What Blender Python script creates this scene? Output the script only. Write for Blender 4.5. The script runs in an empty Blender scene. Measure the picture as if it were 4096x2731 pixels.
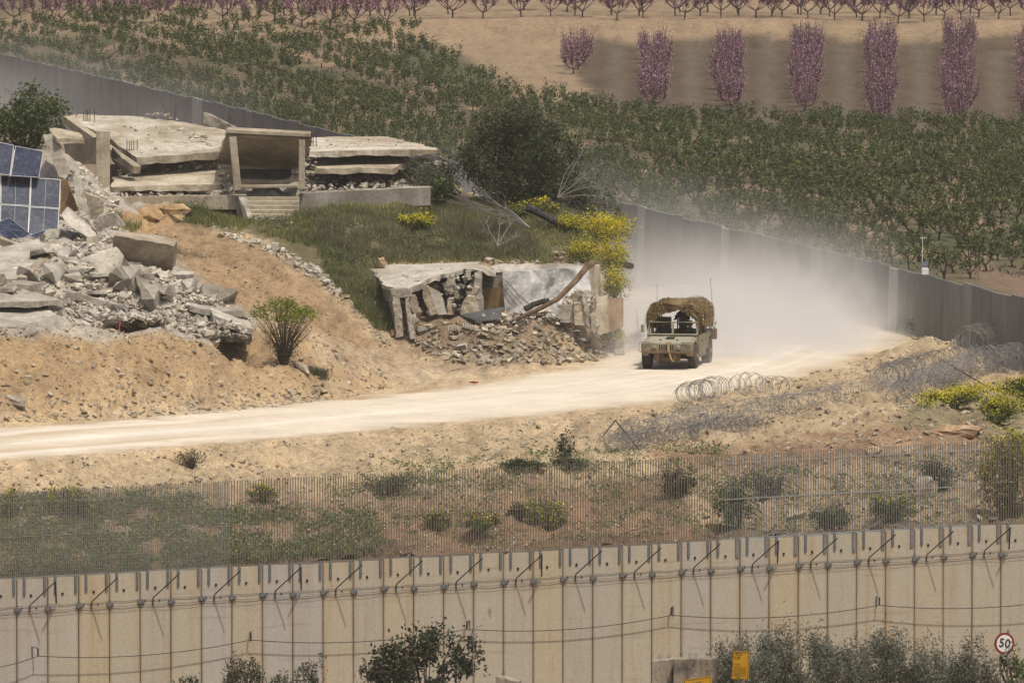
import bpy, math, random
import numpy as np
from mathutils import Vector, Matrix, Euler

SC = bpy.context.scene
COL = SC.collection
R = random.Random(11)
NR = np.random.RandomState(5)

# ------------------------------------------------------------------ camera, light, exposure
PITCH = math.radians(4.0)
FPX = 40000.0                      # focal length in pixels of a 4096 px wide frame
ZC = 29.07
cam_d = bpy.data.cameras.new('camera')
cam_d.sensor_width = 36.0
cam_d.lens = 36.0 * FPX / 4096.0
cam_d.clip_start = 5.0
cam_d.clip_end = 4000.0
cam = bpy.data.objects.new('camera', cam_d)
COL.objects.link(cam)
cam.location = (0, 0, ZC)
cam.rotation_euler = (math.pi / 2 - PITCH, 0, 0)
SC.camera = cam

SUN_DIR = Vector((0.60, -0.82, 2.3)).normalized()      # towards the sun
sun_el = math.asin(SUN_DIR.z)
sun_az = math.atan2(SUN_DIR.x, SUN_DIR.y)
world = bpy.data.worlds.new('World')
SC.world = world
world.use_nodes = True
wn = world.node_tree
sky = wn.nodes.new('ShaderNodeTexSky')
sky.sky_type = 'NISHITA'
sky.sun_disc = False
sky.sun_elevation = sun_el
sky.sun_rotation = sun_az
sky.air_density = 0.7
sky.dust_density = 7.0
wn.links.new(sky.outputs['Color'], wn.nodes['Background'].inputs['Color'])
wn.nodes['Background'].inputs['Strength'].default_value = 0.12
sl = bpy.data.lights.new('sun', 'SUN')
sl.energy = 3.3
sl.angle = math.radians(0.9)
sl.color = (1.0, 0.955, 0.85)
so = bpy.data.objects.new('sun', sl)
COL.objects.link(so)
so.rotation_euler = SUN_DIR.to_track_quat('Z', 'Y').to_euler()
SC.view_settings.view_transform = 'Standard'
SC.view_settings.look = 'None'
SC.view_settings.gamma = 1.0
SC.view_settings.use_curve_mapping = False
SC.view_settings.exposure = -0.08
SC.cycles.max_bounces = 6
SC.cycles.diffuse_bounces = 3
SC.cycles.transparent_max_bounces = 12
SC.cycles.volume_bounces = 1
SC.cycles.volume_step_rate = 1.0
SC.cycles.volume_max_steps = 256

CP, SP = math.cos(PITCH), math.sin(PITCH)


def W(u, v, Y):
    """World point at depth Y that the photograph shows at (u, v)."""
    dx = (u - 2048.0) / FPX
    dy = (1365.5 - v) / FPX
    t = Y / (CP + dy * SP)
    return Vector((dx * t, Y, ZC + t * (-SP + dy * CP)))


def WZ(u, v, z=0.0):
    dx = (u - 2048.0) / FPX
    dy = (1365.5 - v) / FPX
    t = (z - ZC) / (-SP + dy * CP)
    return Vector((dx * t, t * (CP + dy * SP), z))


def proj(x, y, z):
    dz = z - ZC
    f = y * CP - dz * SP
    up = y * SP + dz * CP
    return 2048.0 + FPX * x / f, 1365.5 - FPX * up / f


# ------------------------------------------------------------------ tags and objects
def tag(o, label=None, cat=None, group=None, kind=None):
    if label: o['label'] = label
    if cat: o['category'] = cat
    if group: o['group'] = group
    if kind: o['kind'] = kind
    return o


def thing(name, label, cat, loc=(0, 0, 0), rz=0.0, group=None, rot=None):
    o = bpy.data.objects.new(name, None)
    COL.objects.link(o)
    o.empty_display_size = 0.2
    o.location = loc
    o.rotation_euler = rot if rot is not None else (0, 0, rz)
    return tag(o, label, cat, group)


def link(name, me, mat=None, parent=None, loc=None, rot=None, scale=None):
    o = bpy.data.objects.new(name, me)
    COL.objects.link(o)
    if mat is not None and len(me.materials) == 0:
        me.materials.append(mat)
    if parent is not None: o.parent = parent
    if loc is not None: o.location = loc
    if rot is not None: o.rotation_euler = rot
    if scale is not None: o.scale = scale
    return o


def copy_tree(o, parent=None):
    c = o.copy()
    COL.objects.link(c)
    c.parent = parent
    for ch in o.children:
        copy_tree(ch, c)
    return c


class MB:
    """Collects shapes given in world space; verts are stored relative to origin o."""
    def __init__(s, o=(0, 0, 0)):
        s.v, s.f, s.o = [], [], Vector(o)

    def add(s, vs, fs):
        n = len(s.v)
        o = s.o
        s.v.extend([(p[0] - o[0], p[1] - o[1], p[2] - o[2]) for p in vs])
        s.f.extend([tuple(i + n for i in f) for f in fs])
        return s

    def box(s, c, size, rot=None, taper=1.0):
        hx, hy, hz = size[0] / 2, size[1] / 2, size[2] / 2
        vs = []
        for z in (-1, 1):
            k = taper if z > 0 else 1.0
            for x, y in ((-1, -1), (1, -1), (1, 1), (-1, 1)):
                p = Vector((x * hx * k, y * hy * k, z * hz))
                if rot is not None: p = rot @ p
                vs.append(p + Vector(c))
        return s.add(vs, [(3, 2, 1, 0), (4, 5, 6, 7), (0, 1, 5, 4), (1, 2, 6, 5), (2, 3, 7, 6), (3, 0, 4, 7)])

    def hexa(s, bot, top):
        n = len(bot)
        vs = list(bot) + list(top)
        fs = [tuple(range(n - 1, -1, -1)), tuple(range(n, 2 * n))]
        for i in range(n):
            j = (i + 1) % n
            fs.append((i, j, n + j, n + i))
        return s.add(vs, fs)

    def prism(s, poly, vec, rough=0.0, seg=0.5, rng=None):
        """Polygon extruded by vec; rough breaks its outline into a ragged edge."""
        poly = [Vector(p) for p in poly]
        vec = Vector(vec)
        if rough > 0:
            rng = rng or R
            out = []
            n = len(poly)
            nrm = vec.normalized()
            for i in range(n):
                a, b = poly[i], poly[(i + 1) % n]
                L = (b - a).length
                k = max(1, int(L / seg))
                side = (b - a).normalized().cross(nrm)
                for q in range(k):
                    t = (q + (rng.uniform(-.25, .25) if q else 0)) / k
                    out.append(a.lerp(b, t) + side * (rng.uniform(-1, 1) * rough if q else rng.uniform(-.4, .4) * rough))
            top = [p + vec + Vector((rng.uniform(-1, 1), rng.uniform(-1, 1), rng.uniform(-1, 1))) * rough * .6 for p in out]
            return s.hexa(top, out)
        return s.hexa([p + vec for p in poly], poly)

    def tube(s, pts, r, n=5, r2=None, cap=True):
        pts = [Vector(p) for p in pts]
        m = len(pts)
        if r2 is None: r2 = r
        base = len(s.v)
        vs, fs = [], []
        up = None
        for i, p in enumerate(pts):
            d = (pts[min(i + 1, m - 1)] - pts[max(i - 1, 0)])
            if d.length < 1e-9: d = Vector((0, 0, 1))
            d.normalize()
            ref = up if up is not None else (Vector((0, 0, 1)) if abs(d.z) < .9 else Vector((1, 0, 0)))
            a = d.cross(ref)
            if a.length < 1e-6: a = d.cross(Vector((0, 1, 0)))
            a.normalize()
            b = d.cross(a)
            up = -b if False else ref
            rr = r + (r2 - r) * i / max(1, m - 1)
            for k in range(n):
                t = 2 * math.pi * k / n
                vs.append(p + a * (math.cos(t) * rr) + b * (math.sin(t) * rr))
        for i in range(m - 1):
            for k in range(n):
                k2 = (k + 1) % n
                fs.append((i * n + k, i * n + k2, (i + 1) * n + k2, (i + 1) * n + k))
        if cap and n > 2:
            fs.append(tuple(range(n - 1, -1, -1)))
            fs.append(tuple((m - 1) * n + k for k in range(n)))
        return s.add(vs, fs)

    def lathe(s, prof, axis, c, n=16):
        """prof: (radius, along) pairs about an axis through c."""
        axis = Vector(axis).normalized()
        ref = Vector((0, 0, 1)) if abs(axis.z) < .9 else Vector((1, 0, 0))
        a = axis.cross(ref).normalized()
        b = axis.cross(a)
        vs, fs = [], []
        for (r, h) in prof:
            for k in range(n):
                t = 2 * math.pi * k / n
                vs.append(Vector(c) + axis * h + (a * math.cos(t) + b * math.sin(t)) * r)
        m = len(prof)
        for i in range(m - 1):
            for k in range(n):
                k2 = (k + 1) % n
                fs.append((i * n + k, i * n + k2, (i + 1) * n + k2, (i + 1) * n + k))
        fs.append(tuple(range(n - 1, -1, -1)))
        fs.append(tuple((m - 1) * n + k for k in range(n)))
        return s.add(vs, fs)

    def mesh(s, name, smooth=False):
        me = bpy.data.meshes.new(name)
        me.from_pydata(s.v, [], s.f)
        me.validate(clean_customdata=False)
        if smooth:
            me.polygons.foreach_set('use_smooth', [True] * len(me.polygons))
        me.update()
        return me

    def build(s, name, mat, parent=None, smooth=False):
        """The object sits at origin o (top level) or at o relative to nothing when parented to a thing located at o."""
        me = s.mesh(name, smooth)
        o = link(name, me, mat, parent)
        if parent is None: o.location = s.o
        return o


def np_mesh(name, verts, faces, mat, parent=None, attr=None, smooth=False, loc=None):
    """verts Nx3, faces MxK (all the same K)."""
    me = bpy.data.meshes.new(name)
    verts = np.asarray(verts, dtype=np.float32)
    faces = np.asarray(faces, dtype=np.int32)
    k = faces.shape[1]
    me.vertices.add(len(verts))
    me.vertices.foreach_set('co', verts.ravel())
    me.loops.add(faces.size)
    me.loops.foreach_set('vertex_index', faces.ravel())
    me.polygons.add(len(faces))
    me.polygons.foreach_set('loop_start', np.arange(len(faces), dtype=np.int32) * k)
    me.polygons.foreach_set('loop_total', np.full(len(faces), k, dtype=np.int32))
    me.polygons.foreach_set('use_smooth', np.full(len(faces), bool(smooth)))
    me.update(calc_edges=True)
    if attr is not None:
        for an, av in attr.items():
            av = np.asarray(av, dtype=np.float32)
            if av.ndim == 1:
                a = me.attributes.new(an, 'FLOAT', 'POINT')
                a.data.foreach_set('value', av)
            else:
                a = me.attributes.new(an, 'FLOAT_COLOR', 'POINT')
                if av.shape[1] == 3: av = np.concatenate([av, np.ones((len(av), 1), np.float32)], 1)
                a.data.foreach_set('color', av.ravel())
    if mat is not None: me.materials.append(mat)
    o = link(name, me, None, parent)
    if loc is not None: o.location = loc
    return o


# ------------------------------------------------------------------ materials
def lin(r, g, b):
    f = lambda c: (c / 255 / 12.92) if c / 255 <= .04045 else ((c / 255 + .055) / 1.055) ** 2.4
    return (f(r), f(g), f(b), 1.0)


class NT:
    def __init__(s, name):
        s.m = bpy.data.materials.new(name)
        s.m.use_nodes = True
        s.t = s.m.node_tree
        s.bsdf = s.t.nodes['Principled BSDF']
        s.bsdf.inputs['Specular IOR Level'].default_value = 0.2

    def n(s, typ, **kw):
        nd = s.t.nodes.new(typ)
        for k, v in kw.items():
            if k in nd.inputs.keys(): nd.inputs[k].default_value = v
            else: setattr(nd, k, v)
        return nd

    def l(s, a, b): s.t.links.new(a, b)

    def coord(s, kind='Object', scale=(1, 1, 1), rot=(0, 0, 0)):
        tc = s.n('ShaderNodeTexCoord')
        mp = s.n('ShaderNodeMapping')
        mp.inputs['Scale'].default_value = scale
        mp.inputs['Rotation'].default_value = rot
        s.l(tc.outputs[kind], mp.inputs['Vector'])
        return mp.outputs['Vector']

    def pos(s, scale=(1, 1, 1)):
        g = s.n('ShaderNodeNewGeometry')
        mp = s.n('ShaderNodeMapping')
        mp.inputs['Scale'].default_value = scale
        s.l(g.outputs['Position'], mp.inputs['Vector'])
        return mp.outputs['Vector']

    def noise(s, vec, scale, detail=4.0, rough=.55, dist=0.0):
        nd = s.n('ShaderNodeTexNoise', Scale=scale, Detail=detail, Roughness=rough, Distortion=dist)
        s.l(vec, nd.inputs['Vector'])
        return nd.outputs['Fac']

    def ramp(s, fac, stops):
        nd = s.n('ShaderNodeValToRGB')
        e = nd.color_ramp.elements
        while len(e) > 1: e.remove(e[-1])
        e[0].position, e[0].color = stops[0]
        for p, c in stops[1:]:
            x = e.new(p); x.color = c
        s.l(fac, nd.inputs['Fac'])
        return nd.outputs['Color']

    def mix(s, fac, a, b, mode='MIX'):
        nd = s.n('ShaderNodeMixRGB', blend_type=mode)
        for i, x in (('Fac', fac), ('Color1', a), ('Color2', b)):
            if hasattr(x, 'links'): s.l(x, nd.inputs[i])
            else: nd.inputs[i].default_value = x
        return nd.outputs['Color']

    def math(s, op, a, b=0.0):
        nd = s.n('ShaderNodeMath', operation=op)
        for i, x in ((0, a), (1, b)):
            if hasattr(x, 'links'): s.l(x, nd.inputs[i])
            else: nd.inputs[i].default_value = x
        return nd.outputs[0]

    def bump(s, fac, strength=.4, dist=.05):
        nd = s.n('ShaderNodeBump', Strength=strength, Distance=dist)
        s.l(fac, nd.inputs['Height'])
        s.l(nd.outputs['Normal'], s.bsdf.inputs['Normal'])

    def done(s, col, rough=.9, metal=0.0):
        if hasattr(col, 'links'): s.l(col, s.bsdf.inputs['Base Color'])
        else: s.bsdf.inputs['Base Color'].default_value = col
        s.bsdf.inputs['Roughness'].default_value = rough
        s.bsdf.inputs['Metallic'].default_value = metal
        return s.m


K0, K1 = (0, 0, 0, 1), (1, 1, 1, 1)


def m_plain(name, c, c2=None, scale=4.0, rough=.7, metal=0.0, bump=0.0, space='Object', vary=0.0):
    t = NT(name)
    vec = t.coord('Object') if space == 'Object' else t.pos()
    f = t.noise(vec, scale, 5.0, .6)
    col = t.ramp(f, [(.3, c), (.7, c2 or c)])
    if vary > 0:
        oi = t.n('ShaderNodeObjectInfo')
        v = t.math('MULTIPLY_ADD', oi.outputs['Random'], vary * 2)
        v.node.inputs[2].default_value = 1.0 - vary
        hs = t.n('ShaderNodeHueSaturation')
        t.l(v, hs.inputs['Value'])
        t.l(col, hs.inputs['Color'])
        col = hs.outputs['Color']
    if bump > 0: t.bump(t.noise(vec, scale * 3, 4), bump, .03)
    return t.done(col, rough, metal)


def m_concrete(name, base, dark, light, scale=.6, bump=.5, vary=.12, stain=None):
    """Weathered concrete: blotches, pitting, run-off stains."""
    t = NT(name)
    vec = t.pos()
    f = t.noise(vec, scale, 6.0, .62, .3)
    col = t.ramp(f, [(.36, dark), (.5, base), (.64, light)])
    f2 = t.noise(vec, scale * 9, 5.0, .65)
    col = t.mix(.55, col, t.ramp(f2, [(.3, (.42, .41, .40, 1)), (.7, K1)]), 'MULTIPLY')
    f3 = t.noise(vec, 7.5, 7.0, .78)
    col = t.mix(.8, col, t.ramp(f3, [(.32, (.50, .48, .45, 1)), (.47, K1), (.7, (1.12, 1.12, 1.1, 1))]), 'MULTIPLY')
    sv = t.noise(t.pos((3.2, 3.2, .35)), 1.0, 4.0, .6)
    col = t.mix(t.ramp(sv, [(.5, K0), (.72, (.75, .75, .75, 1))]), col, stain or dark)
    oi = t.n('ShaderNodeObjectInfo')
    hs = t.n('ShaderNodeHueSaturation')
    v = t.math('MULTIPLY_ADD', oi.outputs['Random'], vary * 2)
    v.node.inputs[2].default_value = 1.0 - vary
    t.l(v, hs.inputs['Value'])
    t.l(col, hs.inputs['Color'])
    t.bump(t.noise(vec, 14, 6, .7), bump, .04)
    return t.done(hs.outputs['Color'], .92)


def m_leaf(name, c1, c2, c3=None, trans=.35, big=.8, vary=.12):
    """Leaves: one random value per leaf ('rnd'), slow position noise, per-plant variation, some light through."""
    t = NT(name)
    at = t.n('ShaderNodeAttribute', attribute_name='rnd')
    stops = [(.15, c1), (.85, c2)]
    if c3: stops = [(.1, c1), (.55, c2), (.95, c3)]
    col = t.ramp(at.outputs['Fac'], stops)
    f = t.noise(t.pos(), big, 3)
    col = t.mix(.5, col, t.ramp(f, [(.32, (.5, .5, .46, 1)), (.68, (1.25, 1.2, 1.1, 1))]), 'MULTIPLY')
    oi = t.n('ShaderNodeObjectInfo')
    hs = t.n('ShaderNodeHueSaturation')
    v = t.math('MULTIPLY_ADD', oi.outputs['Random'], vary * 2)
    v.node.inputs[2].default_value = 1.0 - vary
    t.l(v, hs.inputs['Value'])
    t.l(col, hs.inputs['Color'])
    col = hs.outputs['Color']
    t.done(col, .75)
    tr = t.n('ShaderNodeBsdfTranslucent')
    t.l(col, tr.inputs['Color'])
    mx = t.n('ShaderNodeMixShader')
    mx.inputs[0].default_value = trans
    t.l(t.bsdf.outputs[0], mx.inputs[1])
    t.l(tr.outputs[0], mx.inputs[2])
    out = t.t.nodes['Material Output']
    t.l(mx.outputs[0], out.inputs['Surface'])
    return t.m


def m_soil(name, bump=.6):
    """Soil: its own colour per place (attribute 'soil'), grain, pebbles, clods."""
    t = NT(name)
    at = t.n('ShaderNodeAttribute', attribute_name='soil')
    rg = t.n('ShaderNodeAttribute', attribute_name='coarse')
    vec = t.pos()
    f1 = t.noise(vec, .35, 5, .6)
    f2 = t.noise(vec, 3.0, 6, .68)
    f3 = t.noise(vec, 16.0, 4, .7)
    col = t.mix(.5, at.outputs['Color'], t.ramp(f1, [(.3, (.72, .69, .66, 1)), (.7, (1.15, 1.12, 1.08, 1))]), 'MULTIPLY')
    g2 = t.mix(1.0, col, t.ramp(f2, [(.25, (.5, .47, .44, 1)), (.5, K1), (.75, (1.22, 1.2, 1.16, 1))]), 'MULTIPLY')
    col = t.mix(rg.outputs['Fac'], col, g2)
    g3 = t.mix(1.0, col, t.ramp(f3, [(.3, (.55, .53, .5, 1)), (.55, K1), (.8, (1.2, 1.2, 1.2, 1))]), 'MULTIPLY')
    col = t.mix(rg.outputs['Fac'], col, g3)
    f4 = t.noise(t.pos((1.0, .16, 1.0)), 1.1, 5, .7)
    cf = t.n('ShaderNodeMapRange'); cf.inputs[1].default_value = .45; cf.inputs[2].default_value = .9; cf.inputs[4].default_value = .7
    t.l(rg.outputs['Fac'], cf.inputs[0])
    col = t.mix(cf.outputs[0], col, t.ramp(f4, [(.3, (.55, .53, .5, 1)), (.5, K1), (.7, (1.25, 1.22, 1.15, 1))]), 'MULTIPLY')
    h = t.math('ADD', t.math('MULTIPLY', f2, .8), t.math('MULTIPLY', f3, .25))
    h = t.math('MULTIPLY', h, rg.outputs['Fac'])
    t.bump(h, bump, .25)
    return t.done(col, .97)


# ------------------------------------------------------------------ numpy noise and masks
_perm = np.random.RandomState(3).rand(256, 256)


def vnoise(x, y):
    xi = np.floor(x).astype(int); yi = np.floor(y).astype(int)
    fx = x - xi; fy = y - yi
    fx = fx * fx * (3 - 2 * fx); fy = fy * fy * (3 - 2 * fy)
    a = _perm[xi % 256, yi % 256]; b = _perm[(xi + 1) % 256, yi % 256]
    c = _perm[xi % 256, (yi + 1) % 256]; d = _perm[(xi + 1) % 256, (yi + 1) % 256]
    return (a * (1 - fx) + b * fx) * (1 - fy) + (c * (1 - fx) + d * fx) * fy


def fbm(x, y, o=4, g=.5):
    s = 0; a = 1; n = 0
    for i in range(o):
        s = s + a * (vnoise(x * 2 ** i + 17.3 * i, y * 2 ** i + 5.1 * i) - .5)
        n += a; a *= g
    return s / n * 2


def poly_dist(px, py, poly):
    """Signed distance to a polygon (positive inside)."""
    poly = np.asarray(poly, float)
    inside = np.zeros(px.shape, bool)
    d2 = np.full(px.shape, 1e18)
    n = len(poly)
    for i in range(n):
        x1, y1 = poly[i]; x2, y2 = poly[(i + 1) % n]
        ex, ey = x2 - x1, y2 - y1
        t = np.clip(((px - x1) * ex + (py - y1) * ey) / (ex * ex + ey * ey + 1e-12), 0, 1)
        d2 = np.minimum(d2, (px - x1 - t * ex) ** 2 + (py - y1 - t * ey) ** 2)
        c = ((y1 > py) != (y2 > py)) & (px < (x2 - x1) * (py - y1) / (y2 - y1 + 1e-12) + x1)
        inside ^= c
    d = np.sqrt(d2)
    return np.where(inside, d, -d)


def line_dist(px, py, pts):
    pts = np.asarray(pts, float)
    d2 = np.full(np.shape(px), 1e18)
    for i in range(len(pts) - 1):
        x1, y1 = pts[i]; x2, y2 = pts[i + 1]
        ex, ey = x2 - x1, y2 - y1
        t = np.clip(((px - x1) * ex + (py - y1) * ey) / (ex * ex + ey * ey + 1e-12), 0, 1)
        d2 = np.minimum(d2, (px - x1 - t * ex) ** 2 + (py - y1 - t * ey) ** 2)
    return np.sqrt(d2)


def sstep(a, b, x):
    t = np.clip((x - a) / (b - a), 0, 1)
    return t * t * (3 - 2 * t)
# ------------------------------------------------------------------ the ground
ROAD_UV = [(-600, 1775), (-300, 1738), (0, 1708), (600, 1668), (1000, 1628), (1500, 1580), (1900, 1528), (2300, 1462), (2470, 1400), (2520, 1310),
           (2480, 1240), (2400, 1190), (2300, 1150), (2950, 1190), (3400, 1262), (3600, 1305), (3660, 1345), (3560, 1400),
           (3350, 1480), (3000, 1555), (2600, 1620), (2000, 1682), (1400, 1735), (1000, 1764), (500, 1803), (0, 1842), (-300, 1872), (-600, 1910)]
ROAD_W = [(p.x, p.y) for p in (WZ(u, v) for u, v in ROAD_UV)]

# border wall line (foreground) and far grey wall line
WA, WB = W(62, 2316, 340.2), W(3998, 2098, 353.7)
wall_dir = Vector((WB.x - WA.x, WB.y - WA.y, 0)); PANEL = wall_dir.length / 33.0; wall_dir.normalize()
GA = Vector((20.6, 403.0, 0)); gdir = Vector((-53.6, 241.0, 0)).normalized()      # along the far wall, away from the camera


def wall_y(x):      # depth of the border wall at x
    return WA.y + (x - WA.x) * wall_dir.y / wall_dir.x


def far_side(x, y):     # metres beyond the grey wall
    return (x - GA.x) * gdir.y - (y - GA.y) * gdir.x


ctl = []
for (u, v) in ROAD_UV: ctl.append(tuple(WZ(u, v)))
for (u, v) in [(200, 1770), (800, 1715), (1300, 1685), (1900, 1610), (2500, 1530), (3000, 1450), (3200, 1350), (2800, 1300), (2700, 1420), (3450, 1350)]:
    ctl.append(tuple(WZ(u, v)))
for (u, v, Y) in [
    # berm crest, then the trough behind it
    (-500, 1340, 375.5), (-250, 1325, 376), (0, 1335, 376.8), (130, 1312, 377), (330, 1300, 377.5), (430, 1338, 378), (420, 1352, 378.3), (560, 1360, 378.8), (650, 1352, 379.4), (720, 1338, 380),
    (820, 1392, 381), (950, 1425, 382), (1060, 1475, 383.5),
    (-400, 1420, 380), (200, 1420, 381), (450, 1430, 381.5), (700, 1430, 383), (1000, 1500, 386),
    (200, 1500, 375), (700, 1520, 378), (1000, 1570, 382.5),
    # second soil pile
    (1190, 1320, 388), (1330, 1385, 389), (1450, 1455, 390.5), (1560, 1508, 392), (1300, 1480, 387), (1180, 1460, 385.5), (1430, 1530, 389.5),
    # rubble heap of the fallen building
    (-400, 1240, 386), (100, 1240, 386.8), (350, 1255, 388.6), (600, 1275, 389), (850, 1310, 389.8), (980, 1330, 390),
    (450, 1440, 385.8), (600, 1450, 386), (900, 1480, 387.3),
    (-300, 1110, 391), (300, 1120, 391), (650, 1135, 392), (900, 1220, 391), (1010, 1268, 391), (450, 1010, 397), (150, 1010, 396), (-300, 1000, 396), (330, 900, 403), (700, 1075, 397),
    (420, 800, 412), (290, 640, 418), (345, 680, 419.3), (250, 650, 417), (412, 772, 419.4), (440, 792, 419), (480, 802, 418.6), (550, 815, 418.7), (60, 992, 399), (-150, 992, 399), (220, 985, 400), (60, 975, 401.6), (170, 975, 401.6), (-100, 975, 401.6), (330, 720, 415), (200, 700, 414), (-200, 690, 412), (50, 640, 415), (-200, 600, 418), (120, 580, 419),
    # dirt path climbing left
    (1560, 1428, 402), (1400, 1372, 403), (1320, 1292, 404.5), (1200, 1192, 406.5), (1050, 1092, 409), (900, 1002, 411.5), (760, 942, 414), (640, 895, 416.5),
    (1060, 1220, 405.5), (850, 1085, 408.5), (730, 1010, 411.5),
    # earth mound by the house
    (500, 868, 417), (600, 826, 418), (700, 832, 418.5), (800, 875, 417.5),
    # house platform
    (750, 832, 420), (950, 885, 419), (1200, 885, 419), (1400, 832, 420), (1720, 818, 420.3), (450, 795, 421), (1000, 775, 422.5), (1300, 765, 423), (1700, 765, 423),
    # grass slope right of the path
    (950, 935, 414.5), (1150, 1003, 412.5), (1330, 1103, 409.8), (1400, 1203, 407.2), (1450, 1283, 404.8), (1540, 1352, 403.2),
    (1300, 852, 418.5), (1500, 930, 415.8), (1250, 955, 414), (1380, 1050, 411), (1470, 1130, 408.5),
    (1500, 1035, 412.7), (1800, 1025, 412.9), (2100, 1030, 413.3), (2330, 1030, 413), (2000, 925, 417), (2250, 905, 418), (1750, 905, 417.8), (1800, 800, 422), (2100, 830, 421.3),
    (2330, 862, 419.5), (2420, 935, 416), (2430, 1040, 412.6),
    # mound of debris before the small ruin
    (1640, 1292, 405.4), (1850, 1262, 405.8), (2050, 1290, 405.8), (2250, 1240, 406), (2330, 1270, 405.6),
    (1700, 1380, 403.2), (1900, 1400, 402.8), (2100, 1400, 402.6), (2300, 1390, 402.3), (2450, 1385, 402.3),
    # slope between road and border wall
    (3860, 1385, 405), (3700, 1370, 405.3), (3880, 1470, 397), (3600, 1480, 396), (4000, 1580, 386), (3700, 1620, 382), (3900, 1690, 376), (3700, 1690, 374.5), (3500, 1690, 374), (3250, 1640, 380), (3950, 1760, 371),
    (3400, 1760, 370.3), (2900, 1740, 371), (2500, 1790, 367.5), (2050, 1740, 371), (1500, 1830, 363.5), (1000, 1850, 361.5), (500, 1900, 358), (0, 1950, 354.5), (-400, 1990, 352),
    (2000, 1840, 362.5), (1000, 1950, 354.5), (300, 2020, 350.5), (3000, 1860, 363.5), (3700, 1840, 365),
    (4500, 1650, 376), (4500, 1450, 390), (4096, 1600, 383), (4096, 1800, 367),
]:
    ctl.append(tuple(W(u, v, Y)))
# debris mound foot on the plane
for (u, v) in [(1640, 1450), (1800, 1470), (2100, 1470), (2350, 1450), (2500, 1420), (1200, 1600), (800, 1648), (400, 1682)]:
    ctl.append(tuple(WZ(u, v)))
for u in (450, 1000, 1600):
    for Y in (428, 433.5):
        ctl.append(((u - 2048) / FPX * Y, Y, 5.4))
for (x, y, z) in [(-3.2, 407.5, .9), (-1, 408.3, .8), (1.2, 408.6, .8), (2.6, 408.5, .8), (5.9, 405, 0), (5.7, 410, 0), (5.8, 415, 0), (6.0, 421, 0), (6.2, 428, 0),
                  (5.0, 409, .9), (5.0, 414, 1.6), (5.1, 419, 2.2), (4.4, 426, 3.0), (3, 434, 2.2), (-4, 440, 2.6), (-12, 441, 2.6), (-24, 440, 3.5), (-30, 430, 6), (-30, 445, 1),
                  (-30, 455, -1.5), (-15, 452, -1.5), (-5, 452, -1), (3, 446, 0), (8, 440, 0), (10, 431, 0), (14, 420, 0), (17.5, 411, 0), (19, 405, -.2), (21.5, 398, -.6), (23, 390, -.7),
                  (-40, 420, 8), (-45, 380, 4), (-40, 360, 0), (-45, 345, -3), (40, 360, -2.5), (30, 352, -2.6), (35, 380, -1)]:
    ctl.append((x, y, z))
for i in range(-14, 52, 3):     # the ground right behind the border wall
    p = WA + wall_dir * (PANEL * i)
    top = W(62 + 119.3 * i, 2316 - 6.6 * i, p.y).z
    ctl.append((p.x, p.y + .8, top - .10))
    ctl.append((p.x - wall_dir.y * 0, p.y - 3, top - .4))
ctl = np.array(ctl)
_cx, _cy, _cz = ctl[:, 0], ctl[:, 1], ctl[:, 2]
_c2 = 1.2


def _ker(dx, dy): return np.sqrt(dx * dx + dy * dy + _c2)


_n = len(ctl)
A = np.zeros((_n + 3, _n + 3))
A[:_n, :_n] = _ker(_cx[:, None] - _cx[None], _cy[:, None] - _cy[None]) - np.eye(_n) * .12
A[:_n, _n] = 1; A[:_n, _n + 1] = _cx; A[:_n, _n + 2] = _cy - 400
A[_n:, :_n] = A[:_n, _n:].T
_w = np.linalg.solve(A, np.concatenate([_cz, [0, 0, 0]]))


def H0(x, y):
    x = np.atleast_1d(np.asarray(x, float)); y = np.atleast_1d(np.asarray(y, float))
    out = np.empty(x.shape)
    xf, yf = x.ravel(), y.ravel()
    of = out.ravel()
    for i in range(0, len(xf), 20000):
        a, b = xf[i:i + 20000], yf[i:i + 20000]
        of[i:i + 20000] = _ker(a[:, None] - _cx[None], b[:, None] - _cy[None]) @ _w[:_n] + _w[_n] + _w[_n + 1] * a + _w[_n + 2] * (b - 400)
    out = of.reshape(x.shape)
    rd = poly_dist(x, y, ROAD_W)
    k = sstep(-2.2, .3, rd)
    h = out * (1 - k)
    # relief of the loose ground, calm on the road
    rough = 1 - sstep(-1.5, .5, rd)
    h = h + rough * (fbm(x * .35, y * .35, 3) * .22 + fbm(x * 1.3 + 9, y * 1.3, 4, .6) * .26 + (np.abs(fbm(x * .8 + y * .5, (y - x * .4) * .5 + 7, 3)) - .2) * .62 + fbm(x * 2.3, y * 2.3 + 5, 3, .6) * .12) + fbm(x * .5, y * .9 + 4, 3) * .03
    return h


def zfar(x, y):
    h = np.interp(y, [395, 440, 480, 530, 590, 640, 641.5, 646.5, 700, 900], [-.4, -.1, .5, .9, 1.3, 3.1, 3.25, 4.6, 5.2, 20])
    s = np.maximum(far_side(np.asarray(x, float), np.asarray(y, float)), 0)
    h = np.where(np.asarray(y) < 720, np.minimum(h, .6 + s * .22), h)
    return h + fbm(np.asarray(x) * .12, np.asarray(y) * .05, 3) * .35 * np.minimum(1, s / 6)


def H(x, y):
    """Height of the ground at one point."""
    if far_side(x, y) > 0.2 and y > 398: return float(zfar(x, y))
    return float(H0(x, y)[0])


# ---- soil colours (albedo, linear)
def L3(r, g, b): return np.array(lin(r, g, b)[:3])


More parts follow.
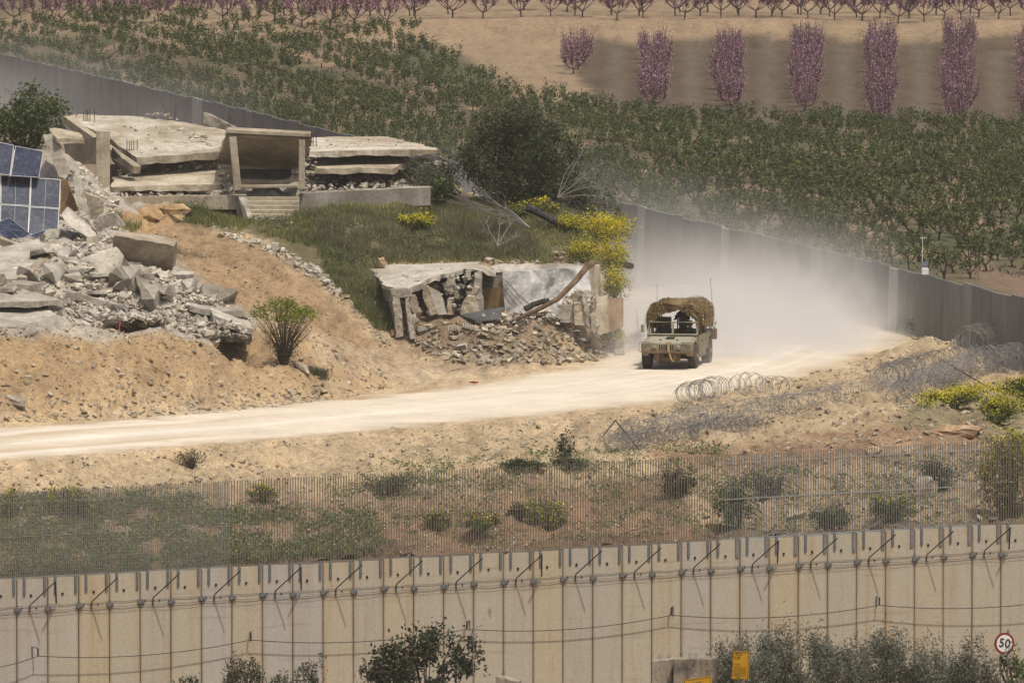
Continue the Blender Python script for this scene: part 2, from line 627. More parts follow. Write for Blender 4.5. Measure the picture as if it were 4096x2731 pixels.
C_ROAD = np.array([.60, .535, .435]); C_EDGE = np.array([.50, .39, .25]); C_TAN = np.array([.41, .325, .21]); C_BERM = np.array([.35, .246, .136])
C_PATH = np.array([.32, .228, .136]); C_BROWN = np.array([.17, .122, .085]); C_GREY = np.array([.39, .36, .31]); C_GRASS = np.array([.11, .105, .055])
C_RED = np.array([.24, .155, .098]); C_OCHRE = np.array([.38, .262, .14]); C_FIELD = np.array([.105, .08, .055]); C_BANK = np.array([.29, .215, .14]); C_LIGHT = np.array([.5, .41, .30])


def soil_colour(x, y, z):
    u, v = proj(x, y, z)
    n = fbm(x * .45, y * .45, 4) * 60 + fbm(x * 1.7, y * 1.7, 3) * 25
    col = np.tile(C_TAN, (len(x), 1))

    def blend(c, k):
        nonlocal col
        k = np.clip(k, 0, 1)[:, None]
        col = col * (1 - k) + c * k

    def area(poly, soft): return sstep(-soft, soft, poly_dist(u, v, poly) + n)
    blend(C_BERM, area([(-900, 1280), (600, 1270), (1100, 1330), (1300, 1270), (1700, 1480), (1500, 1590), (900, 1650), (-900, 1720)], 30) * .8)
    blend(C_GREY, area([(-900, 500), (250, 500), (470, 900), (780, 1050), (1020, 1250), (1000, 1400), (600, 1360), (-900, 1330)], 20))
    blend(C_PATH, area([(560, 880), (760, 880), (1100, 1000), (1420, 1260), (1560, 1400), (1800, 1440), (1500, 1500), (1180, 1330), (1000, 1240), (700, 1040), (560, 940)], 30))
    blend(C_LIGHT, area([(1250, 1330), (1560, 1420), (2100, 1480), (1900, 1550), (1500, 1520), (1250, 1420)], 40) * .55)
    blend(C_OCHRE, area([(480, 830), (640, 800), (800, 850), (760, 905), (500, 910)], 15))
    blend(C_GREY * .95, area([(350, 690), (1780, 690), (1740, 790), (1200, 780), (350, 830)], 12))
    blend(C_GRASS, area([(680, 800), (1000, 830), (1750, 800), (2100, 760), (2470, 850), (2520, 1000), (2480, 1150), (2380, 1060), (1470, 1050), (1580, 1300), (1500, 1330), (1330, 1130), (1000, 950), (700, 900)], 25) * .9)
    blend(C_BROWN * 1.25, area([(1560, 1270), (2360, 1230), (2500, 1400), (2350, 1455), (1800, 1455), (1580, 1370)], 25) * .8)
    # slope above the border wall
    blend(C_BROWN * 1.5, area([(-900, 2010), (600, 1970), (1500, 1960), (2700, 1880), (2800, 2300), (-900, 2500)], 50) * .85)
    blend(C_RED, area([(1250, 2060), (1900, 2040), (2720, 1900), (2830, 2200), (1250, 2300)], 60) * .8)
    blend(C_RED, area([(2600, 1780), (3300, 1740), (3950, 1640), (3980, 1790), (3000, 1880), (2600, 1860)], 40) * .85)
    blend(C_BROWN * 1.35, area([(2800, 1860), (4600, 1760), (4600, 2300), (2800, 2300)], 50) * .55)
    blend(C_GRASS * 1.3, area([(3650, 1600), (4600, 1500), (4600, 1800), (3950, 1760), (3600, 1690)], 25) * .6)
    # road: limestone dust
    rd = poly_dist(x, y, ROAD_W) + fbm(x * .5, y * .5, 3) * .9
    blend(C_EDGE, sstep(-2.6, .2, rd) * .85)
    blend(C_ROAD, sstep(-.3, 1.6, rd))
    # compacted wheel bands
    rd0 = poly_dist(x, y, ROAD_W) + fbm(x * .08, y * .08, 2) * .5
    band = fbm(rd0 * 1.25, x * .035 + 3, 3, .6)
    blend(C_EDGE * .92, sstep(.05, .5, band) * sstep(.2, 1.2, rd) * .6)
    blend(np.array([.69, .64, .555]), sstep(.05, .45, -band) * sstep(.6, 1.6, rd) * .8)
    blend(C_EDGE * .85, sstep(.12, .4, fbm(rd0 * 2.6 + 9, x * .06, 3, .6)) * sstep(.1, 1.0, rd) * .28)
    blend(C_TAN * .95, sstep(.1, .5, fbm(x * .55, y * .8, 4)) * sstep(2.6, .4, rd) * sstep(-.3, .3, rd) * .6)
    coarse = 1 - .72 * sstep(-.6, 1.8, rd)
    return col, coarse


m_ground = m_soil('soil_dry')
gx = np.arange(-30, 30.01, .2)
gy = np.arange(339, 452.01, .2)
X, Y = np.meshgrid(gx, gy)
keep_y = np.maximum(Y, wall_y(X) + .28)       # nothing in front of the border wall's back
Z = H0(X, keep_y)
Y = keep_y
fsd = far_side(X, Y)
rdg = poly_dist(X, Y, ROAD_W)
nx, ny = len(gx), len(gy)
idx = np.arange(nx * ny).reshape(ny, nx)
quads = np.stack([idx[:-1, :-1], idx[:-1, 1:], idx[1:, 1:], idx[1:, :-1]], -1).reshape(-1, 4)
VX = np.stack([X.ravel(), Y.ravel(), Z.ravel()], 1)
U_, V_ = proj(VX[:, 0], VX[:, 1], VX[:, 2])
scol, scoarse = soil_colour(VX[:, 0], VX[:, 1], VX[:, 2])
qc = quads
rq = rdg.ravel()[qc].mean(1)
fq = fsd.ravel()[qc].mean(1)
degenerate = np.ptp(Y.ravel()[qc], axis=1) < 1e-6
uq, vq = U_[qc].mean(1), V_[qc].mean(1)
yq = Y.ravel()[qc].mean(1)
near_edge_v = np.interp(uq, [p[0] for p in ROAD_UV[14:][::-1]], [p[1] for p in ROAD_UV[14:][::-1]])
cls = np.full(len(qc), 2)
cls[(vq > near_edge_v) & (yq < 412)] = 1
cls[(poly_dist(uq, vq, [(-3000, 1270), (600, 1270), (1100, 1330), (1300, 1280), (1700, 1480), (1500, 1590), (900, 1660), (-3000, 1800)]) > 0) & (yq < 394)] = 3
cls[poly_dist(uq, vq, [(560, 880), (760, 880), (1100, 1000), (1420, 1260), (1560, 1400), (1900, 1450), (1500, 1560), (1180, 1330), (1000, 1240), (700, 1040), (560, 940)]) > 0] = 4
cls[rq > .2] = 0
cls[(fq > 1.0) | degenerate] = -1
setting = {}
for k, nm in ((0, 'dirt_road'), (1, 'embankment'), (2, 'hillside'), (3, 'earth_berm'), (4, 'dirt_path')):
    q = qc[cls == k]
    used, inv = np.unique(q, return_inverse=True)
    o = np_mesh(nm, VX[used], inv.reshape(-1, 4), m_ground, attr={'soil': scol[used], 'coarse': scoarse[used]}, smooth=True)
    tag(o, kind='structure')
    setting[nm] = o

# ---- the fields beyond the grey wall
fs = np.concatenate([np.arange(0.0, 60, .7), np.arange(60, 400, 5)])
ft = np.concatenate([np.arange(-60, 300, 1.2), np.arange(300, 460, 8)])
S_, T_ = np.meshgrid(fs, ft)
FX = GA.x + gdir.x * T_ + gdir.y * (S_ + .35)
FY = GA.y + gdir.y * T_ - gdir.x * (S_ + .35)
FZ = zfar(FX, FY)
FU, FV = proj(FX, FY, FZ)
fu, fv = FU.ravel(), FV.ravel()
nn = fbm(FX * .25, FY * .08, 4).ravel()
fcol = np.tile(C_BANK * .95, (FX.size, 1))


def fblend(c, k):
    global fcol
    k = np.clip(k, 0, 1)[:, None]
    fcol = fcol * (1 - k) + c * k


fld = sstep(-14, 14, poly_dist(fu, fv, [(2290, 200), (2340, 158), (6000, 150), (6000, 900), (3300, 700), (2500, 480), (2330, 330)]) + nn * 45)
fblend(C_FIELD, fld)
rowx = (fu - 2615.0) / 305.0
furrow = np.abs(((rowx + .5) % 1.0) - .5)
fblend(C_FIELD * np.array([.82, .72, .66]), fld * sstep(.06, 0, np.abs(furrow - .30)) * .9)
fblend(np.array([.13, .11, .08]), fld * sstep(.36, .45, furrow) * .8)
orch = sstep(-30, 40, poly_dist(fu, fv, [(-3000, 130), (300, 150), (1000, 160), (1700, 190), (2050, 330), (2500, 490), (2900, 520), (6000, 560), (6000, 3000), (-3000, 1000)]) + nn * 40)
fblend(np.array([.14, .11, .068]), orch)
fblend(np.array([.085, .09, .045]), orch * sstep(-.25, .3, nn))
fblend(np.array([.27, .19, .125]), orch * sstep(.2, .5, fbm(FX * .5 + 40, FY * .13, 3).ravel()))
fblend(C_BROWN * 1.1, sstep(-15, 25, poly_dist(fu, fv, [(3850, 1080), (6000, 1080), (6000, 1400), (4096, 1200), (3900, 1130)])))
farz = sstep(690, 720, FY.ravel())
fblend(np.array([.13, .12, .07]), farz)
nx2, ny2 = len(fs), len(ft)
idx = np.arange(nx2 * ny2).reshape(ny2, nx2)
q = np.stack([idx[:-1, :-1], idx[:-1, 1:], idx[1:, 1:], idx[1:, :-1]], -1).reshape(-1, 4)
tag(np_mesh('orchard_field', np.stack([FX.ravel(), FY.ravel(), FZ.ravel()], 1), q, m_ground,
            attr={'soil': fcol, 'coarse': np.full(FX.size, .8)}, smooth=True), kind='structure')

# ---- the field between the knoll and the grey wall
bs = np.concatenate([np.arange(-160, -40, 12.0), np.arange(-40, .1, 2)])
bt = np.arange(38, 460, 3.0)
S_, T_ = np.meshgrid(bs, bt)
BX = GA.x + gdir.x * T_ + gdir.y * (S_ + .9); BY = GA.y + gdir.y * T_ - gdir.x * (S_ + .9)
BZ = np.interp(BY, [440, 452, 480, 900], [-.6, -1.3, -1.2, -.8]) + fbm(BX * .1, BY * .1, 3) * .3
ok = BY > 447
idx = np.arange(BX.size).reshape(len(bt), len(bs))
q = np.stack([idx[:-1, :-1], idx[:-1, 1:], idx[1:, 1:], idx[1:, :-1]], -1).reshape(-1, 4)
q = q[ok.ravel()[q].all(1)]
tag(np_mesh('back_field', np.stack([BX.ravel(), BY.ravel(), BZ.ravel()], 1), q, m_ground,
            attr={'soil': np.tile(C_BANK * .8, (BX.size, 1)), 'coarse': np.ones(BX.size)}, smooth=True), kind='structure')

# ---- the valley floor before the border wall, and the plain left and right that nothing in view shows
vx = np.array([-1500, -300, -60, -30, 30, 60, 300, 1500.0]); vy = np.array([-300, 100, 250, 320, 339.4, 350, 365.])
vxx, vyy = np.meshgrid(vx, vy)
lim = wall_y(vxx) - .2
vyy = np.minimum(vyy, np.where(np.abs(vxx) < 61, lim, 365))
vzz = np.full(vxx.shape, -10.2)
n1, n2 = len(vx), len(vy)
idx = np.arange(n1 * n2).reshape(n2, n1)
q = np.stack([idx[:-1, :-1], idx[:-1, 1:], idx[1:, 1:], idx[1:, :-1]], -1).reshape(-1, 4)
tag(np_mesh('valley_ground', np.stack([vxx.ravel(), vyy.ravel(), vzz.ravel()], 1), q, m_ground,
            attr={'soil': np.tile(C_BERM * .8, (n1 * n2, 1)), 'coarse': np.ones(n1 * n2)}), kind='structure')
# ------------------------------------------------------------------ materials of walls and metal
def m_border():
    t = NT('border_concrete')
    oi = t.n('ShaderNodeObjectInfo')
    vec = t.coord('Object')
    base = t.ramp(oi.outputs['Random'], [(0, (.39, .358, .30, 1)), (.3, (.425, .382, .30, 1)), (.7, (.435, .38, .285, 1)), (.85, (.445, .375, .262, 1)), (.93, (.40, .375, .33, 1)), (1, (.41, .385, .335, 1))])
    g = t.n('ShaderNodeNewGeometry')
    mp = t.n('ShaderNodeMapping'); mp.inputs['Scale'].default_value = (1, 1, .06)
    t.l(g.outputs['Position'], mp.inputs['Vector'])
    streak = t.noise(mp.outputs['Vector'], 3.2, 5, .65)
    col = t.mix(t.ramp(streak, [(.5, K0), (.8, (.75, .75, .75, 1))]), base, (.36, .235, .115, 1))
    pale = t.noise(t.pos((1, 1, .25)), .9, 4, .6)
    col = t.mix(t.ramp(pale, [(.55, K0), (.8, (.5, .5, .5, 1))]), col, (.46, .44, .42, 1))
    # rust-brown run-off hugging the panel's two long edges
    sx = t.n('ShaderNodeSeparateXYZ'); t.l(vec, sx.inputs[0])
    ax = t.math('ABSOLUTE', sx.outputs['X'])
    edge = t.n('ShaderNodeMapRange'); edge.inputs[1].default_value = PANEL * .38; edge.inputs[2].default_value = PANEL * .5
    t.l(ax, edge.inputs[0])
    en = t.math('MULTIPLY', edge.outputs[0], t.noise(t.pos((2, 2, .3)), 1.5, 4, .7))
    col = t.mix(t.ramp(en, [(.08, K0), (.8, (.75, .75, .75, 1))]), col, (.24, .155, .08, 1))
    f2 = t.noise(vec, 9, 6, .7)
    col = t.mix(.5, col, t.ramp(f2, [(.3, (.66, .65, .63, 1)), (.7, (1.1, 1.1, 1.1, 1))]), 'MULTIPLY')
    hl = t.noise(t.pos((.25, .25, 4)), 1.3, 3, .5)
    col = t.mix(t.ramp(hl, [(.62, K0), (.72, (.35, .35, .35, 1))]), col, (.24, .19, .13, 1))
    t.bump(f2, .25, .03)
    return t.done(col, .9)


M_BORDER = m_border()
M_GALV = m_plain('galvanised_steel', (.24, .245, .235, 1), (.18, .185, .175, 1), 6, .55, .4)
M_RAIL = m_plain('galvanised_rail', (.30, .31, .30, 1), (.24, .25, .24, 1), 6, .5, .3)
M_RUST = m_plain('rusty_steel', (.20, .17, .135, 1), (.16, .14, .115, 1), 3, .8, .2)
M_DARK = m_plain('dark_steel', (.055, .052, .05, 1), (.085, .08, .075, 1), 3, .7, .3)
M_GREENSTEEL = m_plain('green_steel', (.21, .20, .17, 1), (.26, .25, .21, 1), 3, .7, .2)
M_CABLE = m_plain('black_cable', (.03, .03, .03, 1), (.04, .04, .04, 1), 3, .6)
M_PLATE = m_plain('grey_plate', (.13, .14, .15, 1), (.19, .2, .2, 1), 5, .55, .4)
M_HOLE = m_plain('dark_hole', (.018, .016, .014, 1), (.028, .024, .02, 1), 5, .9)

fn = Vector((wall_dir.y, -wall_dir.x, 0))         # out of the border wall towards the camera
top_z = lambda i: W(62 + 119.3 * i, 2316 - 6.6 * i, (WA + wall_dir * PANEL * i).y).z
border = thing('border_wall', 'long pale concrete panel wall with rust streaks along the bottom of the view', 'wall', (WA.x, WA.y, -10.2))
BO = Vector(border.location)


def panel_mesh(h):
    mb = MB()
    w = PANEL - .022
    c = .025
    pts = [(-w / 2, -.125 + c), (-w / 2 + c, -.125), (w / 2 - c, -.125), (w / 2, -.125 + c), (w / 2, .125), (-w / 2, .125)]
    mb.hexa([Vector((x, y, 0)) for x, y in pts], [Vector((x, y, h)) for x, y in pts])
    return mb.mesh('panel')


def disc_mesh(r, d=.03):
    return MB().lathe([(r, 0), (r * .8, d)], (0, -1, 0), (0, 0, 0), 8).mesh('hole')


def add_mat(me, m):
    me.materials.append(m); return me


me_br = add_mat(MB().box((0, -.02, -.28), (.085, .04, .62)).mesh('bracket'), M_PLATE)
me_brl = add_mat(MB().box((0, -.02, -.30), (.125, .04, .70)).mesh('bracket'), M_GALV)
me_jp = add_mat(MB().box((0, -.03, 0), (.24, .06, .13)).box((.06, -.07, .0), (.06, .04, .05)).mesh('joint_plate'), M_PLATE)
me_h1 = add_mat(disc_mesh(.05), M_HOLE)
me_h2 = add_mat(disc_mesh(.03), M_HOLE)
me_brace = add_mat(MB().tube([(0, -.95, .0), (-.60, -.10, -.84), (-.63, -.05, -.90), (-.63, -.04, -1.14)], .023, 5).mesh('brace'), M_DARK)
me_brace2 = add_mat(MB().tube([(0, -.75, -.02), (.26, -.08, -.85)], .03, 5).mesh('brace'), M_DARK)
rz_wall = math.atan2(wall_dir.y, wall_dir.x)
for i in range(-8, 43):
    jx = WA + wall_dir * (PANEL * (i + .5))
    tz = top_z(i + .3) + R.uniform(-.02, .02)
    h = tz + 10.2
    p = link('panel', add_mat(panel_mesh(h), M_BORDER), None, border)
    p.location = Vector((jx.x, jx.y, -10.2)) - BO
    p.rotation_euler = (0, 0, rz_wall + R.uniform(-.004, .004))
    if i < -2 or i > 37: continue
    newish = 23 <= i <= 32
    fy = -.125
    for sx, me in ((-.5 + .24, me_br), (.5 - .10, me_brl if newish else me_br)):
        link('bracket', me, None, p).location = (PANEL * sx, fy, h + .05)
    link('joint_plate', me_jp, None, p).location = (-PANEL / 2 + .02, fy, h - 1.02 + R.uniform(-.02, .02))
    link('bolt_hole', me_h1, None, p).location = (R.uniform(-.03, .03) - .02, fy, h - .55)
    if i % 2 == 0:
        link('brace', me_brace, None, p).location = (PANEL * .47, fy, h)
        for q in (-.38, -.08, .14):
            link('bolt_hole', me_h2, None, p).location = (q, fy, h - .98)
    if i % 8 == 1:
        link('brace', me_brace2, None, p).location = (-PANEL * .5 + .02, fy, h)
# two thin wires strung along the panels
for k, (dz, amp) in enumerate(((-.90, .04), (-1.06, .05), (-1.17, .04))):
    mb = MB(BO)
    pts = []
    for q in range(-16, 160):
        i = q / 4.0
        b = WA + wall_dir * (PANEL * i)
        s = abs(math.sin(i * math.pi / (1 if k < 2 else 2)))
        pts.append(Vector((b.x, b.y, top_z(i) + dz - amp * s + R.uniform(-.012, .012))) + fn * (.15 + .01 * k))
    mb.tube(pts, .008 if k < 2 else .006, 3)
    mb.build('wire', M_DARK, border)

# power cable on bracket arms, well out from the wall
arm_uv = [(-250, 2665), (152, 2622), (1003, 2558), (1868, 2515), (2686, 2459), (3517, 2419), (4320, 2385), (5130, 2345)]
cable_pts = []
arms = []
for (u, v) in arm_uv:
    i = (u - 62) / 119.3
    b = WA + wall_dir * (PANEL * i)
    p = W(u, v, b.y - .45)
    arms.append((b, p))
for k in range(len(arms) - 1):
    a, b = arms[k][1], arms[k + 1][1]
    for q in range(12):
        t = q / 12
        pt = a.lerp(b, t); pt.z -= .25 * 4 * t * (1 - t)
        cable_pts.append(pt)
cable_pts.append(arms[-1][1])
mb = MB(cable_pts[0]); mb.tube(cable_pts, .015, 5)
tag(mb.build('cable', M_CABLE), 'black sagging cable strung on small bracket arms before the concrete wall', 'cable')
for k, (b, p) in enumerate(arms[1:6]):
    w = Vector((b.x, b.y, p.z + .28)) + fn * .13 - wall_dir * .30
    e = p + Vector((0, 0, .27)) + fn * .0
    wh = ['leftmost wire bracket on the concrete wall', 'second wire bracket from the left on the concrete wall', 'wire bracket just above the dark leafy tree',
          'wire bracket right of the dark leafy tree', 'wire bracket above the grey olive trees at the right'][k]
    o = thing('cable_bracket', 'small steel ' + wh, 'bracket', w, 0, 'cable brackets on the concrete wall')
    mb = MB(w); mb.tube([w - Vector((0, 0, .34)), w + Vector((0, 0, .02)), e], .025, 4); mb.build('arm', M_PLATE, o)
    mb = MB(w); mb.tube([e, p], .03, 5); mb.build('insulator', M_CABLE, o)

# ------------------------------------------------------------------ the bar fence on top of the wall, in four lengths
FH = 2.98


def fence(label, i0, i1, pitch, mat, barw, rails, railmat, posts=0, h=FH, cross=0, group='bar fences on the concrete wall'):
    b0 = WA + wall_dir * (PANEL * i0)
    root = thing('bar_fence', label, 'fence', (b0.x, b0.y, top_z(i0)), rz_wall, group)
    L = PANEL * (i1 - i0)
    n = int(L / pitch)
    slope = (top_z(i1) - top_z(i0)) / L
    def at(s):
        i = i0 + s / PANEL
        return top_z(math.floor(i + .001) + .3) - top_z(i0)
    me = MB().box((0, 0, h / 2), (barw, .03, h)).mesh('bar'); me.materials.append(mat)
    for k in range(n):
        o = link('bar', me, None, root)
        o.location = ((k + .5) * pitch, 0, at((k + .5) * pitch) + R.uniform(-.03, .03) + .03)
        o.rotation_euler = (R.uniform(-.006, .006), R.uniform(-.005, .005), 0)
    for (hz, r) in rails:
        if r > .02:
            for k in range(int(math.floor(i0)), int(math.ceil(i1))):
                s0, s1 = max(0, (k - i0) * PANEL), min(L, (k + 1 - i0) * PANEL)
                if s1 - s0 < .1: continue
                z = at((s0 + s1) / 2) + hz
                link('rail', MB().box(((s0 + s1) / 2, -.04, z), (s1 - s0 - .01, .035, .036 if hz > .2 else .08), Matrix.Rotation(-slope * 1.0, 3, 'Y')).mesh('rail'), railmat, root)
        else:
            mb = MB(); mb.tube([(0, -.03, hz), (L, -.03, hz + slope * L)], r, 3); link('rail', mb.mesh('rail'), railmat, root)
    for k in range(0, int(i1 - i0) + 1, posts) if posts else ():
        s = min(L - .03, k * PANEL)
        link('post', MB().box((s, .05, h / 2), (.035, .05, h + .02)).mesh('post'), railmat, root).location = (0, 0, at(s + .05))
    if cross:
        mb = MB()
        m = int(h / cross)
        for q in range(1, m):
            z = h * q / m
            mb.tube([(0, .02, z), (L, .02, z + slope * L)], .006, 3)
        o = link('mesh_wires', mb.mesh('mesh_wires'), mat, root); o['kind'] = 'stuff'
    return root


fence('fine grey-green mesh fence at the left end of the wall, hiding weeds', -4, 7, .066, M_GREENSTEEL, .019, [(.03, .05), (1.45, .007), (2.6, .007)], M_GREENSTEEL, cross=.11)
fence('dark rusty brown bar fence along the middle of the wall, red soil behind', 7, 23.4, .098, M_RUST, .025, [(.03, .05), (1.5, .008)], M_RUST)
fence('light grey galvanised bar fence with two pale rails, right of the rusty one', 23.4, 32.3, .094, M_GALV, .026, [(.04, .05), (1.45, .05), (2.72, .05)], M_RAIL)
fence('short brown bar fence at the right end of the wall, yellow bush behind', 32.3, 37, .098, M_RUST, .030, [(.03, .05), (1.5, .008)], M_RUST)

# ------------------------------------------------------------------ the far grey wall
def m_grey():
    t = NT('grey_wall_concrete')
    oi = t.n('ShaderNodeObjectInfo')
    base = t.ramp(oi.outputs['Random'], [(0, (.195, .195, .185, 1)), (.5, (.225, .225, .21, 1)), (.93, (.25, .25, .235, 1)), (.96, (.42, .415, .385, 1)), (1, (.45, .44, .41, 1))])
    f = t.noise(t.pos((1, 1, .3)), 1.2, 5, .65)
    col = t.mix(.6, base, t.ramp(f, [(.3, (.6, .6, .6, 1)), (.7, (1.15, 1.15, 1.15, 1))]), 'MULTIPLY')
    t.bump(t.noise(t.pos(), 6, 4), .3, .03)
    return t.done(col, .92)


M_GREY = m_grey()
gstart = GA - gdir * 24
grey = thing('grey_wall', 'distant dark grey concrete panel wall half lost in dust, orchard behind', 'wall', (gstart.x, gstart.y, -2.4))
gl = 1.5
rg = math.atan2(gdir.y, gdir.x)
for k in range(0, 246):
    s = k * gl
    b = gstart + gdir * (s + gl / 2)
    zb = np.interp(b.y, [380, 402, 412, 440, 600, 760], [-2.2, -1.2, -.6, -.8, -2.0, -2.3])
    tz = np.interp(b.y, [380, 403, 435, 464, 500, 560, 644, 700], [2.62, 2.62, 2.65, 2.6, 2.65, 2.75, 2.6, 2.6]) + (.05 if k % 5 < 2 else 0) + R.uniform(-.04, .04)
    h = tz - zb
    me = MB().hexa([Vector((x, y, 0)) for x, y in ((-gl / 2 + .012, -.13), (gl / 2 - .012, -.13), (gl / 2 - .012, .13), (-gl / 2 + .012, .13))],
                   [Vector((x, y, h)) for x, y in ((-gl / 2 + .012, -.04), (gl / 2 - .012, -.04), (gl / 2 - .012, .04), (-gl / 2 + .012, .04))]).mesh('panel')
    o = link('panel', me, M_GREY, grey)
    o.location = Vector((b.x, b.y, zb)) - Vector(grey.location)
    o.rotation_euler = (0, 0, rg + R.uniform(-.012, .012))
# ------------------------------------------------------------------ the military truck
def m_paint(name, c, dust, c2=None):
    t = NT(name)
    vec = t.coord('Object')
    f = t.noise(vec, 2.2, 5, .65)
    base = t.ramp(t.noise(vec, 1.1, 2, .5), [(.45, c), (.55, c2 or c)])
    col = t.mix(t.ramp(f, [(.35, (.25, .25, .25, 1)), (.7, (.9, .9, .9, 1))]), base, dust)
    t.bump(t.noise(vec, 20, 3), .15, .01)
    return t.done(col, .75)


M_OLIVE = m_paint('olive_paint', (.15, .14, .095, 1), (.32, .275, .195, 1), (.09, .095, .06, 1))
M_HOOD = m_paint('hood_paint', (.20, .205, .155, 1), (.36, .33, .245, 1), (.14, .145, .11, 1))
M_TYRE = m_plain('tyre_rubber', (.045, .042, .04, 1), (.13, .11, .085, 1), 5, .9, bump=.5)
M_RIM = m_paint('wheel_rim', (.13, .105, .065, 1), (.3, .23, .14, 1))
M_UNDER = m_paint('underbody', (.085, .058, .03, 1), (.19, .125, .065, 1))
M_BLACK = m_plain('black_interior', (.014, .013, .012, 1), (.03, .028, .024, 1), 4, .8)
M_STRAP = m_plain('tan_strap', (.42, .31, .13, 1), (.33, .24, .10, 1), 6, .85)
M_LENS = m_plain('dusty_lens', (.30, .25, .17, 1), (.2, .17, .12, 1), 4, .35)
M_NET = m_leaf('camouflage_net', (.11, .078, .04, 1), (.28, .195, .095, 1), (.45, .33, .17, 1), .3, 2.5, 0)
M_NETB = m_plain('net_backing', (.15, .11, .06, 1), (.23, .165, .085, 1), 7, .95, bump=.8)
M_CAMO = m_plain('soldier_fabric', (.045, .047, .034, 1), (.085, .08, .055, 1), 8, .9)
M_VEST = m_plain('soldier_vest', (.055, .055, .05, 1), (.10, .10, .09, 1), 7, .9)
M_SKIN = m_plain('skin', (.32, .18, .12, 1), (.36, .21, .14, 1), 8, .6)
M_HELMET = m_plain('helmet_cover', (.06, .06, .042, 1), (.105, .095, .06, 1), 9, .9, bump=.6)

VY = math.radians(-10.5)
vb = WZ(2666, 1479)
vb.z = float(H0(vb.x, vb.y)[0])
truck = thing('military_truck', 'dusty olive open-top military truck under brown camouflage netting driving along the dirt road', 'truck', vb, VY)


def bev(o, w=.02, seg=2):
    md = o.modifiers.new('bevel', 'BEVEL'); md.width = w; md.segments = seg; md.limit_method = 'ANGLE'
    return o


def part(name, mb, mat, parent, bw=0.0, smooth=False):
    o = link(name, mb.mesh(name, smooth), mat, parent)
    if bw: bev(o, bw)
    return o


V3 = Vector
# hood: a lofted slab sloping down to the nose, shallow ridge
mb = MB()
mb.hexa([V3((-.80, .02, .98)), V3((.80, .02, .98)), V3((.90, 1.42, .98)), V3((-.90, 1.42, .98))], [V3((-.80, .02, 1.085)), V3((.80, .02, 1.085)), V3((.90, 1.42, 1.25)), V3((-.90, 1.42, 1.25))])
hood = part('hood', mb, M_HOOD, truck, .035)
for x in (-.34, .34):
    link('hood_latch', MB().box((x, .55, 1.16), (.07, .12, .05)).mesh('hood_latch'), M_BLACK, hood)
mb = MB(); mb.box((0, .98, 1.205), (.34, .5, .02), Matrix.Rotation(math.radians(6.8), 3, 'X')); link('hood_grille', mb.mesh('hood_grille'), M_BLACK, hood)
for s in (-1, 1):       # front wings with a wheel arch
    arch = [V3((s * 1.02, .95 + .58 * math.cos(a), .50 + .58 * math.sin(a))) for a in np.linspace(.35, math.pi - .05, 9)]
    poly = [V3((s * 1.02, 1.55, .62)), V3((s * 1.02, 1.55, 1.24)), V3((s * 1.02, 1.30, 1.20)), V3((s * 1.02, .03, 1.05)), V3((s * 1.02, .03, .74))] + arch[::-1]
    if s > 0: mb = MB().prism(poly, (-.24, 0, 0))
    else: mb = MB().prism(poly[::-1], (.24, 0, 0))
    part('front_wing', mb, M_OLIVE, truck)
# nose panel with slots, lights
nose = part('nose_panel', MB().box((0, .0, .90), (2.06, .14, .34)), M_OLIVE, truck, .03)
for k in range(7):
    link('grille_slot', MB().box((-.27 + .09 * k, -.072, .90), (.048, .012, .21)).mesh('grille_slot'), M_BLACK, nose)
for s in (-1, 1):
    hl = part('headlight', MB().lathe([(.115, 0), (.12, .03), (.10, .035)], (0, -1, 0), (s * .49, -.06, .89), 18), M_OLIVE, truck)
    link('lens', MB().lathe([(.092, 0), (.07, .02), (.02, .028)], (0, -1, 0), (s * .49, -.095, .89), 16).mesh('lens', True), M_LENS, hl)
    bl = part('marker_light', MB().lathe([(.062, 0), (.065, .035), (.04, .045)], (0, -1, 0), (s * .88, -.06, .965), 12), M_UNDER, truck)
    link('lens', MB().lathe([(.04, 0), (.03, .02)], (0, -1, 0), (s * .88, -.105, .965), 10).mesh('lens'), M_LENS, bl)
    # brush guard loop round the nose end
    part('guard_bar', MB().tube([(s * .62, -.10, 1.10), (s * 1.04, -.12, 1.10), (s * 1.10, -.12, 1.05), (s * 1.10, -.12, .76), (s * 1.05, -.12, .72), (s * .62, -.10, .72)], .017, 6), M_UNDER, truck)
part('bumper', MB().box((0, -.10, .70), (1.98, .16, .09)), M_UNDER, truck, .02)
mb = MB()
mb.box((0, .15, .52), (1.02, .25, .32), taper=1.1).box((0, .6, .42), (.62, .7, .22)).tube([(-.85, .95, .44), (.85, .95, .44)], .07, 8).box((-.33, .0, .52), (.10, .3, .38)).box((.33, .0, .52), (.10, .3, .38))
mb.lathe([(.0, 0), (.17, .02), (.19, .12), (.12, .24), (0, .26)], (0, 1, 0), (0, .85, .43), 12)
mb.tube([(-.8, 4.25, .44), (.8, 4.25, .44)], .07, 8).box((0, 2.5, .52), (.9, 3.6, .18)).lathe([(.0, 0), (.17, .02), (.19, .12), (.12, .24), (0, .26)], (0, 1, 0), (-.1, 4.1, .44), 12)
part('underbody_frame', mb, M_UNDER, truck)
link('tow_socket', MB().box((-.02, -.01, .57), (.17, .1, .13)).mesh('tow_socket'), M_BLACK, truck)
for s in (-1, 1):
    part('tow_shackle', MB().tube([(s * .36 + .06 * math.cos(a), -.16, .52 + .09 * math.sin(a)) for a in np.linspace(0, 2 * math.pi, 11)], .018, 5), M_UNDER, truck)
    for a, b in (((s * .62, .75, .42), (s * .98, .9, .40)), ((s * .55, 1.1, .46), (s * .95, 1.0, .50))):
        part('suspension_arm', MB().tube([a, b], .04, 6), M_UNDER, truck)
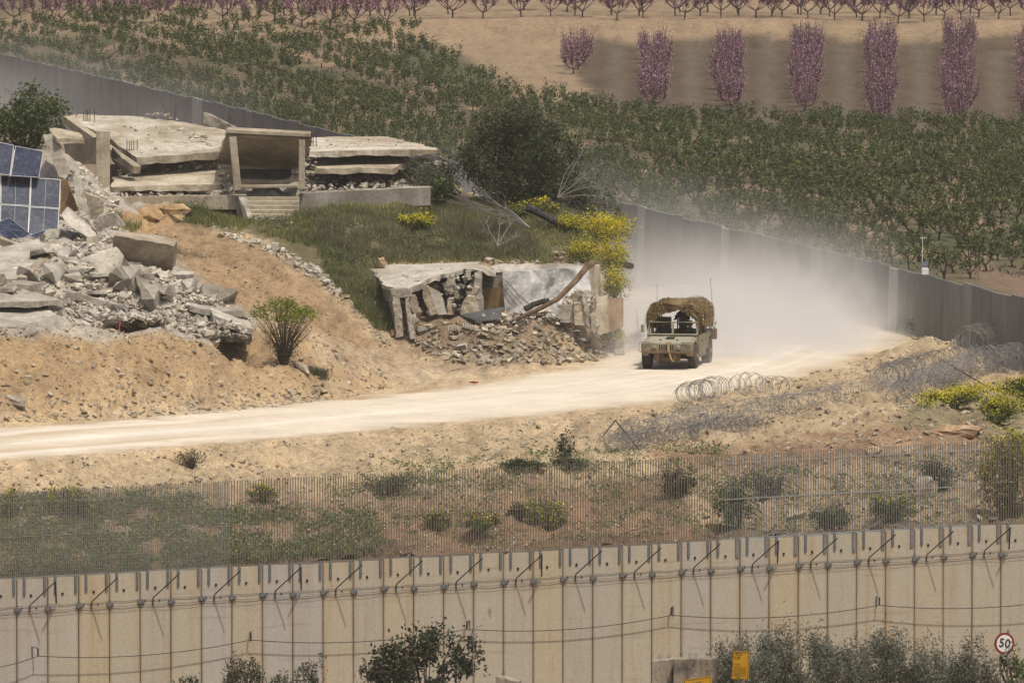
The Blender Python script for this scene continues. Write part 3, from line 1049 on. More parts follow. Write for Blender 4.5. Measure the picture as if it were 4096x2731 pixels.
part('tow_strap', MB().prism([(.06, -.13, 1.10), (.14, -.13, 1.10), (.15, -.15, .80), (.26, -.17, .42), (.34, -.17, .36), (.27, -.18, .36), (.19, -.17, .46), (.07, -.15, .80)], (0, -.02, 0)).box((.1, -.02, 1.105), (.14, .25, .03)), M_STRAP, truck)
# wheels: tyre with lugs, rim
def wheel(x, y, s):
    r, wd = .47, .34
    root = part('wheel', MB().lathe([(.33, -wd / 2), (r - .05, -wd / 2), (r - .012, -wd / 2 + .05), (r - .012, wd / 2 - .05), (r - .05, wd / 2), (.33, wd / 2)], (1, 0, 0), (0, 0, 0), 28), M_TYRE, truck)
    mb = MB()
    for k in range(26):
        a = 2 * math.pi * k / 26
        for q in (-1, 1):
            aa = a + (.12 if q > 0 else 0)
            rot = Matrix.Rotation(-aa, 3, 'X') @ Matrix.Rotation(q * .35, 3, 'Z')
            c = Matrix.Rotation(-aa, 3, 'X') @ V3((q * .085, 0, r - .005))
            mb.box(c, (.145, .062, .035), rot)
    o = link('tread_lugs', mb.mesh('tread_lugs'), M_TYRE, root); o['kind'] = 'stuff'
    link('rim', MB().lathe([(.335, 0), (.32, .07), (.22, .04), (.11, .05), (.10, .12), (.03, .13)], (s, 0, 0), (s * .10, 0, 0), 20).mesh('rim', True), M_RIM, root)
    root.location = (x, y, r)
for s in (-1, 1):
    wheel(s * .93, .95, s); wheel(s * .93, 4.25, s)
# tub and sides
mb = MB()
mb.box((0, 2.9, .66), (1.5, 2.8, .12)).box((0, 1.50, 1.02), (1.9, .10, .55)).box((0, 4.72, 1.02), (2.0, .07, .62))
part('tub', mb, M_OLIVE, truck)
for s in (-1, 1):
    x = s * 1.06
    rear = [V3((x, 3.45, .62)), V3((x, 3.66, .62))] + [V3((x, 4.25 - .56 * math.cos(a), .50 + .60 * math.sin(a))) for a in np.linspace(.25, math.pi - .25, 9)] + [V3((x, 4.86, .70)), V3((x, 4.86, 1.36)), V3((x, 3.45, 1.36))]
    part('rear_side', MB().prism(rear if s < 0 else rear[::-1], (-s * .22, 0, 0)), M_OLIVE, truck, .015)
    door = [V3((x, 1.58, .60)), V3((x, 1.72, .46)), V3((x, 2.36, .46)), V3((x, 2.36, 1.30)), V3((x, 1.58, 1.28))]
    d = part('front_door', MB().prism(door[::-1] if s < 0 else door, (-s * .05, 0, 0)), M_OLIVE, truck, .015)
    link('handle', MB().box((s * 1.075, 2.22, 1.05), (.03, .12, .035)).mesh('handle'), M_BLACK, d)
    door = [V3((x, 2.62, .46)), V3((x, 3.30, .52)), V3((x, 3.40, 1.30)), V3((x, 2.62, 1.30))]
    d = part('rear_door', MB().prism(door[::-1] if s < 0 else door, (-s * .05, 0, 0)), M_OLIVE, truck, .015)
    link('handle', MB().box((s * 1.075, 3.2, 1.05), (.03, .12, .035)).mesh('handle'), M_BLACK, d)
    part('sill', MB().box((s * .98, 2.5, .47), (.12, 1.95, .16)), M_OLIVE, truck, .02)
    part('centre_pillar', MB().box((s * 1.0, 2.49, 1.18), (.10, .20, 1.35)), M_OLIVE, truck, .02)
    part('side_mirror', MB().tube([(s * 1.03, 1.50, 1.45), (s * 1.24, 1.50, 1.50)], .013, 5).box((s * 1.24, 1.49, 1.54), (.12, .04, .30)), M_BLACK if s > 0 else M_OLIVE, truck)
# windscreen frame
def frame_quad(z0, z1, hw, y0, y1, r=.045):
    return [V3((-hw, y0, z0)), V3((-hw + .03, y1, z1)), V3((hw - .03, y1, z1)), V3((hw, y0, z0))]
fq_ = frame_quad(1.31, 1.80, 1.0, 1.46, 1.62)
mb = MB()
mb.tube(fq_, .042, 6).tube([fq_[0], fq_[3]], .05, 6)
wf = part('windscreen_frame', mb, M_OLIVE, truck)
part('windscreen_post', MB().box((0, 1.54, 1.55), (.085, .05, .52), Matrix.Rotation(-.31, 3, 'X')), M_OLIVE, truck)
part('dashboard', MB().box((0, 1.78, 1.22), (1.7, .28, .20)), M_BLACK, truck)
st = [(.52 + .17 * math.cos(a), 1.98 - .05 * math.sin(a), 1.34 + .16 * math.sin(a)) for a in np.linspace(0, 2 * math.pi, 15)]
part('steering_wheel', MB().tube(st, .016, 5).tube([(.52, 1.98, 1.34), (.52, 1.75, 1.2)], .02, 5), M_BLACK, truck)
for x in (-.55, .55):
    part('front_seat', MB().box((x, 2.35, .86), (.5, .5, .18)).box((x, 2.62, 1.15), (.48, .12, .55)), M_BLACK, truck, .03)
    part('rear_seat', MB().box((x, 3.5, .9), (.5, .5, .18)).box((x, 3.78, 1.15), (.48, .12, .45)), M_BLACK, truck, .03)
part('radio_rack', MB().box((-.05, 2.45, 1.02), (.42, .7, .45)).box((-.05, 2.2, 1.3), (.3, .25, .16)), M_BLACK, truck, .02)
part('cargo_crate', MB().box((-.62, 3.0, 1.66), (.55, .5, .50)).box((-.62, 2.74, 1.70), (.04, .02, .5)).box((-.75, 2.74, 1.70), (.04, .02, .5)).box((-.49, 2.74, 1.70), (.04, .02, .5)), M_OLIVE, truck, .02)
# roll hoops
for y in (1.66, 2.55, 4.55):
    y += .06
    hoop = [(-.98, y, 1.30), (-.98, y, 2.14), (-.80, y, 2.40), (-.3, y, 2.46), (.3, y, 2.46), (.82, y, 2.40), (1.0, y, 2.14), (1.0, y, 1.30)]
    part('roll_hoop', MB().tube(hoop, .028, 6), M_OLIVE, truck)
part('gun_mount', MB().tube([(.02, 2.6, 1.3), (.02, 2.5, 2.0)], .03, 6).tube([(.02, 2.5, 2.0), (.0, 1.75, 1.88)], .025, 6).box((.02, 2.35, 1.98), (.09, .42, .12)), M_BLACK, truck)
part('support_post', MB().tube([(.96, 1.75, 1.3), (.98, 1.74, 2.05)], .05, 6).tube([(.98, 1.70, 1.95), (.78, 1.64, 2.15)], .035, 6), M_OLIVE, truck)

# camouflage netting over the hoops: backing shell with a ragged front edge, then strips
def arch_pt(t, y, off=0.0):
    """t 0..1 from the left skirt over the top to the right skirt."""
    a = math.pi * (1 - t)
    ca, sa = math.cos(a), math.sin(a)
    x = 1.08 * math.copysign(abs(ca) ** .55, ca); z = 1.52 + 1.03 * sa ** .55
    if ca > .0: x += .06
    bow = .05 * math.sin(y * 3.1 + t * 9) + .035 * math.sin(y * 7 + t * 23)
    return V3((x * (1 + bow * .4 + off), y, z + bow + off))
ts = np.linspace(0.0, 1, 49); ys = np.linspace(1.72, 4.75, 25)
vs, fs_ = [], []
for o_ in (0, -.035):
    for y in ys:
        for t in ts: vs.append(arch_pt(t, y + .10 * math.sin(t * 37) * (1 if y < 1.8 else 0), o_))
nt, nyy = len(ts), len(ys)
for o_ in (0, 1):
    b = o_ * nt * nyy
    for j in range(nyy - 1):
        for i in range(nt - 1):
            y, t = ys[j], ts[i]
            if t > .80 and t < .96 and 2.0 < y < 2.55: continue     # gap above the door
            q = (b + j * nt + i, b + j * nt + i + 1, b + (j + 1) * nt + i + 1, b + (j + 1) * nt + i)
            fs_.append(q if o_ == 0 else q[::-1])
net = part('camouflage_netting', MB().add(vs, fs_), M_NETB, truck)
# front apron: net hanging from the first hoop down to an uneven opening
mbA = MB(); apr = []
for i in range(40):
    t = i / 39
    top = arch_pt(.06 + .88 * t, 1.73)
    x = top.x
    low = 2.24 + .09 * math.sin(x * 5) if x < .35 else 2.22 - (x - .35) * .5
    if x < -.5: low = 2.2 - (-.5 - x) * 1.2
    if x > .93: low = 1.5
    low = min(low, top.z - .03)
    apr.append((top, V3((x * .985, 1.76 + .05 * math.sin(i * 2.1), low + .03 * math.sin(i * 4.3)))))
for i in range(39):
    mbA.add([apr[i][0], apr[i + 1][0], apr[i + 1][1], apr[i][1]], [(0, 1, 2, 3)])
link('net_apron', mbA.mesh('net_apron'), M_NETB, net)
vs, fs_, rn = [], [], []
for k in range(8500):
    if k < 5600:
        t = R.random(); y = R.uniform(1.7, 4.8)
        if .80 < t < .96 and 2.0 < y < 2.55: continue
        p = arch_pt(t, y, R.uniform(.0, .05)); n = V3((p.x, R.uniform(-.4, .4), p.z - 1.7)).normalized()
    else:
        i_ = R.random() * 38.99; a = apr[int(i_)][0].lerp(apr[int(i_) + 1][0], i_ % 1); b = apr[int(i_)][1].lerp(apr[int(i_) + 1][1], i_ % 1)
        p = a.lerp(b, R.random() * 1.04) + V3((R.uniform(-.03, .03), -R.uniform(0, .06), R.uniform(-.03, .03))); n = V3((R.uniform(-.5, .5), -1, R.uniform(-.3, .5))).normalized()
    a1 = n.cross(V3((R.uniform(-1, 1), R.uniform(-1, 1), R.uniform(-1, 1)))).normalized(); a2 = n.cross(a1)
    l, w = R.uniform(.02, .055), R.uniform(.01, .025)
    c = R.random(); m = len(vs)
    tip = n * R.uniform(.0, .05)
    vs += [p - a1 * l, p + a2 * w, p + a1 * l + tip, p - a2 * w]; rn += [c] * 4; fs_.append((m, m + 1, m + 2, m + 3))
o = np_mesh('net_strips', vs, fs_, M_NET, net, {'rnd': rn}); o['kind'] = 'stuff'
part('antenna', MB().tube([(1.12, 4.4, 1.3), (1.13, 4.42, 2.2), (1.05, 4.44, 3.35)], .011, 4, .006).box((1.05, 4.44, 3.35), (.03, .03, .06)), M_BLACK, truck)
part('antenna', MB().tube([(-1.0, 3.6, 1.3), (-1.0, 3.62, 3.2)], .010, 4, .006), M_BLACK, truck)
part('jerry_can', MB().box((1.20, 4.55, 1.15), (.16, .34, .42)).tube([(1.20, 4.45, 1.38), (1.20, 4.5, 1.43), (1.20, 4.6, 1.43), (1.20, 4.65, 1.38)], .014, 5), M_UNDER, truck, .03)
part('rear_rail', MB().tube([(1.1, 4.3, 1.36), (1.22, 4.3, 1.62), (1.24, 4.8, 1.62), (1.1, 4.86, 1.36)], .018, 5), M_OLIVE, truck)

# ------------------------------------------------------------------ soldiers
def person(label, J, face_dir, rootw, helmet=True, vest=True):
    """J: joint positions (world). The body is one skinned surface; helmet, vest, face are its children."""
    names = ['pelvis', 'chest', 'neck', 'head', 'shL', 'elL', 'haL', 'shR', 'elR', 'haR', 'hipL', 'knL', 'ftL', 'hipR', 'knR', 'ftR']
    rad = dict(pelvis=.15, chest=.17, neck=.06, head=.075, shL=.085, elL=.05, haL=.035, shR=.085, elR=.05, haR=.035, hipL=.10, knL=.07, ftL=.05, hipR=.10, knR=.07, ftR=.05)
    ed = [('pelvis', 'chest'), ('chest', 'neck'), ('neck', 'head'), ('chest', 'shL'), ('shL', 'elL'), ('elL', 'haL'), ('chest', 'shR'), ('shR', 'elR'), ('elR', 'haR'),
          ('pelvis', 'hipL'), ('hipL', 'knL'), ('knL', 'ftL'), ('pelvis', 'hipR'), ('hipR', 'knR'), ('knR', 'ftR')]
    root = thing('person', label, 'person', rootw)
    me = bpy.data.meshes.new('body')
    me.from_pydata([tuple(J[n] - rootw) for n in names], [(names.index(a), names.index(b)) for a, b in ed], [])
    o = bpy.data.objects.new('body', me); COL.objects.link(o)
    md = o.modifiers.new('skin', 'SKIN')
    for i, n in enumerate(names):
        me.skin_vertices[0].data[i].radius = (rad[n], rad[n])
        me.skin_vertices[0].data[i].use_root = (n == 'pelvis')
    o.modifiers.new('sub', 'SUBSURF').levels = 1
    dg = bpy.context.evaluated_depsgraph_get(); dg.update()
    ev = o.evaluated_get(dg)
    bm_ = bpy.data.meshes.new_from_object(ev)
    mb = MB()
    mb.v = [tuple(v.co) for v in bm_.vertices]; mb.f = [tuple(p.vertices) for p in bm_.polygons]
    bpy.data.objects.remove(o); bpy.data.meshes.remove(me); bpy.data.meshes.remove(bm_)
    # five fingers on each hand
    for h, e in (('haL', 'elL'), ('haR', 'elR')):
        d = (J[h] - J[e]).normalized(); sd = d.cross(V3((0, 0, 1))).normalized(); dn = d.cross(sd)
        for q in range(4):
            a = J[h] - rootw + sd * (-.027 + .018 * q) + d * .02
            L = (.062, .075, .07, .055)[q]
            mb.tube([a, a + d * L * .6, a + d * L * .8 + dn * L * .45], .009, 5)
        a = J[h] - rootw + sd * -.03
        mb.tube([a, a - sd * .03 + d * .03, a - sd * .025 + d * .06], .010, 5)
    body = link('body', mb.mesh('body', True), M_CAMO, root)
    hc = J['head'] - rootw
    f = V3(face_dir).normalized(); rt = f.cross(V3((0, 0, 1))).normalized(); up = rt.cross(f)
    fm = MB()
    pts = []
    for (r_, h_) in ((.02, -.125), (.062, -.10), (.078, -.03), (.084, .03), (.07, .09), (.03, .115)):
        pts.append((r_, h_))
    fm.lathe(pts, up, hc + f * .02, 14)
    fm.hexa([hc + f * .095 + rt * .016 - up * .035, hc + f * .125 - up * .035, hc + f * .095 - rt * .016 - up * .035], [hc + f * .092 + rt * .006 + up * .02, hc + f * .098 + up * .02, hc + f * .092 - rt * .006 + up * .02])
    for s in (-1, 1): fm.box(hc + rt * .082 * s, (.02, .03, .05))
    fc = link('face', fm.mesh('face', True), M_SKIN, body)
    em = MB()
    for s in (-1, 1): em.box(hc + f * .096 + rt * .033 * s + up * .008, (.026, .014, .014))
    em.box(hc + f * .093 - up * .062, (.045, .012, .009))
    link('eyes_and_mouth', em.mesh('eyes_and_mouth'), M_BLACK, body)
    if helmet:
        hm = MB(); hm.lathe([(.132, .02), (.138, .05), (.125, .11), (.09, .16), (.03, .18)], up, hc, 16)
        hm.box(hc + f * .13 + up * .045, (.12, .05, .02))
        hm.tube([hc + rt * .11 + up * .02, hc + rt * .07 + f * .05 - up * .10, hc - rt * .07 + f * .05 - up * .10, hc - rt * .11 + up * .02], .008, 4)
        link('helmet', hm.mesh('helmet', True), M_HELMET, root)
    if vest:
        c = (J['chest'] + J['pelvis']) / 2 - rootw + V3((0, 0, .06))
        vm = MB()
        rot = Matrix((rt, f, V3((0, 0, 1)))).transposed()
        vm.box(c, (.36, .30, .42), rot)
        for q in (-.11, 0, .11): vm.box(c + rot @ V3((q, .17, -.08)), (.09, .06, .15), rot)
        bev(link('vest', vm.mesh('vest'), M_VEST, root), .03)
    return root


tm = Matrix.Translation(vb) @ Matrix.Rotation(VY, 4, 'Z')
def tl(x, y, z): return (tm @ V3((x, y, z)))
fd = (tm.to_3x3() @ V3((0.05, -1, -.1)))
person('soldier in dark helmet and vest standing behind the gun mount in the truck',
       dict(pelvis=tl(.22, 2.75, 1.55), chest=tl(.22, 2.68, 2.0), neck=tl(.20, 2.63, 2.2), head=tl(.20, 2.58, 2.30), shL=tl(.42, 2.68, 2.08), elL=tl(.5, 2.5, 1.86), haL=tl(.32, 2.30, 1.95),
            shR=tl(.02, 2.68, 2.08), elR=tl(-.06, 2.5, 1.86), haR=tl(.06, 2.28, 1.97), hipL=tl(.32, 2.75, 1.45), knL=tl(.33, 2.68, 1.05), ftL=tl(.33, 2.75, .76), hipR=tl(.12, 2.75, 1.45), knR=tl(.10, 2.68, 1.05), ftR=tl(.1, 2.75, .76)), fd, tl(.22, 2.75, .72))
def seated(x, label, helm, wheelhands):
    h = (1.30, 1.36)
    person(label, dict(pelvis=tl(x, 2.45, .98), chest=tl(x, 2.45, 1.36), neck=tl(x, 2.42, 1.53), head=tl(x, 2.38, 1.66), shL=tl(x + .2, 2.44, 1.43), elL=tl(x + .25, 2.25, 1.2),
           haL=tl(x + .15, 2.02, 1.38 if wheelhands else 1.1), shR=tl(x - .2, 2.44, 1.43), elR=tl(x - .25, 2.25, 1.2), haR=tl(x - .15, 2.02, 1.38 if wheelhands else 1.1),
           hipL=tl(x + .11, 2.36, .98), knL=tl(x + .13, 1.98, 1.02), ftL=tl(x + .13, 1.86, .76), hipR=tl(x - .11, 2.36, .98), knR=tl(x - .13, 1.98, 1.02), ftR=tl(x - .13, 1.86, .76)), fd, tl(x, 2.45, .95), helm)
seated(.55, 'soldier in dark helmet at the steering wheel of the truck', True, True)
seated(-.52, 'soldier in dark clothes on the front passenger seat of the truck', True, False)
# ------------------------------------------------------------------ ruins and rubble
M_CONC = m_concrete('ruin_concrete', (.43, .37, .275, 1), (.27, .225, .16, 1), (.51, .45, .35, 1), .5, .45, .10)
M_CONCG = m_concrete('grey_concrete', (.42, .385, .32, 1), (.27, .24, .19, 1), (.54, .50, .43, 1), .6, .6, .12)
M_ROOF = m_concrete('roof_screed', (.41, .35, .26, 1), (.23, .185, .13, 1), (.58, .53, .45, 1), .22, .3, .06, (.19, .155, .11, 1))
M_DARKC = m_concrete('shade_dark_concrete', (.13, .11, .085, 1), (.07, .06, .05, 1), (.20, .17, .135, 1), .7, .5, .1)  # dark concrete; the shade of voids and interiors is put into its colour
M_CHUNK = m_concrete('rubble_stone', (.48, .435, .36, 1), (.34, .30, .235, 1), (.60, .56, .48, 1), 1.6, .5, .28)
M_STONE = m_concrete('field_stone', (.42, .355, .26, 1), (.27, .22, .15, 1), (.52, .46, .37, 1), 1.6, .5, .28)
M_ROCK = m_concrete('tan_rock', (.40, .27, .16, 1), (.25, .16, .09, 1), (.50, .38, .26, 1), 1.1, .7, .15)
M_PLASTER = m_concrete('white_plaster', (.70, .69, .66, 1), (.20, .195, .19, 1), (.82, .81, .79, 1), .55, .3, .03, (.34, .33, .32, 1))
M_ORANGE = m_concrete('ochre_plaster', (.44, .28, .115, 1), (.28, .20, .11, 1), (.50, .36, .20, 1), .8, .3, .05)
M_BROWNW = m_concrete('brown_plaster', (.30, .19, .10, 1), (.20, .13, .08, 1), (.36, .26, .16, 1), .8, .3, .05)
M_WOOD = m_concrete('weathered_wood', (.165, .105, .06, 1), (.09, .058, .034, 1), (.24, .165, .10, 1), 3, .7, .08)
M_CHAR = m_plain('charred', (.02, .019, .018, 1), (.055, .05, .045, 1), 5, .85, bump=.6)
M_REBAR = m_plain('rebar_rust', (.085, .055, .04, 1), (.05, .04, .035, 1), 9, .8)
M_SHEET = m_plain('dark_sheet_metal', (.028, .029, .031, 1), (.06, .06, .062, 1), 2, .5, .3)


def m_solar():
    t = NT('solar_cells')
    vec = t.pos()
    base = t.ramp(t.noise(vec, 1.6, 3), [(.35, (.012, .018, .04, 1)), (.7, (.03, .04, .075, 1))])
    d = t.noise(vec, 5.5, 8, .78)
    col = t.mix(t.ramp(d, [(.5, K0), (.72, (.42, .42, .42, 1))]), base, (.26, .255, .25, 1))
    return t.done(col, .4)


M_SOLAR = m_solar()
M_ALU = m_plain('aluminium_frame', (.42, .43, .44, 1), (.30, .31, .32, 1), 4, .4, .3)


def hull_mesh(name, sx, sy, sz, n, seed, mat, flat=False):
    import bmesh
    rr = random.Random(seed)
    bm = bmesh.new()
    if flat:       # broken slab piece
        k = rr.randint(5, 7)
        for z in (-.5, .5):
            for i in range(k):
                a = 2 * math.pi * i / k + rr.uniform(-.25, .25); r = rr.uniform(.36, .55)
                bm.verts.new((r * math.cos(a) * sx, r * math.sin(a) * sy, (z + rr.uniform(-.05, .05)) * sz))
    else:
        for i in range(n):
            p = [rr.uniform(-.5, .5) for _ in range(3)]
            m = max(abs(c) for c in p); p = [c / m * .5 * rr.uniform(.75, 1) for c in p]
            bm.verts.new((p[0] * sx, p[1] * sy, p[2] * sz))
    bmesh.ops.convex_hull(bm, input=bm.verts)
    loose = [v for v in bm.verts if not v.link_faces]
    bmesh.ops.delete(bm, geom=loose, context='VERTS')
    bmesh.ops.triangulate(bm, faces=bm.faces)
    me = bpy.data.meshes.new(name)
    bm.to_mesh(me); bm.free()
    if mat: me.materials.append(mat)
    return me


SHAPES = [(1, .75, .6, False), (1, .6, .75, False), (1, .9, .45, False), (1, .5, .5, False), (1, .7, .22, True), (1, .8, .16, True), (.9, .9, .3, True), (1, .55, .4, False)]
chunk_np = []
for i, (a, b, c, fl) in enumerate(SHAPES):
    me = hull_mesh('tmp', a, b, c, 11, 40 + i, None, fl)
    chunk_np.append((np.array([v.co[:] for v in me.vertices]), np.array([p.vertices[:] for p in me.polygons])))
    bpy.data.meshes.remove(me)
_cm = {}


def chunk_meshes(name, mat, shapes=SHAPES):
    k = (name, mat.name)
    if k not in _cm:
        _cm[k] = [hull_mesh(name, a, b, c, 11, 40 + i, mat, fl) for i, (a, b, c, fl) in enumerate(shapes)]
    return _cm[k]


def rand_rot(rng, tilt=1.0):
    return Euler((rng.uniform(-1, 1) * tilt, rng.uniform(-1, 1) * tilt, rng.uniform(0, 6.28)))


def ground_pts(poly, n, ylo, yhi, rng=NR, fun=None):
    """n points of the ground that the photograph shows inside a region."""
    out = []
    us = [p[0] for p in poly]
    tot = 0
    for _ in range(30):
        y = rng.uniform(ylo, yhi, 4000)
        u = rng.uniform(min(us), max(us), 4000)
        x = (u - 2048) / FPX * y
        z = H0(x, y)
        pu, pv = proj(x, y, z)
        ok = poly_dist(pu, pv, poly) > 0
        out.append(np.stack([x[ok], y[ok], z[ok]], 1))
        tot += ok.sum()
        if tot >= n: break
    out = np.concatenate(out)
    return out[:n]


def uv_pts(poly, n, yf, rng=NR):
    """n points inside a region at depth yf(u, v)."""
    out = []
    us = [p[0] for p in poly]; vs = [p[1] for p in poly]
    while len(out) < n:
        u = rng.uniform(min(us), max(us)); v = rng.uniform(min(vs), max(vs))
        if poly_dist(np.array([u]), np.array([v]), poly)[0] > 0:
            out.append(tuple(W(u, v, yf(u, v))))
    return np.array(out)


def scatter(pts, parent, name, mat, smin, smax, n_obj, power=2.5, sink=.1, tilt=.7, rng=None, stuff_name=None):
    """The largest n_obj pieces are objects of their own, the rest one joined part."""
    rng = rng or R
    po = Vector(parent.location) if parent is not None and parent.type == 'EMPTY' else Vector((0, 0, 0))
    sizes = sorted([smin + (smax - smin) * rng.random() ** power for _ in pts], reverse=True)
    meshes = chunk_meshes(name, mat)
    VV, FF, nv = [], [], 0
    for i, p in enumerate(pts):
        s = sizes[i]
        k = rng.randrange(len(meshes))
        fl = SHAPES[k][3]
        e = rand_rot(rng, tilt * (.6 if fl else 1))
        loc = Vector(p) + Vector((0, 0, s * (.22 - sink)))
        if i < n_obj:
            o = link(name, meshes[k], None, parent, loc - po, e)
            o.scale = (s, s * rng.uniform(.8, 1.1), s * rng.uniform(.8, 1.2))
        else:
            v, f = chunk_np[k]
            m = np.array(e.to_matrix())
            VV.append((v * s) @ m.T + np.array(loc - po)); FF.append(f + nv); nv += len(v)
    if VV:
        o = np_mesh(stuff_name or 'small_' + name, np.concatenate(VV), np.concatenate(FF), mat, parent)
        o['kind'] = 'stuff'


def P3(l): return [W(*p) for p in l]


def beam(mb, a, b, w, h, up=(0, 0, 1)):
    a, b = Vector(a), Vector(b)
    d = (b - a); L = d.length; d.normalize()
    s = d.cross(Vector(up))
    if s.length < 1e-4: s = d.cross(Vector((0, 1, 0)))
    s.normalize(); t = s.cross(d)
    f = lambda p: [p - s * w / 2 - t * h / 2, p + s * w / 2 - t * h / 2, p + s * w / 2 + t * h / 2, p - s * w / 2 + t * h / 2]
    return mb.hexa(f(a), f(b))


def roughen(me, cuts, amp, freq):
    import bmesh
    from mathutils import noise as mn
    bm = bmesh.new(); bm.from_mesh(me)
    bmesh.ops.triangulate(bm, faces=[f for f in bm.faces if len(f.verts) > 4])
    bmesh.ops.subdivide_edges(bm, edges=[e for e in bm.edges if e.calc_length() > .12], cuts=cuts, use_grid_fill=True)
    bmesh.ops.triangulate(bm, faces=bm.faces)
    s0 = R.uniform(0, 50)
    for v in bm.verts:
        p = v.co * freq + Vector((s0, 0, 0))
        v.co += mn.noise_vector(p) * amp + mn.noise_vector(p * 2.7) * amp * .5
    bm.to_mesh(me); bm.free()


def rpart(root, name, mat, poly, vec, rough=.04, seg=.45, label=None):
    mb = MB(root.location)
    mb.prism(P3(poly), vec, rough, seg)
    me = mb.mesh(name)
    if name in ('wall_stump', 'broken_block', 'wall_piece', 'column_stub', 'leaning_column', 'leaning_slab', 'roof_piece', 'broken_parapet', 'sagging_roof_edge'):
        roughen(me, 2, .03, 4.5)
    elif name in ('roof_slab', 'slab', 'wall_block', 'floor_slab', 'fallen_panel', 'roof', 'ribbed_slab', 'ceiling_slab', 'wall_top', 'side_wall', 'plaster_slab'):
        roughen(me, 2, .03, 2.2)
    o = link(name, me, mat, root)
    if label: o['label'] = label
    return o


def bpart(root, name, mat, a, b, w, h, up=(0, 0, 1)):
    mb = MB(root.location)
    beam(mb, W(*a), W(*b), w, h, up)
    return bev(link(name, mb.mesh(name), mat, root), .02, 1)


def rebars(root, lst):
    for (u, v, hgt, Y, lean) in lst:
        a = W(u, v, Y)
        mb = MB(root.location)
        mb.tube([a, a + Vector((lean * .4, 0, hgt * .6)), a + Vector((lean, .03, hgt))], .016, 4)
        link('rebar', mb.mesh('rebar'), M_REBAR, root)


# ---- the house on the knoll
house = thing('ruined_house', 'collapsed concrete house with tilted roof slabs, bare porch frame and front steps above the grass', 'house', W(900, 800, 421))
rpart(house, 'roof_slab', M_ROOF, [(545, 632, 423.0), (878, 608, 423.2), (906, 520, 430), (726, 488, 431), (560, 466, 431.3), (300, 458, 431), (262, 464, 429.5), (447, 562, 425.5)], (0, 0, -.30), .07, .4)
bpart(house, 'edge_beam', M_CONC, (268, 480, 428.6), (548, 680, 422.0), .34, .34)
rpart(house, 'fallen_panel', M_DARKC, [(447, 590, 423.4), (545, 690, 422.6), (500, 692, 423), (447, 640, 424)], (0, .25, 0), .03)
rpart(house, 'floor_slab', M_CONC, [(450, 750, 420.5), (640, 742, 420.5), (885, 737, 420.7), (872, 662, 424.2), (640, 690, 424), (450, 706, 424)], (0, 0, -.22), .10, .5)
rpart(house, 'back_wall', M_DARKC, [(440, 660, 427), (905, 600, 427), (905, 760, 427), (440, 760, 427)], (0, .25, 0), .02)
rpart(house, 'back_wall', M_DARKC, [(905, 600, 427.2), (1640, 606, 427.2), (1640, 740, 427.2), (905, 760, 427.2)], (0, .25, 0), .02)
bpart(house, 'pillar', M_CONC, (412, 775, 419.8), (412, 523, 419.8), .57, .42, (0, 1, 0))
# porch
rpart(house, 'porch_roof', M_CONC, [(912, 528, 420.3), (1243, 545, 420.3), (1210, 690, 424.2), (872, 655, 424.2)], (0, .08, .2), .0)
bpart(house, 'porch_beam', M_CONC, (904, 524, 420.15), (1243, 541, 420.15), .30, .17)
bpart(house, 'porch_beam', M_CONC, (912, 541, 420.25), (1234, 556, 420.25), .22, .10)
bpart(house, 'porch_column', M_CONC, (951, 762, 420.0), (931, 548, 420.1), .31, .30, (0, 1, 0))
bpart(house, 'porch_column', M_CONC, (1207, 758, 420.0), (1208, 560, 420.1), .26, .26, (0, 1, 0))
bpart(house, 'porch_sill', M_CONC, (955, 747, 420.0), (1192, 744, 420.0), .3, .13)
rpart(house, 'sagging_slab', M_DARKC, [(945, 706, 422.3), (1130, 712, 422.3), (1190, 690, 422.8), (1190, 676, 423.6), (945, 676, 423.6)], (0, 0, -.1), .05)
# right wing
rpart(house, 'roof_slab', M_ROOF, [(1238, 606, 422.5), (1560, 600, 422.5), (1747, 600, 423), (1745, 593, 424), (1552, 547, 431), (1366, 546, 431), (1250, 549, 430)], (0, 0, -.24), .07, .4)
rpart(house, 'floor_slab', M_CONC, [(1255, 676, 421.5), (1440, 671, 421.5), (1570, 674, 421.5), (1640, 641, 424), (1450, 632, 425.5), (1260, 645, 425)], (0, 0, -.24), .10, .5)
rpart(house, 'fallen_panel', M_CONCG, [(1620, 640, 423.5), (1690, 632, 424), (1796, 652, 423.5), (1770, 664, 422.5)], (0, 0, -.15), .08)
rpart(house, 'plinth', M_CONC, [(440, 788, 420.2), (985, 782, 420.2), (985, 840, 420.2), (440, 830, 420.2)], (0, 1.6, 0), .03, .8)
rpart(house, 'plinth', M_CONCG, [(1200, 774, 420.2), (1722, 750, 420.2), (1722, 822, 420.2), (1200, 842, 420.2)], (0, 2.2, 0), .02, 1)
z0 = W(1090, 786, 420.2).z
for k in range(6):
    a, b = W(982 + 5 * k, 790, 420), W(1198, 790, 420)
    mb = MB(house.location)
    y1 = 420.2 - .33 * k
    mb.box(((a.x + b.x) / 2, y1 - .1, z0 - .163 * k - .5), (b.x - a.x, .44, 1.0))
    bev(link('step', mb.mesh('step'), M_CONC, house), .015, 1)
rpart(house, 'step_cheek', M_CONCG, [(970, 782, 420.1), (985, 782, 420.1), (1015, 890, 418.0), (1008, 900, 418.2), (965, 850, 420.1)], (-.2, 0, 0), .02)
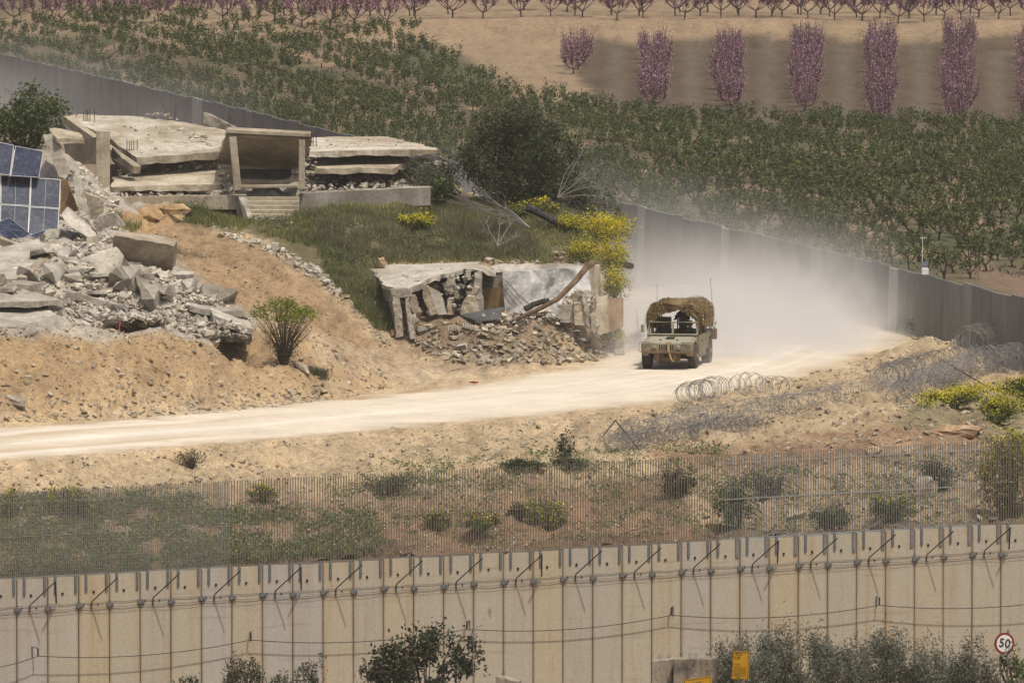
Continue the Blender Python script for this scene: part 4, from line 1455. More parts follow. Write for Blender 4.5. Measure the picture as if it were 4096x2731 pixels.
rebars(house, [(335, 492, .5, 429, .0), (343, 493, .6, 429, .03), (352, 494, .55, 429, -.02), (360, 492, .55, 429, .0), (378, 495, .62, 429, .0),
               (508, 610, .55, 424, .0), (517, 611, .52, 424, .02), (526, 612, .5, 424, .0), (536, 612, .52, 424, -.02), (549, 612, .56, 424, 0),
               (916, 512, .55, 425, -.02), (922, 512, .5, 425, .0), (1196, 532, .45, 424, .0), (1206, 532, .5, 424, .02), (1243, 590, .62, 425, .05), (1252, 590, .6, 425, .03), (1266, 590, .6, 425, -.03),
               (1678, 585, .55, 427, 0), (1690, 586, .5, 427, .02), (1704, 588, .53, 427, 0), (678, 482, .75, 430, -.35), (700, 480, .6, 430, .05)])
rpart(house, 'broken_parapet', M_CHUNK, [(812, 494, 430.6), (814, 450, 430.6), (842, 460, 430.6), (890, 482, 430.6), (944, 512, 430.6), (930, 524, 430.6)], (0, .5, 0), .07, .3)
scatter(uv_pts([(665, 508), (760, 520), (860, 560), (838, 585), (680, 552)], 60, lambda u, v: 431 - (v - 490) * .063), house, 'rubble_block', M_CHUNK, .06, .35, 20, tilt=.3)
scatter(uv_pts([(565, 462), (650, 455), (720, 480), (640, 474)], 22, lambda u, v: 431), house, 'rubble_block', M_CHUNK, .06, .35, 10, tilt=.4)
scatter(uv_pts([(440, 752), (985, 742), (985, 792), (440, 796)], 260, lambda u, v: 420.4 + (790 - v) * .02), house, 'rubble_block', M_CHUNK, .05, .38, 50)
scatter(uv_pts([(1195, 716), (1640, 705), (1722, 742), (1722, 756), (1195, 776)], 240, lambda u, v: 420.6 + (765 - v) * .05), house, 'rubble_block', M_CHUNK, .05, .36, 50)
scatter(uv_pts([(1215, 630), (1270, 630), (1262, 715), (1140, 715)], 50, lambda u, v: 421.5), house, 'rubble_block', M_CHUNK, .1, .45, 20)
scatter(uv_pts([(870, 660), (910, 670), (925, 750), (880, 745)], 30, lambda u, v: 421), house, 'rubble_block', M_CHUNK, .1, .4, 12)
scatter(uv_pts([(460, 680), (560, 690), (870, 650), (872, 668), (640, 700), (460, 715)], 50, lambda u, v: 423.6), house, 'rubble_block', M_CHUNK, .06, .25, 10)
scatter(uv_pts([(300, 470), (560, 475), (870, 600), (560, 620)], 70, lambda u, v: 431.2 - (v - 460) * .052), house, 'rubble_block', M_CHUNK, .04, .2, 14, 2, tilt=.3)
scatter(uv_pts([(1260, 555), (1550, 552), (1720, 590), (1250, 595)], 70, lambda u, v: 431 - (v - 548) * .16), house, 'rubble_block', M_CHUNK, .04, .22, 14, 2, tilt=.3)
for k in range(26):
    u = R.uniform(450, 880) if k < 14 else R.uniform(1250, 1730)
    a = W(u, (632 + 22 - (u - 545) * .07) if k < 14 else 622, 422.9)
    mb = MB(house.location); mb.tube([a, a + Vector((R.uniform(-.15, .15), -.12, -.08)), a + Vector((R.uniform(-.3, .3), -.18, R.uniform(-.5, -.15)))], .011, 3); link('rebar', mb.mesh('rebar'), M_REBAR, house)

# ---- the collapsed building on the left
fallen = thing('collapsed_building', 'flattened grey concrete building spilling rubble above the earth berm on the left', 'building', W(400, 1100, 392))
rpart(fallen, 'wall_block', M_CONC, [(455, 942, 394), (505, 926, 396.8), (650, 945, 397.3), (708, 966, 397), (697, 984, 394.3)], W(446, 1062, 395.0) - W(455, 942, 394), .05, .4)
rpart(fallen, 'leaning_slab', M_CONCG, [(172, 540, 413), (222, 532, 413), (285, 680, 412.4), (262, 716, 412.2), (238, 705, 412.3)], (0, .35, -.05), .06, .3)
rpart(fallen, 'roof_piece', M_CONC, [(228, 553, 412.5), (337, 557, 413.3), (320, 532, 415.2), (214, 510, 415.2), (195, 517, 413.4)], (0, 0, -.2), .05, .4)
rpart(fallen, 'void_shade_sheet', M_DARKC, [(250, 560, 421), (400, 550, 421), (400, 660, 421), (270, 660, 421)], (0, .25, 0), .05)  # dark sheet standing in for the shadowed void left of the pillar
rpart(fallen, 'leaning_column', M_CONCG, [(290, 712, 405.5), (325, 712, 405.5), (332, 790, 405), (357, 850, 404.6), (359, 884, 404.4), (320, 862, 404.5), (298, 760, 405.2)], (0, .4, 0), .03, .3)
rpart(fallen, 'wall_piece', M_BROWNW, [(243, 722, 406), (268, 722, 406), (300, 800, 406), (312, 846, 406), (240, 850, 406)], (0, .4, 0), .04)
rpart(fallen, 'wall_piece', M_CONC, [(331, 768, 407), (395, 790, 407), (415, 812, 407), (412, 852, 407), (362, 884, 407), (345, 800, 407)], (0, .45, 0), .05, .3)
rpart(fallen, 'ribbed_slab', M_CONCG, [(247, 858, 401), (268, 832, 401.5), (384, 932, 401.0), (389, 962, 400.4), (370, 963, 400.2), (255, 882, 400.6)], (0, .5, .05), .03, .25)
rpart(fallen, 'broken_block', M_CHUNK, [(372, 892, 401), (402, 862, 401), (450, 852, 401), (478, 875, 401), (497, 908, 401), (440, 905, 401), (385, 928, 401)], (0, .6, 0), .06, .2)
rpart(fallen, 'column_stub', M_CONC, [(345, 955, 399.5), (395, 940, 399.5), (408, 1025, 399.2), (352, 1032, 399.2)], (0, .45, 0), .04)
rpart(fallen, 'broken_block', M_CHUNK, [(413, 985, 398.4), (430, 978, 398.4), (457, 1020, 398.2), (440, 1046, 398.2), (420, 1042, 398.3)], (0, .4, 0), .03)
rpart(fallen, 'broken_block', M_CONC, [(372, 1032, 397.4), (420, 1027, 397.4), (422, 1060, 397.2), (375, 1066, 397.2)], (0, .4, 0), .05)
rpart(fallen, 'slab', M_CONCG, [(-90, 1112, 389.4), (86, 1116, 389.8), (205, 985, 396), (150, 958, 397), (-90, 1010, 395)], (0, 0, -.25), .07, .5)
bpart(fallen, 'slab_edge_beam', M_CONC, (243, 984, 396.2), (86, 1122, 389.6), .36, .28)
bpart(fallen, 'slab_edge_beam', M_CONC, (-60, 940, 397.6), (124, 1010, 396.2), .3, .3)
rpart(fallen, 'slab', M_CONCG, [(-90, 1210, 385.4), (100, 1208, 385.6), (245, 1199, 386.8), (90, 1150, 389.4), (-90, 1150, 388)], (0, 0, -.2), .05, .6)
rpart(fallen, 'slab', M_CONCG, [(-90, 1308, 382.6), (112, 1308, 382.8), (214, 1312, 383.2), (228, 1256, 386), (190, 1234, 386.8), (-90, 1236, 386)], (0, 0, -.22), .05, .6)
rpart(fallen, 'slab', M_CONCG, [(250, 1160, 389.6), (500, 1222, 389.4), (512, 1196, 391.8), (300, 1140, 392.4)], (0, 0, -.3), .05, .5)
rpart(fallen, 'slab', M_CONCG, [(760, 1222, 390.2), (880, 1246, 390), (972, 1242, 390.3), (958, 1210, 392.4), (800, 1162, 394.6), (640, 1172, 393.2)], (0, 0, -.22), .07, .5)
rpart(fallen, 'slab', M_CONCG, [(850, 1258, 387.2), (960, 1306, 386.8), (1012, 1316, 387.2), (992, 1286, 388.6), (842, 1230, 389.3)], (0, 0, -.22), .06, .4)
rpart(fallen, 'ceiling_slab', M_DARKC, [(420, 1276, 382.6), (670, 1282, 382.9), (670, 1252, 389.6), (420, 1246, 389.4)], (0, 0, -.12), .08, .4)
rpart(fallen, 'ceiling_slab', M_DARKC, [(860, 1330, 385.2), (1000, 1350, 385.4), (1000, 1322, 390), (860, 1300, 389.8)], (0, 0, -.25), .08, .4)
rpart(fallen, 'slab', M_CHUNK, [(244, 1110, 391.2), (330, 1100, 391.6), (318, 1070, 394), (252, 1072, 394)], (0, 0, -.15), .05, .3)
scatter(ground_pts([(-100, 1090), (250, 1080), (470, 1060), (700, 1095), (1010, 1270), (1000, 1330), (850, 1330), (500, 1262), (250, 1245), (-100, 1232)], 3600, 384, 402), fallen, 'rubble_block', M_CHUNK, .06, .50, 130, 4.2)
scatter(ground_pts([(-100, 1090), (250, 1090), (470, 1070), (700, 1100), (960, 1260), (850, 1310), (500, 1255), (-100, 1230)], 46, 384, 402), fallen, 'broken_slab', M_CONCG, .6, 1.6, 46, 1.4, .05, .28)
scatter(ground_pts([(60, 960), (240, 960), (460, 1060), (420, 1090), (230, 1090), (150, 1010)], 16, 388, 404), fallen, 'broken_slab', M_CONCG, .6, 1.3, 16, 1.2, .05, .45)
scatter(ground_pts([(225, 780), (330, 600), (470, 760), (470, 1080), (250, 1085)], 900, 392, 420), fallen, 'rubble_block', M_CHUNK, .06, .5, 60, 3)
scatter(uv_pts([(215, 1245), (500, 1245), (760, 1270), (985, 1310), (1000, 1355), (850, 1342), (690, 1318), (430, 1302), (225, 1310)], 420, lambda u, v: 384.0 + u * .0018 + (1310 - v) * .035 + R.uniform(-.2, .3)), fallen, 'rubble_block', M_CHUNK, .08, .55, 60, 2.4)
scatter(uv_pts([(225, 1300), (440, 1300), (440, 1370), (225, 1350)], 140, lambda u, v: 383.6 + R.uniform(-.2, .3)), fallen, 'rubble_block', M_CHUNK, .1, .5, 20, 2)
scatter(uv_pts([(405, 1262), (690, 1268), (690, 1296), (560, 1290), (410, 1296)], 110, lambda u, v: 382.7 + R.uniform(-.05, .5)), fallen, 'rubble_block', M_CHUNK, .1, .5, 30, 1.8)
scatter(uv_pts([(660, 1310), (740, 1310), (860, 1340), (868, 1400), (780, 1400), (640, 1350)], 110, lambda u, v: 384.6 + R.uniform(-.2, .3)), fallen, 'rubble_block', M_CHUNK, .12, .7, 30, 2)
for k in range(40):
    a = W(R.uniform(235, 470), R.uniform(620, 1090), 401 + R.uniform(-5, 5)) if k < 16 else W(R.uniform(230, 760), R.uniform(1240, 1330), 383.4)
    if k < 16: a.z = float(H0(a.x, a.y)[0]) + .2
    mb = MB(fallen.location)
    d = Vector((R.uniform(-1, 1), R.uniform(-.6, .2), R.uniform(-.6, .8)))
    mb.tube([a, a + d * .4 + Vector((0, 0, .12)), a + d * .9], .013, 3)
    link('rebar', mb.mesh('rebar'), M_REBAR, fallen)
mb = MB(W(474, 1345, 380.5)); mb.tube([W(474, 1352, 380.5), W(484, 1248, 383.4)], .022, 5)
tag(mb.build('red_rod', m_plain('red_paint', (.32, .05, .03, 1), (.2, .05, .035, 1), 4, .6)), 'thin red rod leaning at the dark opening under the rubble', 'rod')

# ---- solar panels thrown about on the heap
def solar(label, c, div=1, row=0):
    c = P3(c)
    root = thing('solar_panel', label, 'solar panel', (c[0] + c[1] + c[2] + c[3]) / 4, 0, 'solar panels on the rubble')
    n = (c[1] - c[0]).cross(c[3] - c[0]).normalized()
    if n.y > 0: n = -n
    mb = MB(root.location); mb.prism(c, -n * .03); link('cell_sheet', mb.mesh('cell_sheet'), M_SOLAR, root)
    mb = MB(root.location)
    for i in range(4): beam(mb, c[i] + n * .006, c[(i + 1) % 4] + n * .006, .022, .04, n)
    link('frame', mb.mesh('frame'), M_ALU, root)
    for k in range(div):
        t = (k + 1) / (div + 1)
        mb = MB(root.location); beam(mb, c[0].lerp(c[1], t) + n * .004, c[3].lerp(c[2], t) + n * .004, .007, .008, n); link('divider', mb.mesh('divider'), M_ALU, root)


solar('solar panel cut by the left edge, upper row, white divider down its middle', [(-70, 556, 405.0), (55, 584, 405.0), (39, 702, 403.6), (-80, 690, 403.6)])
solar('solar panel at the right end of the tilted upper row', [(62, 586, 405.0), (172, 608, 405.0), (155, 711, 403.6), (44, 704, 403.6)])
solar('solar panel sliver at the left edge beside the middle row', [(-115, 700, 404.0), (0, 704, 404.0), (-1, 816, 403.3), (-116, 810, 403.3)])
solar('upper left solar panel of the upright block of four', [(5, 704, 404.0), (121, 711, 404.0), (118, 824, 403.3), (4, 817, 403.3)])
solar('upper right solar panel of the upright block of four', [(127, 712, 404.0), (241, 720, 404.0), (237, 834, 403.3), (121, 826, 403.3)])
solar('lower left solar panel of the upright block of four', [(4, 821, 403.3), (117, 828, 403.3), (112, 935, 402.6), (0, 930, 402.6)])
solar('lower right solar panel of the upright block of four', [(121, 830, 403.3), (236, 838, 403.3), (229, 950, 402.6), (113, 937, 402.6)])
solar('dirty solar panel lying tilted in front of the upright block', [(-42, 905, 402.0), (38, 872, 403), (121, 938, 402.2), (48, 978, 401.0)])
solar('dark solar panel half buried right of the tilted one', [(122, 942, 402.2), (200, 917, 402.4), (197, 985, 401.4), (118, 1010, 401.2)])
solar('small dark broken solar panel under the tilted one', [(60, 975, 401.2), (90, 956, 401.6), (120, 986, 401.3), (96, 1003, 400.8)], 0)

# ---- the small ruin by the road
shed = thing('ruined_shed', 'roadside stone shed with a sagging grey roof and one open white plastered wall', 'building', W(2000, 1300, 406))
rpart(shed, 'roof', M_CONCG, [(1470, 1062, 411.5), (1540, 1143, 405.2), (1578, 1156, 404.4), (1640, 1154, 404.6), (1690, 1133, 405.5), (1738, 1105, 406.5), (1858, 1076, 408.5), (1900, 1067, 410.2), (1923, 1048, 411.5)], (0, 0, -.2), .09, .35)
rpart(shed, 'side_wall', M_CONCG, [(1478, 1085, 411), (1572, 1165, 404.7), (1582, 1350, 404.4), (1500, 1330, 409)], (.3, .05, 0), .05, .5)
rpart(shed, 'back_wall', M_DARKC, [(1600, 1100, 410.3), (2010, 1072, 410.3), (2010, 1300, 410.3), (1600, 1300, 410.3)], (0, .3, 0), .04)  # shade of the shed interior is put into this wall's dark colour
for pl, Yp, mt in (([(1562, 1158), (1620, 1152), (1650, 1160), (1648, 1186), (1600, 1190), (1566, 1180)], 404.2, M_CHUNK),
                   ([(1572, 1186), (1596, 1190), (1604, 1240), (1612, 1345), (1584, 1350)], 404.1, M_CHUNK),
                   ([(1600, 1196), (1622, 1196), (1630, 1340), (1614, 1348)], 404.5, M_DARKC),  # dark slot between the columns, its shade painted as a dark piece
                   ([(1622, 1196), (1636, 1190), (1648, 1260), (1662, 1352), (1640, 1356)], 404.0, M_CONCG),
                   ([(1636, 1190), (1660, 1180), (1674, 1215), (1672, 1258), (1650, 1248)], 404.4, M_STONE),
                   ([(1646, 1262), (1660, 1250), (1666, 1285), (1655, 1300)], 404.2, M_CHUNK),
                   ([(1688, 1136), (1712, 1146), (1726, 1180), (1748, 1256), (1722, 1262), (1692, 1190)], 405.0, M_STONE),
                   ([(1775, 1142), (1800, 1100), (1812, 1130), (1814, 1176), (1778, 1160)], 406.4, M_STONE),
                   ([(1806, 1104), (1818, 1102), (1830, 1150), (1820, 1158)], 406.6, M_CHUNK),
                   ([(1814, 1166), (1832, 1162), (1832, 1184), (1818, 1184)], 406.4, M_STONE),
                   ([(1862, 1085), (1880, 1082), (1882, 1115), (1868, 1112)], 407.2, M_CHUNK),
                   ([(1880, 1176), (1898, 1144), (1918, 1150), (1900, 1200), (1882, 1196)], 405.8, M_STONE),
                   ([(1838, 1262), (1852, 1212), (1868, 1182), (1898, 1186), (1914, 1256)], 405.4, M_STONE),
                   ([(1896, 1092), (1924, 1086), (1934, 1250), (1906, 1256)], 407.0, M_CONCG),
                   ([(1792, 1206), (1808, 1204), (1810, 1258), (1790, 1258)], 405.4, M_STONE),
                   ([(2285, 1178), (2330, 1166), (2352, 1190), (2340, 1240), (2296, 1232)], 405.6, M_STONE),
                   ([(2230, 1220), (2290, 1214), (2296, 1290), (2240, 1290)], 405.2, M_CONCG),
                   ([(2296, 1214), (2330, 1202), (2352, 1300), (2300, 1300)], 405.0, M_STONE),
                   ([(2330, 1180), (2345, 1184), (2372, 1310), (2352, 1312)], 404.9, M_CONCG),
                   ([(2360, 1262), (2374, 1256), (2384, 1335), (2368, 1338)], 404.8, M_CHUNK),
                   ([(2300, 1152), (2370, 1166), (2396, 1190), (2340, 1196)], 405.9, M_CHUNK)):
    rpart(shed, 'wall_stump', mt, [(u, v, Yp) for u, v in pl], (R.uniform(-.05, .05), R.uniform(.3, .5), 0), .035, .22)
rpart(shed, 'plaster_slab', M_CONCG, [(1716, 1150, 405.2), (1752, 1164, 405.4), (1772, 1205, 405.3), (1788, 1258, 405.1), (1750, 1258, 405.0)], (.03, .12, 0), .03, .25)
rpart(shed, 'inside_shade_sheet', M_DARKC, [(1750, 1150, 408), (1850, 1140, 408), (1850, 1270, 407.8), (1750, 1270, 407.8)], (0, .2, 0), .05)  # dark sheet for the roof's shadow in the left part of the shed
rpart(shed, 'ochre_wall', M_ORANGE, [(1934, 1153, 408.7), (2022, 1150, 408.1), (2024, 1256, 408.1), (1934, 1262, 408.7)], (.1, .25, 0), .02)
rpart(shed, 'ochre_wall', M_ORANGE, [(1988, 1275, 405.6), (2020, 1240, 405.8), (2045, 1272, 405.6), (2010, 1290, 405.5)], (0, .15, 0), .03)
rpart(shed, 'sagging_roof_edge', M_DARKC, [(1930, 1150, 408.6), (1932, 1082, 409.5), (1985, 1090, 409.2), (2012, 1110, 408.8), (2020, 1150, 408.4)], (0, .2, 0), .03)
rpart(shed, 'sagging_roof_edge', M_CONCG, [(1858, 1078, 408.2), (1904, 1058, 409.5), (1925, 1066, 409.3), (1985, 1092, 408.8), (1980, 1106, 408), (1925, 1082, 408)], (0, .3, .05), .05, .3)
rpart(shed, 'white_wall', M_PLASTER, [(2010, 1094, 408.2), (2050, 1087, 408.2), (2353, 1066, 408.4), (2368, 1200, 407.8), (2340, 1260, 407.6), (2140, 1290, 407.6), (2022, 1290, 407.7)], (0, .35, 0), .02, .4)
rpart(shed, 'wall_top', M_CONCG, [(1955, 1066, 409.4), (2050, 1056, 409.4), (2352, 1058, 409.3), (2352, 1068, 409), (2050, 1088, 409), (1990, 1090, 409)], (0, .4, 0), .05, .3)
rpart(shed, 'end_wall', M_CONC, [(2354, 1064, 408.5), (2372, 1058, 409.4), (2396, 1064, 409.6), (2404, 1340, 408.4), (2372, 1335, 407.2)], (.05, .5, 0), .02)
rpart(shed, 'low_wall', M_CONC, [(2376, 1192, 406.4), (2428, 1183, 407), (2432, 1330, 406.6), (2384, 1340, 405.8)], (.05, .35, 0), .02)
rpart(shed, 'brown_wall', M_BROWNW, [(2432, 1196, 408.4), (2484, 1192, 408.8), (2486, 1310, 408.6), (2432, 1330, 408.2)], (.1, .3, 0), .02)
scatter(uv_pts([(1950, 1044), (2155, 1046), (2150, 1070), (1960, 1072)], 40, lambda u, v: 409.6), shed, 'rubble_block', M_STONE, .12, .42, 30, 1.2)
scatter(uv_pts([(2225, 1058), (2335, 1058), (2335, 1070), (2225, 1070)], 14, lambda u, v: 409.4), shed, 'rubble_block', M_STONE, .1, .3, 12, 1.2)
scatter(uv_pts([(2215, 1015), (2255, 1012), (2260, 1052), (2210, 1054)], 12, lambda u, v: 411.5), shed, 'rubble_block', M_STONE, .15, .45, 12, 1.2)
scatter(uv_pts([(1600, 1100), (1850, 1060), (1880, 1070), (1660, 1130)], 60, lambda u, v: 411.5 - (v - 1050) * .075), shed, 'rubble_block', M_CHUNK, .05, .22, 10, 2, tilt=.2)
for k in range(9):
    a = W(1955 + 9 * k, 1082 + 5 * k, 408.0); b = W(2040 + 11 * k, 1205 + R.uniform(0, 30), 406.6)
    mb = MB(shed.location); mb.tube([a, a.lerp(b, .5) + Vector((0, 0, -.05)), b], .012, 3); link('rebar', mb.mesh('rebar'), M_REBAR, shed)
pile = [(1590, 1300), (1900, 1290), (2240, 1250), (2330, 1240), (2400, 1310), (2510, 1395), (2380, 1445), (2150, 1462), (1850, 1460), (1640, 1400)]
scatter(ground_pts(pile, 2400, 400, 407.5), shed, 'rubble_block', M_STONE, .04, .5, 110, 3.6)
# hollow blocks with their rows of holes
def hollow_mesh():
    mb = MB()
    mb.box((0, 0, 0), (.42, .2, .2))
    me = mb.mesh('hollow_block')
    me.materials.append(M_CHUNK); me.materials.append(M_HOLE)
    import bmesh
    bm = bmesh.new(); bm.from_mesh(me)
    for z in (-.045, .045):
        for x in (-.14, -.047, .047, .14):
            for (y, sgn) in ((-.101, -1), (.101, 1)):
                vs = [bm.verts.new((x + dx * .032, y, z + dz * .03)) for dx, dz in ((-1, -1), (1, -1), (1, 1), (-1, 1))]
                f = bm.faces.new(vs); f.material_index = 1
    bm.to_mesh(me); bm.free()
    return me


scatter(uv_pts([(1565, 1160), (1660, 1170), (1690, 1300), (1640, 1350), (1580, 1345)], 60, lambda u, v: 404.6 + R.uniform(-.2, .3)), shed, 'rubble_block', M_STONE, .12, .42, 50, 1.4)
scatter(uv_pts([(1690, 1150), (1900, 1090), (1920, 1260), (1700, 1262)], 90, lambda u, v: 407.6 + R.uniform(-.4, .4)), shed, 'rubble_block', M_CHUNK, .12, .45, 40, 1.4)
scatter(uv_pts([(2235, 1215), (2300, 1165), (2370, 1165), (2395, 1330), (2250, 1300)], 90, lambda u, v: 405.6 + R.uniform(-.2, .4)), shed, 'rubble_block', M_STONE, .1, .42, 60, 1.4)
scatter(uv_pts([(1850, 1262), (2240, 1240), (2240, 1300), (1850, 1300)], 120, lambda u, v: 405.2 + R.uniform(-.2, .3)), shed, 'rubble_block', M_CHUNK, .08, .35, 20, 1.6)
me_hb = hollow_mesh()
hp = [(1745, 1322), (1815, 1328), (1870, 1318), (1905, 1295), (1850, 1395), (1870, 1400), (2150, 1275), (2170, 1262), (2270, 1300), (2300, 1310), (2235, 1298), (2060, 1300), (2480, 1395), (1690, 1330), (2110, 1330), (2340, 1330)]
for (u, v) in hp:
    best = None
    for y in np.arange(401, 408, .1):
        x = (u - 2048) / FPX * y
        z = float(H0(x, y)[0]); pv = proj(x, y, z)[1]
        if best is None or abs(pv - v) < best[0]: best = (abs(pv - v), x, y, z)
    o = link('hollow_block', me_hb, None, shed, Vector(best[1:]) + Vector((0, 0, .12)) - Vector(shed.location), Euler((R.uniform(-.7, .7), R.uniform(-.5, .5), R.uniform(-.6, .6))))
# loose timber and metal at the ruin
def log(name, label, cat, pts, r, r2, mat, knots=6):
    pts = [W(*p) for p in pts]
    fine = []
    for i in range(len(pts) - 1):
        for q in range(5):
            fine.append(pts[i].lerp(pts[i + 1], q / 5) + Vector((R.uniform(-1, 1), R.uniform(-1, 1), R.uniform(-1, 1))) * r * .18)
    fine.append(pts[-1])
    mb = MB(pts[0]); mb.tube(fine, r, 9, r2)
    for k in range(knots):
        p = fine[R.randrange(1, len(fine) - 1)]
        mb.tube([p, p + Vector((R.uniform(-.2, .2), R.uniform(-.2, .05), R.uniform(-.05, .2)))], r * .4, 5, r * .15)
    return tag(mb.build(name, mat), label, cat)


log('tree_trunk', 'crooked bare brown trunk leaning across the white plastered wall', 'log', [(2063, 1280, 404.9), (2150, 1238, 405.2), (2230, 1196, 405.6), (2300, 1128, 406.4), (2335, 1082, 407), (2372, 1048, 407.4)], .08, .14, M_WOOD)
log('burnt_beam', 'black burnt beam lying behind the foot of the leaning brown trunk', 'beam', [(2100, 1236, 405.6), (2150, 1212, 405.8), (2196, 1200, 406)], .13, .10, M_CHAR, 3)
ca = P3([(1838, 1262, 405.2), (2020, 1230, 405.8), (1998, 1278, 404.8), (1905, 1288, 404.6)])
sheet = thing('metal_sheet', 'black corrugated metal sheet lying on the earth inside the ruined shed', 'metal sheet', ca[0])
mb = MB(ca[0])
for k in range(8):
    t0, t1 = k / 8, (k + 1) / 8
    a0, a1 = ca[0].lerp(ca[3], t0), ca[1].lerp(ca[2], t0); b0, b1 = ca[0].lerp(ca[3], t1), ca[1].lerp(ca[2], t1)
    up = Vector((0, -.02, .06))
    m0, m1 = a0.lerp(b0, .5) + up, a1.lerp(b1, .5) + up
    mb.add([a0, a1, m1, m0, b0, b1], [(0, 1, 2, 3), (3, 2, 5, 4)])
o = link('corrugated_sheet', mb.mesh('corrugated_sheet'), M_SHEET, sheet)
md = o.modifiers.new('thick', 'SOLIDIFY'); md.thickness = .012

# ---- single rocks
def find_ground(u, v, ylo, yhi):
    ys_ = np.arange(ylo, yhi, .15)
    xs_ = (u - 2048) / FPX * ys_
    zs_ = H0(xs_, ys_)
    pv = proj(xs_, ys_, zs_)[1]
    # first crossing from the camera
    for i in range(len(ys_)):
        if pv[i] <= v: break
    return Vector((xs_[i], ys_[i], zs_[i]))


def boulder(label, u, v, size, mat, ylo, yhi, seed, rot=(0, 0, 0), z=None, name='boulder'):
    import bmesh
    p = find_ground(u, v, ylo, yhi) if z is None else W(u, v, z)
    me = hull_mesh(name, *size, 16, seed, None)
    bm = bmesh.new(); bm.from_mesh(me)
    bmesh.ops.subdivide_edges(bm, edges=bm.edges, cuts=1, use_grid_fill=True)
    rr = random.Random(seed)
    for vv in bm.verts: vv.co += Vector((rr.uniform(-1, 1), rr.uniform(-1, 1), rr.uniform(-1, 1))) * .035 * max(size)
    bm.to_mesh(me); bm.free()
    roughen(me, 1, .05 * max(size), 3.0 / max(size))
    me.materials.append(mat)
    o = link(name, me, None, None, p + Vector((0, 0, size[2] * .3)), rot)
    return tag(o, label, 'rock')


boulder('reddish boulder on the left corner of the shed roof', 1520, 1068, (.55, .5, .5), M_ROCK, 0, 0, 3, z=410.6)
boulder('pale flat stone slab at the foot of the earth berm by the left edge', 50, 1612, (1.0, .6, .35), M_STONE, 366, 378, 4, (.5, .35, .1))
boulder('squared pale block at the right shoulder of the soil heap below the path', 1268, 1310, (.55, .5, .5), M_CHUNK, 384, 396, 5, (.2, .1, .4))
boulder('smaller pale block just right of the squared block on the soil heap', 1305, 1322, (.4, .35, .3), M_CHUNK, 384, 396, 6, (.3, .1, .9))
boulder('long pale stone lying on the slope below the green-topped bush', 1205, 1485, (1.0, .45, .3), M_STONE, 378, 392, 7, (.2, .75, -.3))
boulder('tan rock in front of the left corner of the shed', 1582, 1338, (.45, .4, .35), M_ROCK, 400, 406, 8)
boulder('brown rock at the end of the rock row by the grey wall', 3768, 1335, (.45, .5, .5), M_ROCK, 395, 409, 9)
for k, (u, v, lab) in enumerate([(610, 880, 'left of the two ochre rock lumps below the house'), (700, 880, 'right of the two ochre rock lumps below the house')]):
    boulder('rough ochre rock lump, ' + lab, u, v, (1.3, .9, .8), m_concrete('ochre_rock', (.40, .275, .14, 1), (.25, .165, .085, 1), (.52, .40, .25, 1), 1.5, .9, .05) if k == 0 else bpy.data.materials['ochre_rock'], 412, 421, 12 + k)
boulder('large brown slab of rock on the right bank beside the yellow bushes', 3830, 1742, (2.0, .8, .55), M_ROCK, 362, 384, 15, (0, .05, -.1))
boulder('pale rock behind the galvanised fence', 3190, 2075, (.75, .5, .45), M_STONE, 350, 372, 16, (0, .1, .2))
boulder('tilted concrete block behind the right end of the galvanised fence', 3700, 1990, (.9, .5, 1.0), M_STONE, 352, 374, 17, (.2, .5, .2))
boulder('tan lump of rock low on the slope left of the galvanised fence', 2860, 2120, (.7, .5, .4), M_ROCK, 348, 366, 18)
boulder('tan rock in the middle of the wire-strewn right bank', 3500, 1820, (.7, .5, .4), M_ROCK, 356, 378, 19)
# ---- countless stones on the ground
def stones(parent, poly, n, ylo, yhi, smin, smax, nobj, mat=M_STONE, power=3.0):
    scatter(ground_pts(poly, n, ylo, yhi), parent, 'stone', mat, smin, smax, nobj, power, .22, .6)


stones(setting['earth_berm'], [(-100, 1320), (330, 1300), (700, 1335), (1060, 1470), (1330, 1380), (1640, 1530), (1400, 1590), (900, 1650), (-100, 1700)], 1500, 370, 394, .04, .42, 110, M_STONE, 4)
stones(setting['earth_berm'], [(-100, 1600), (400, 1600), (1000, 1560), (1300, 1530), (1300, 1600), (900, 1650), (-100, 1700)], 420, 370, 390, .05, .4, 50, M_STONE, 3)
stones(setting['hillside'], [(800, 895), (960, 940), (1100, 975), (1340, 1115), (1360, 1180), (1250, 1100), (1080, 1010), (900, 950)], 420, 404, 420, .06, .5, 90, M_CHUNK, 2.4)
stones(setting['hillside'], [(1090, 870), (1280, 880), (1280, 930), (1100, 930)], 90, 410, 420, .06, .36, 25, M_CHUNK)
stones(setting['hillside'], [(1320, 1120), (1380, 1180), (1560, 1370), (1540, 1400), (1440, 1300)], 120, 400, 412, .06, .4, 30)
stones(setting['dirt_path'], [(700, 900), (1100, 1100), (1450, 1390), (1900, 1460), (1500, 1540), (1100, 1300)], 160, 392, 418, .03, .16, 20)
stones(setting['embankment'], [(-100, 1870), (1000, 1780), (2000, 1700), (2600, 1640), (2600, 1880), (1000, 1930), (-100, 2050)], 1500, 346, 384, .03, .3, 70, M_STONE, 4)
stones(setting['embankment'], [(1000, 1860), (2700, 1800), (2800, 2150), (1000, 2280)], 700, 345, 374, .04, .3, 40, M_ROCK, 3.5)
stones(setting['embankment'], [(2600, 1640), (3700, 1380), (3900, 1420), (3950, 1760), (4096, 2080), (2800, 2160)], 1300, 350, 408, .04, .42, 100, M_STONE, 3.5)
stones(setting['hillside'], [(2950, 1195), (3300, 1235), (3650, 1290), (3860, 1370), (3800, 1400), (3600, 1340), (3300, 1270), (2950, 1225)], 260, 403, 446, .08, .5, 60, M_STONE, 2)


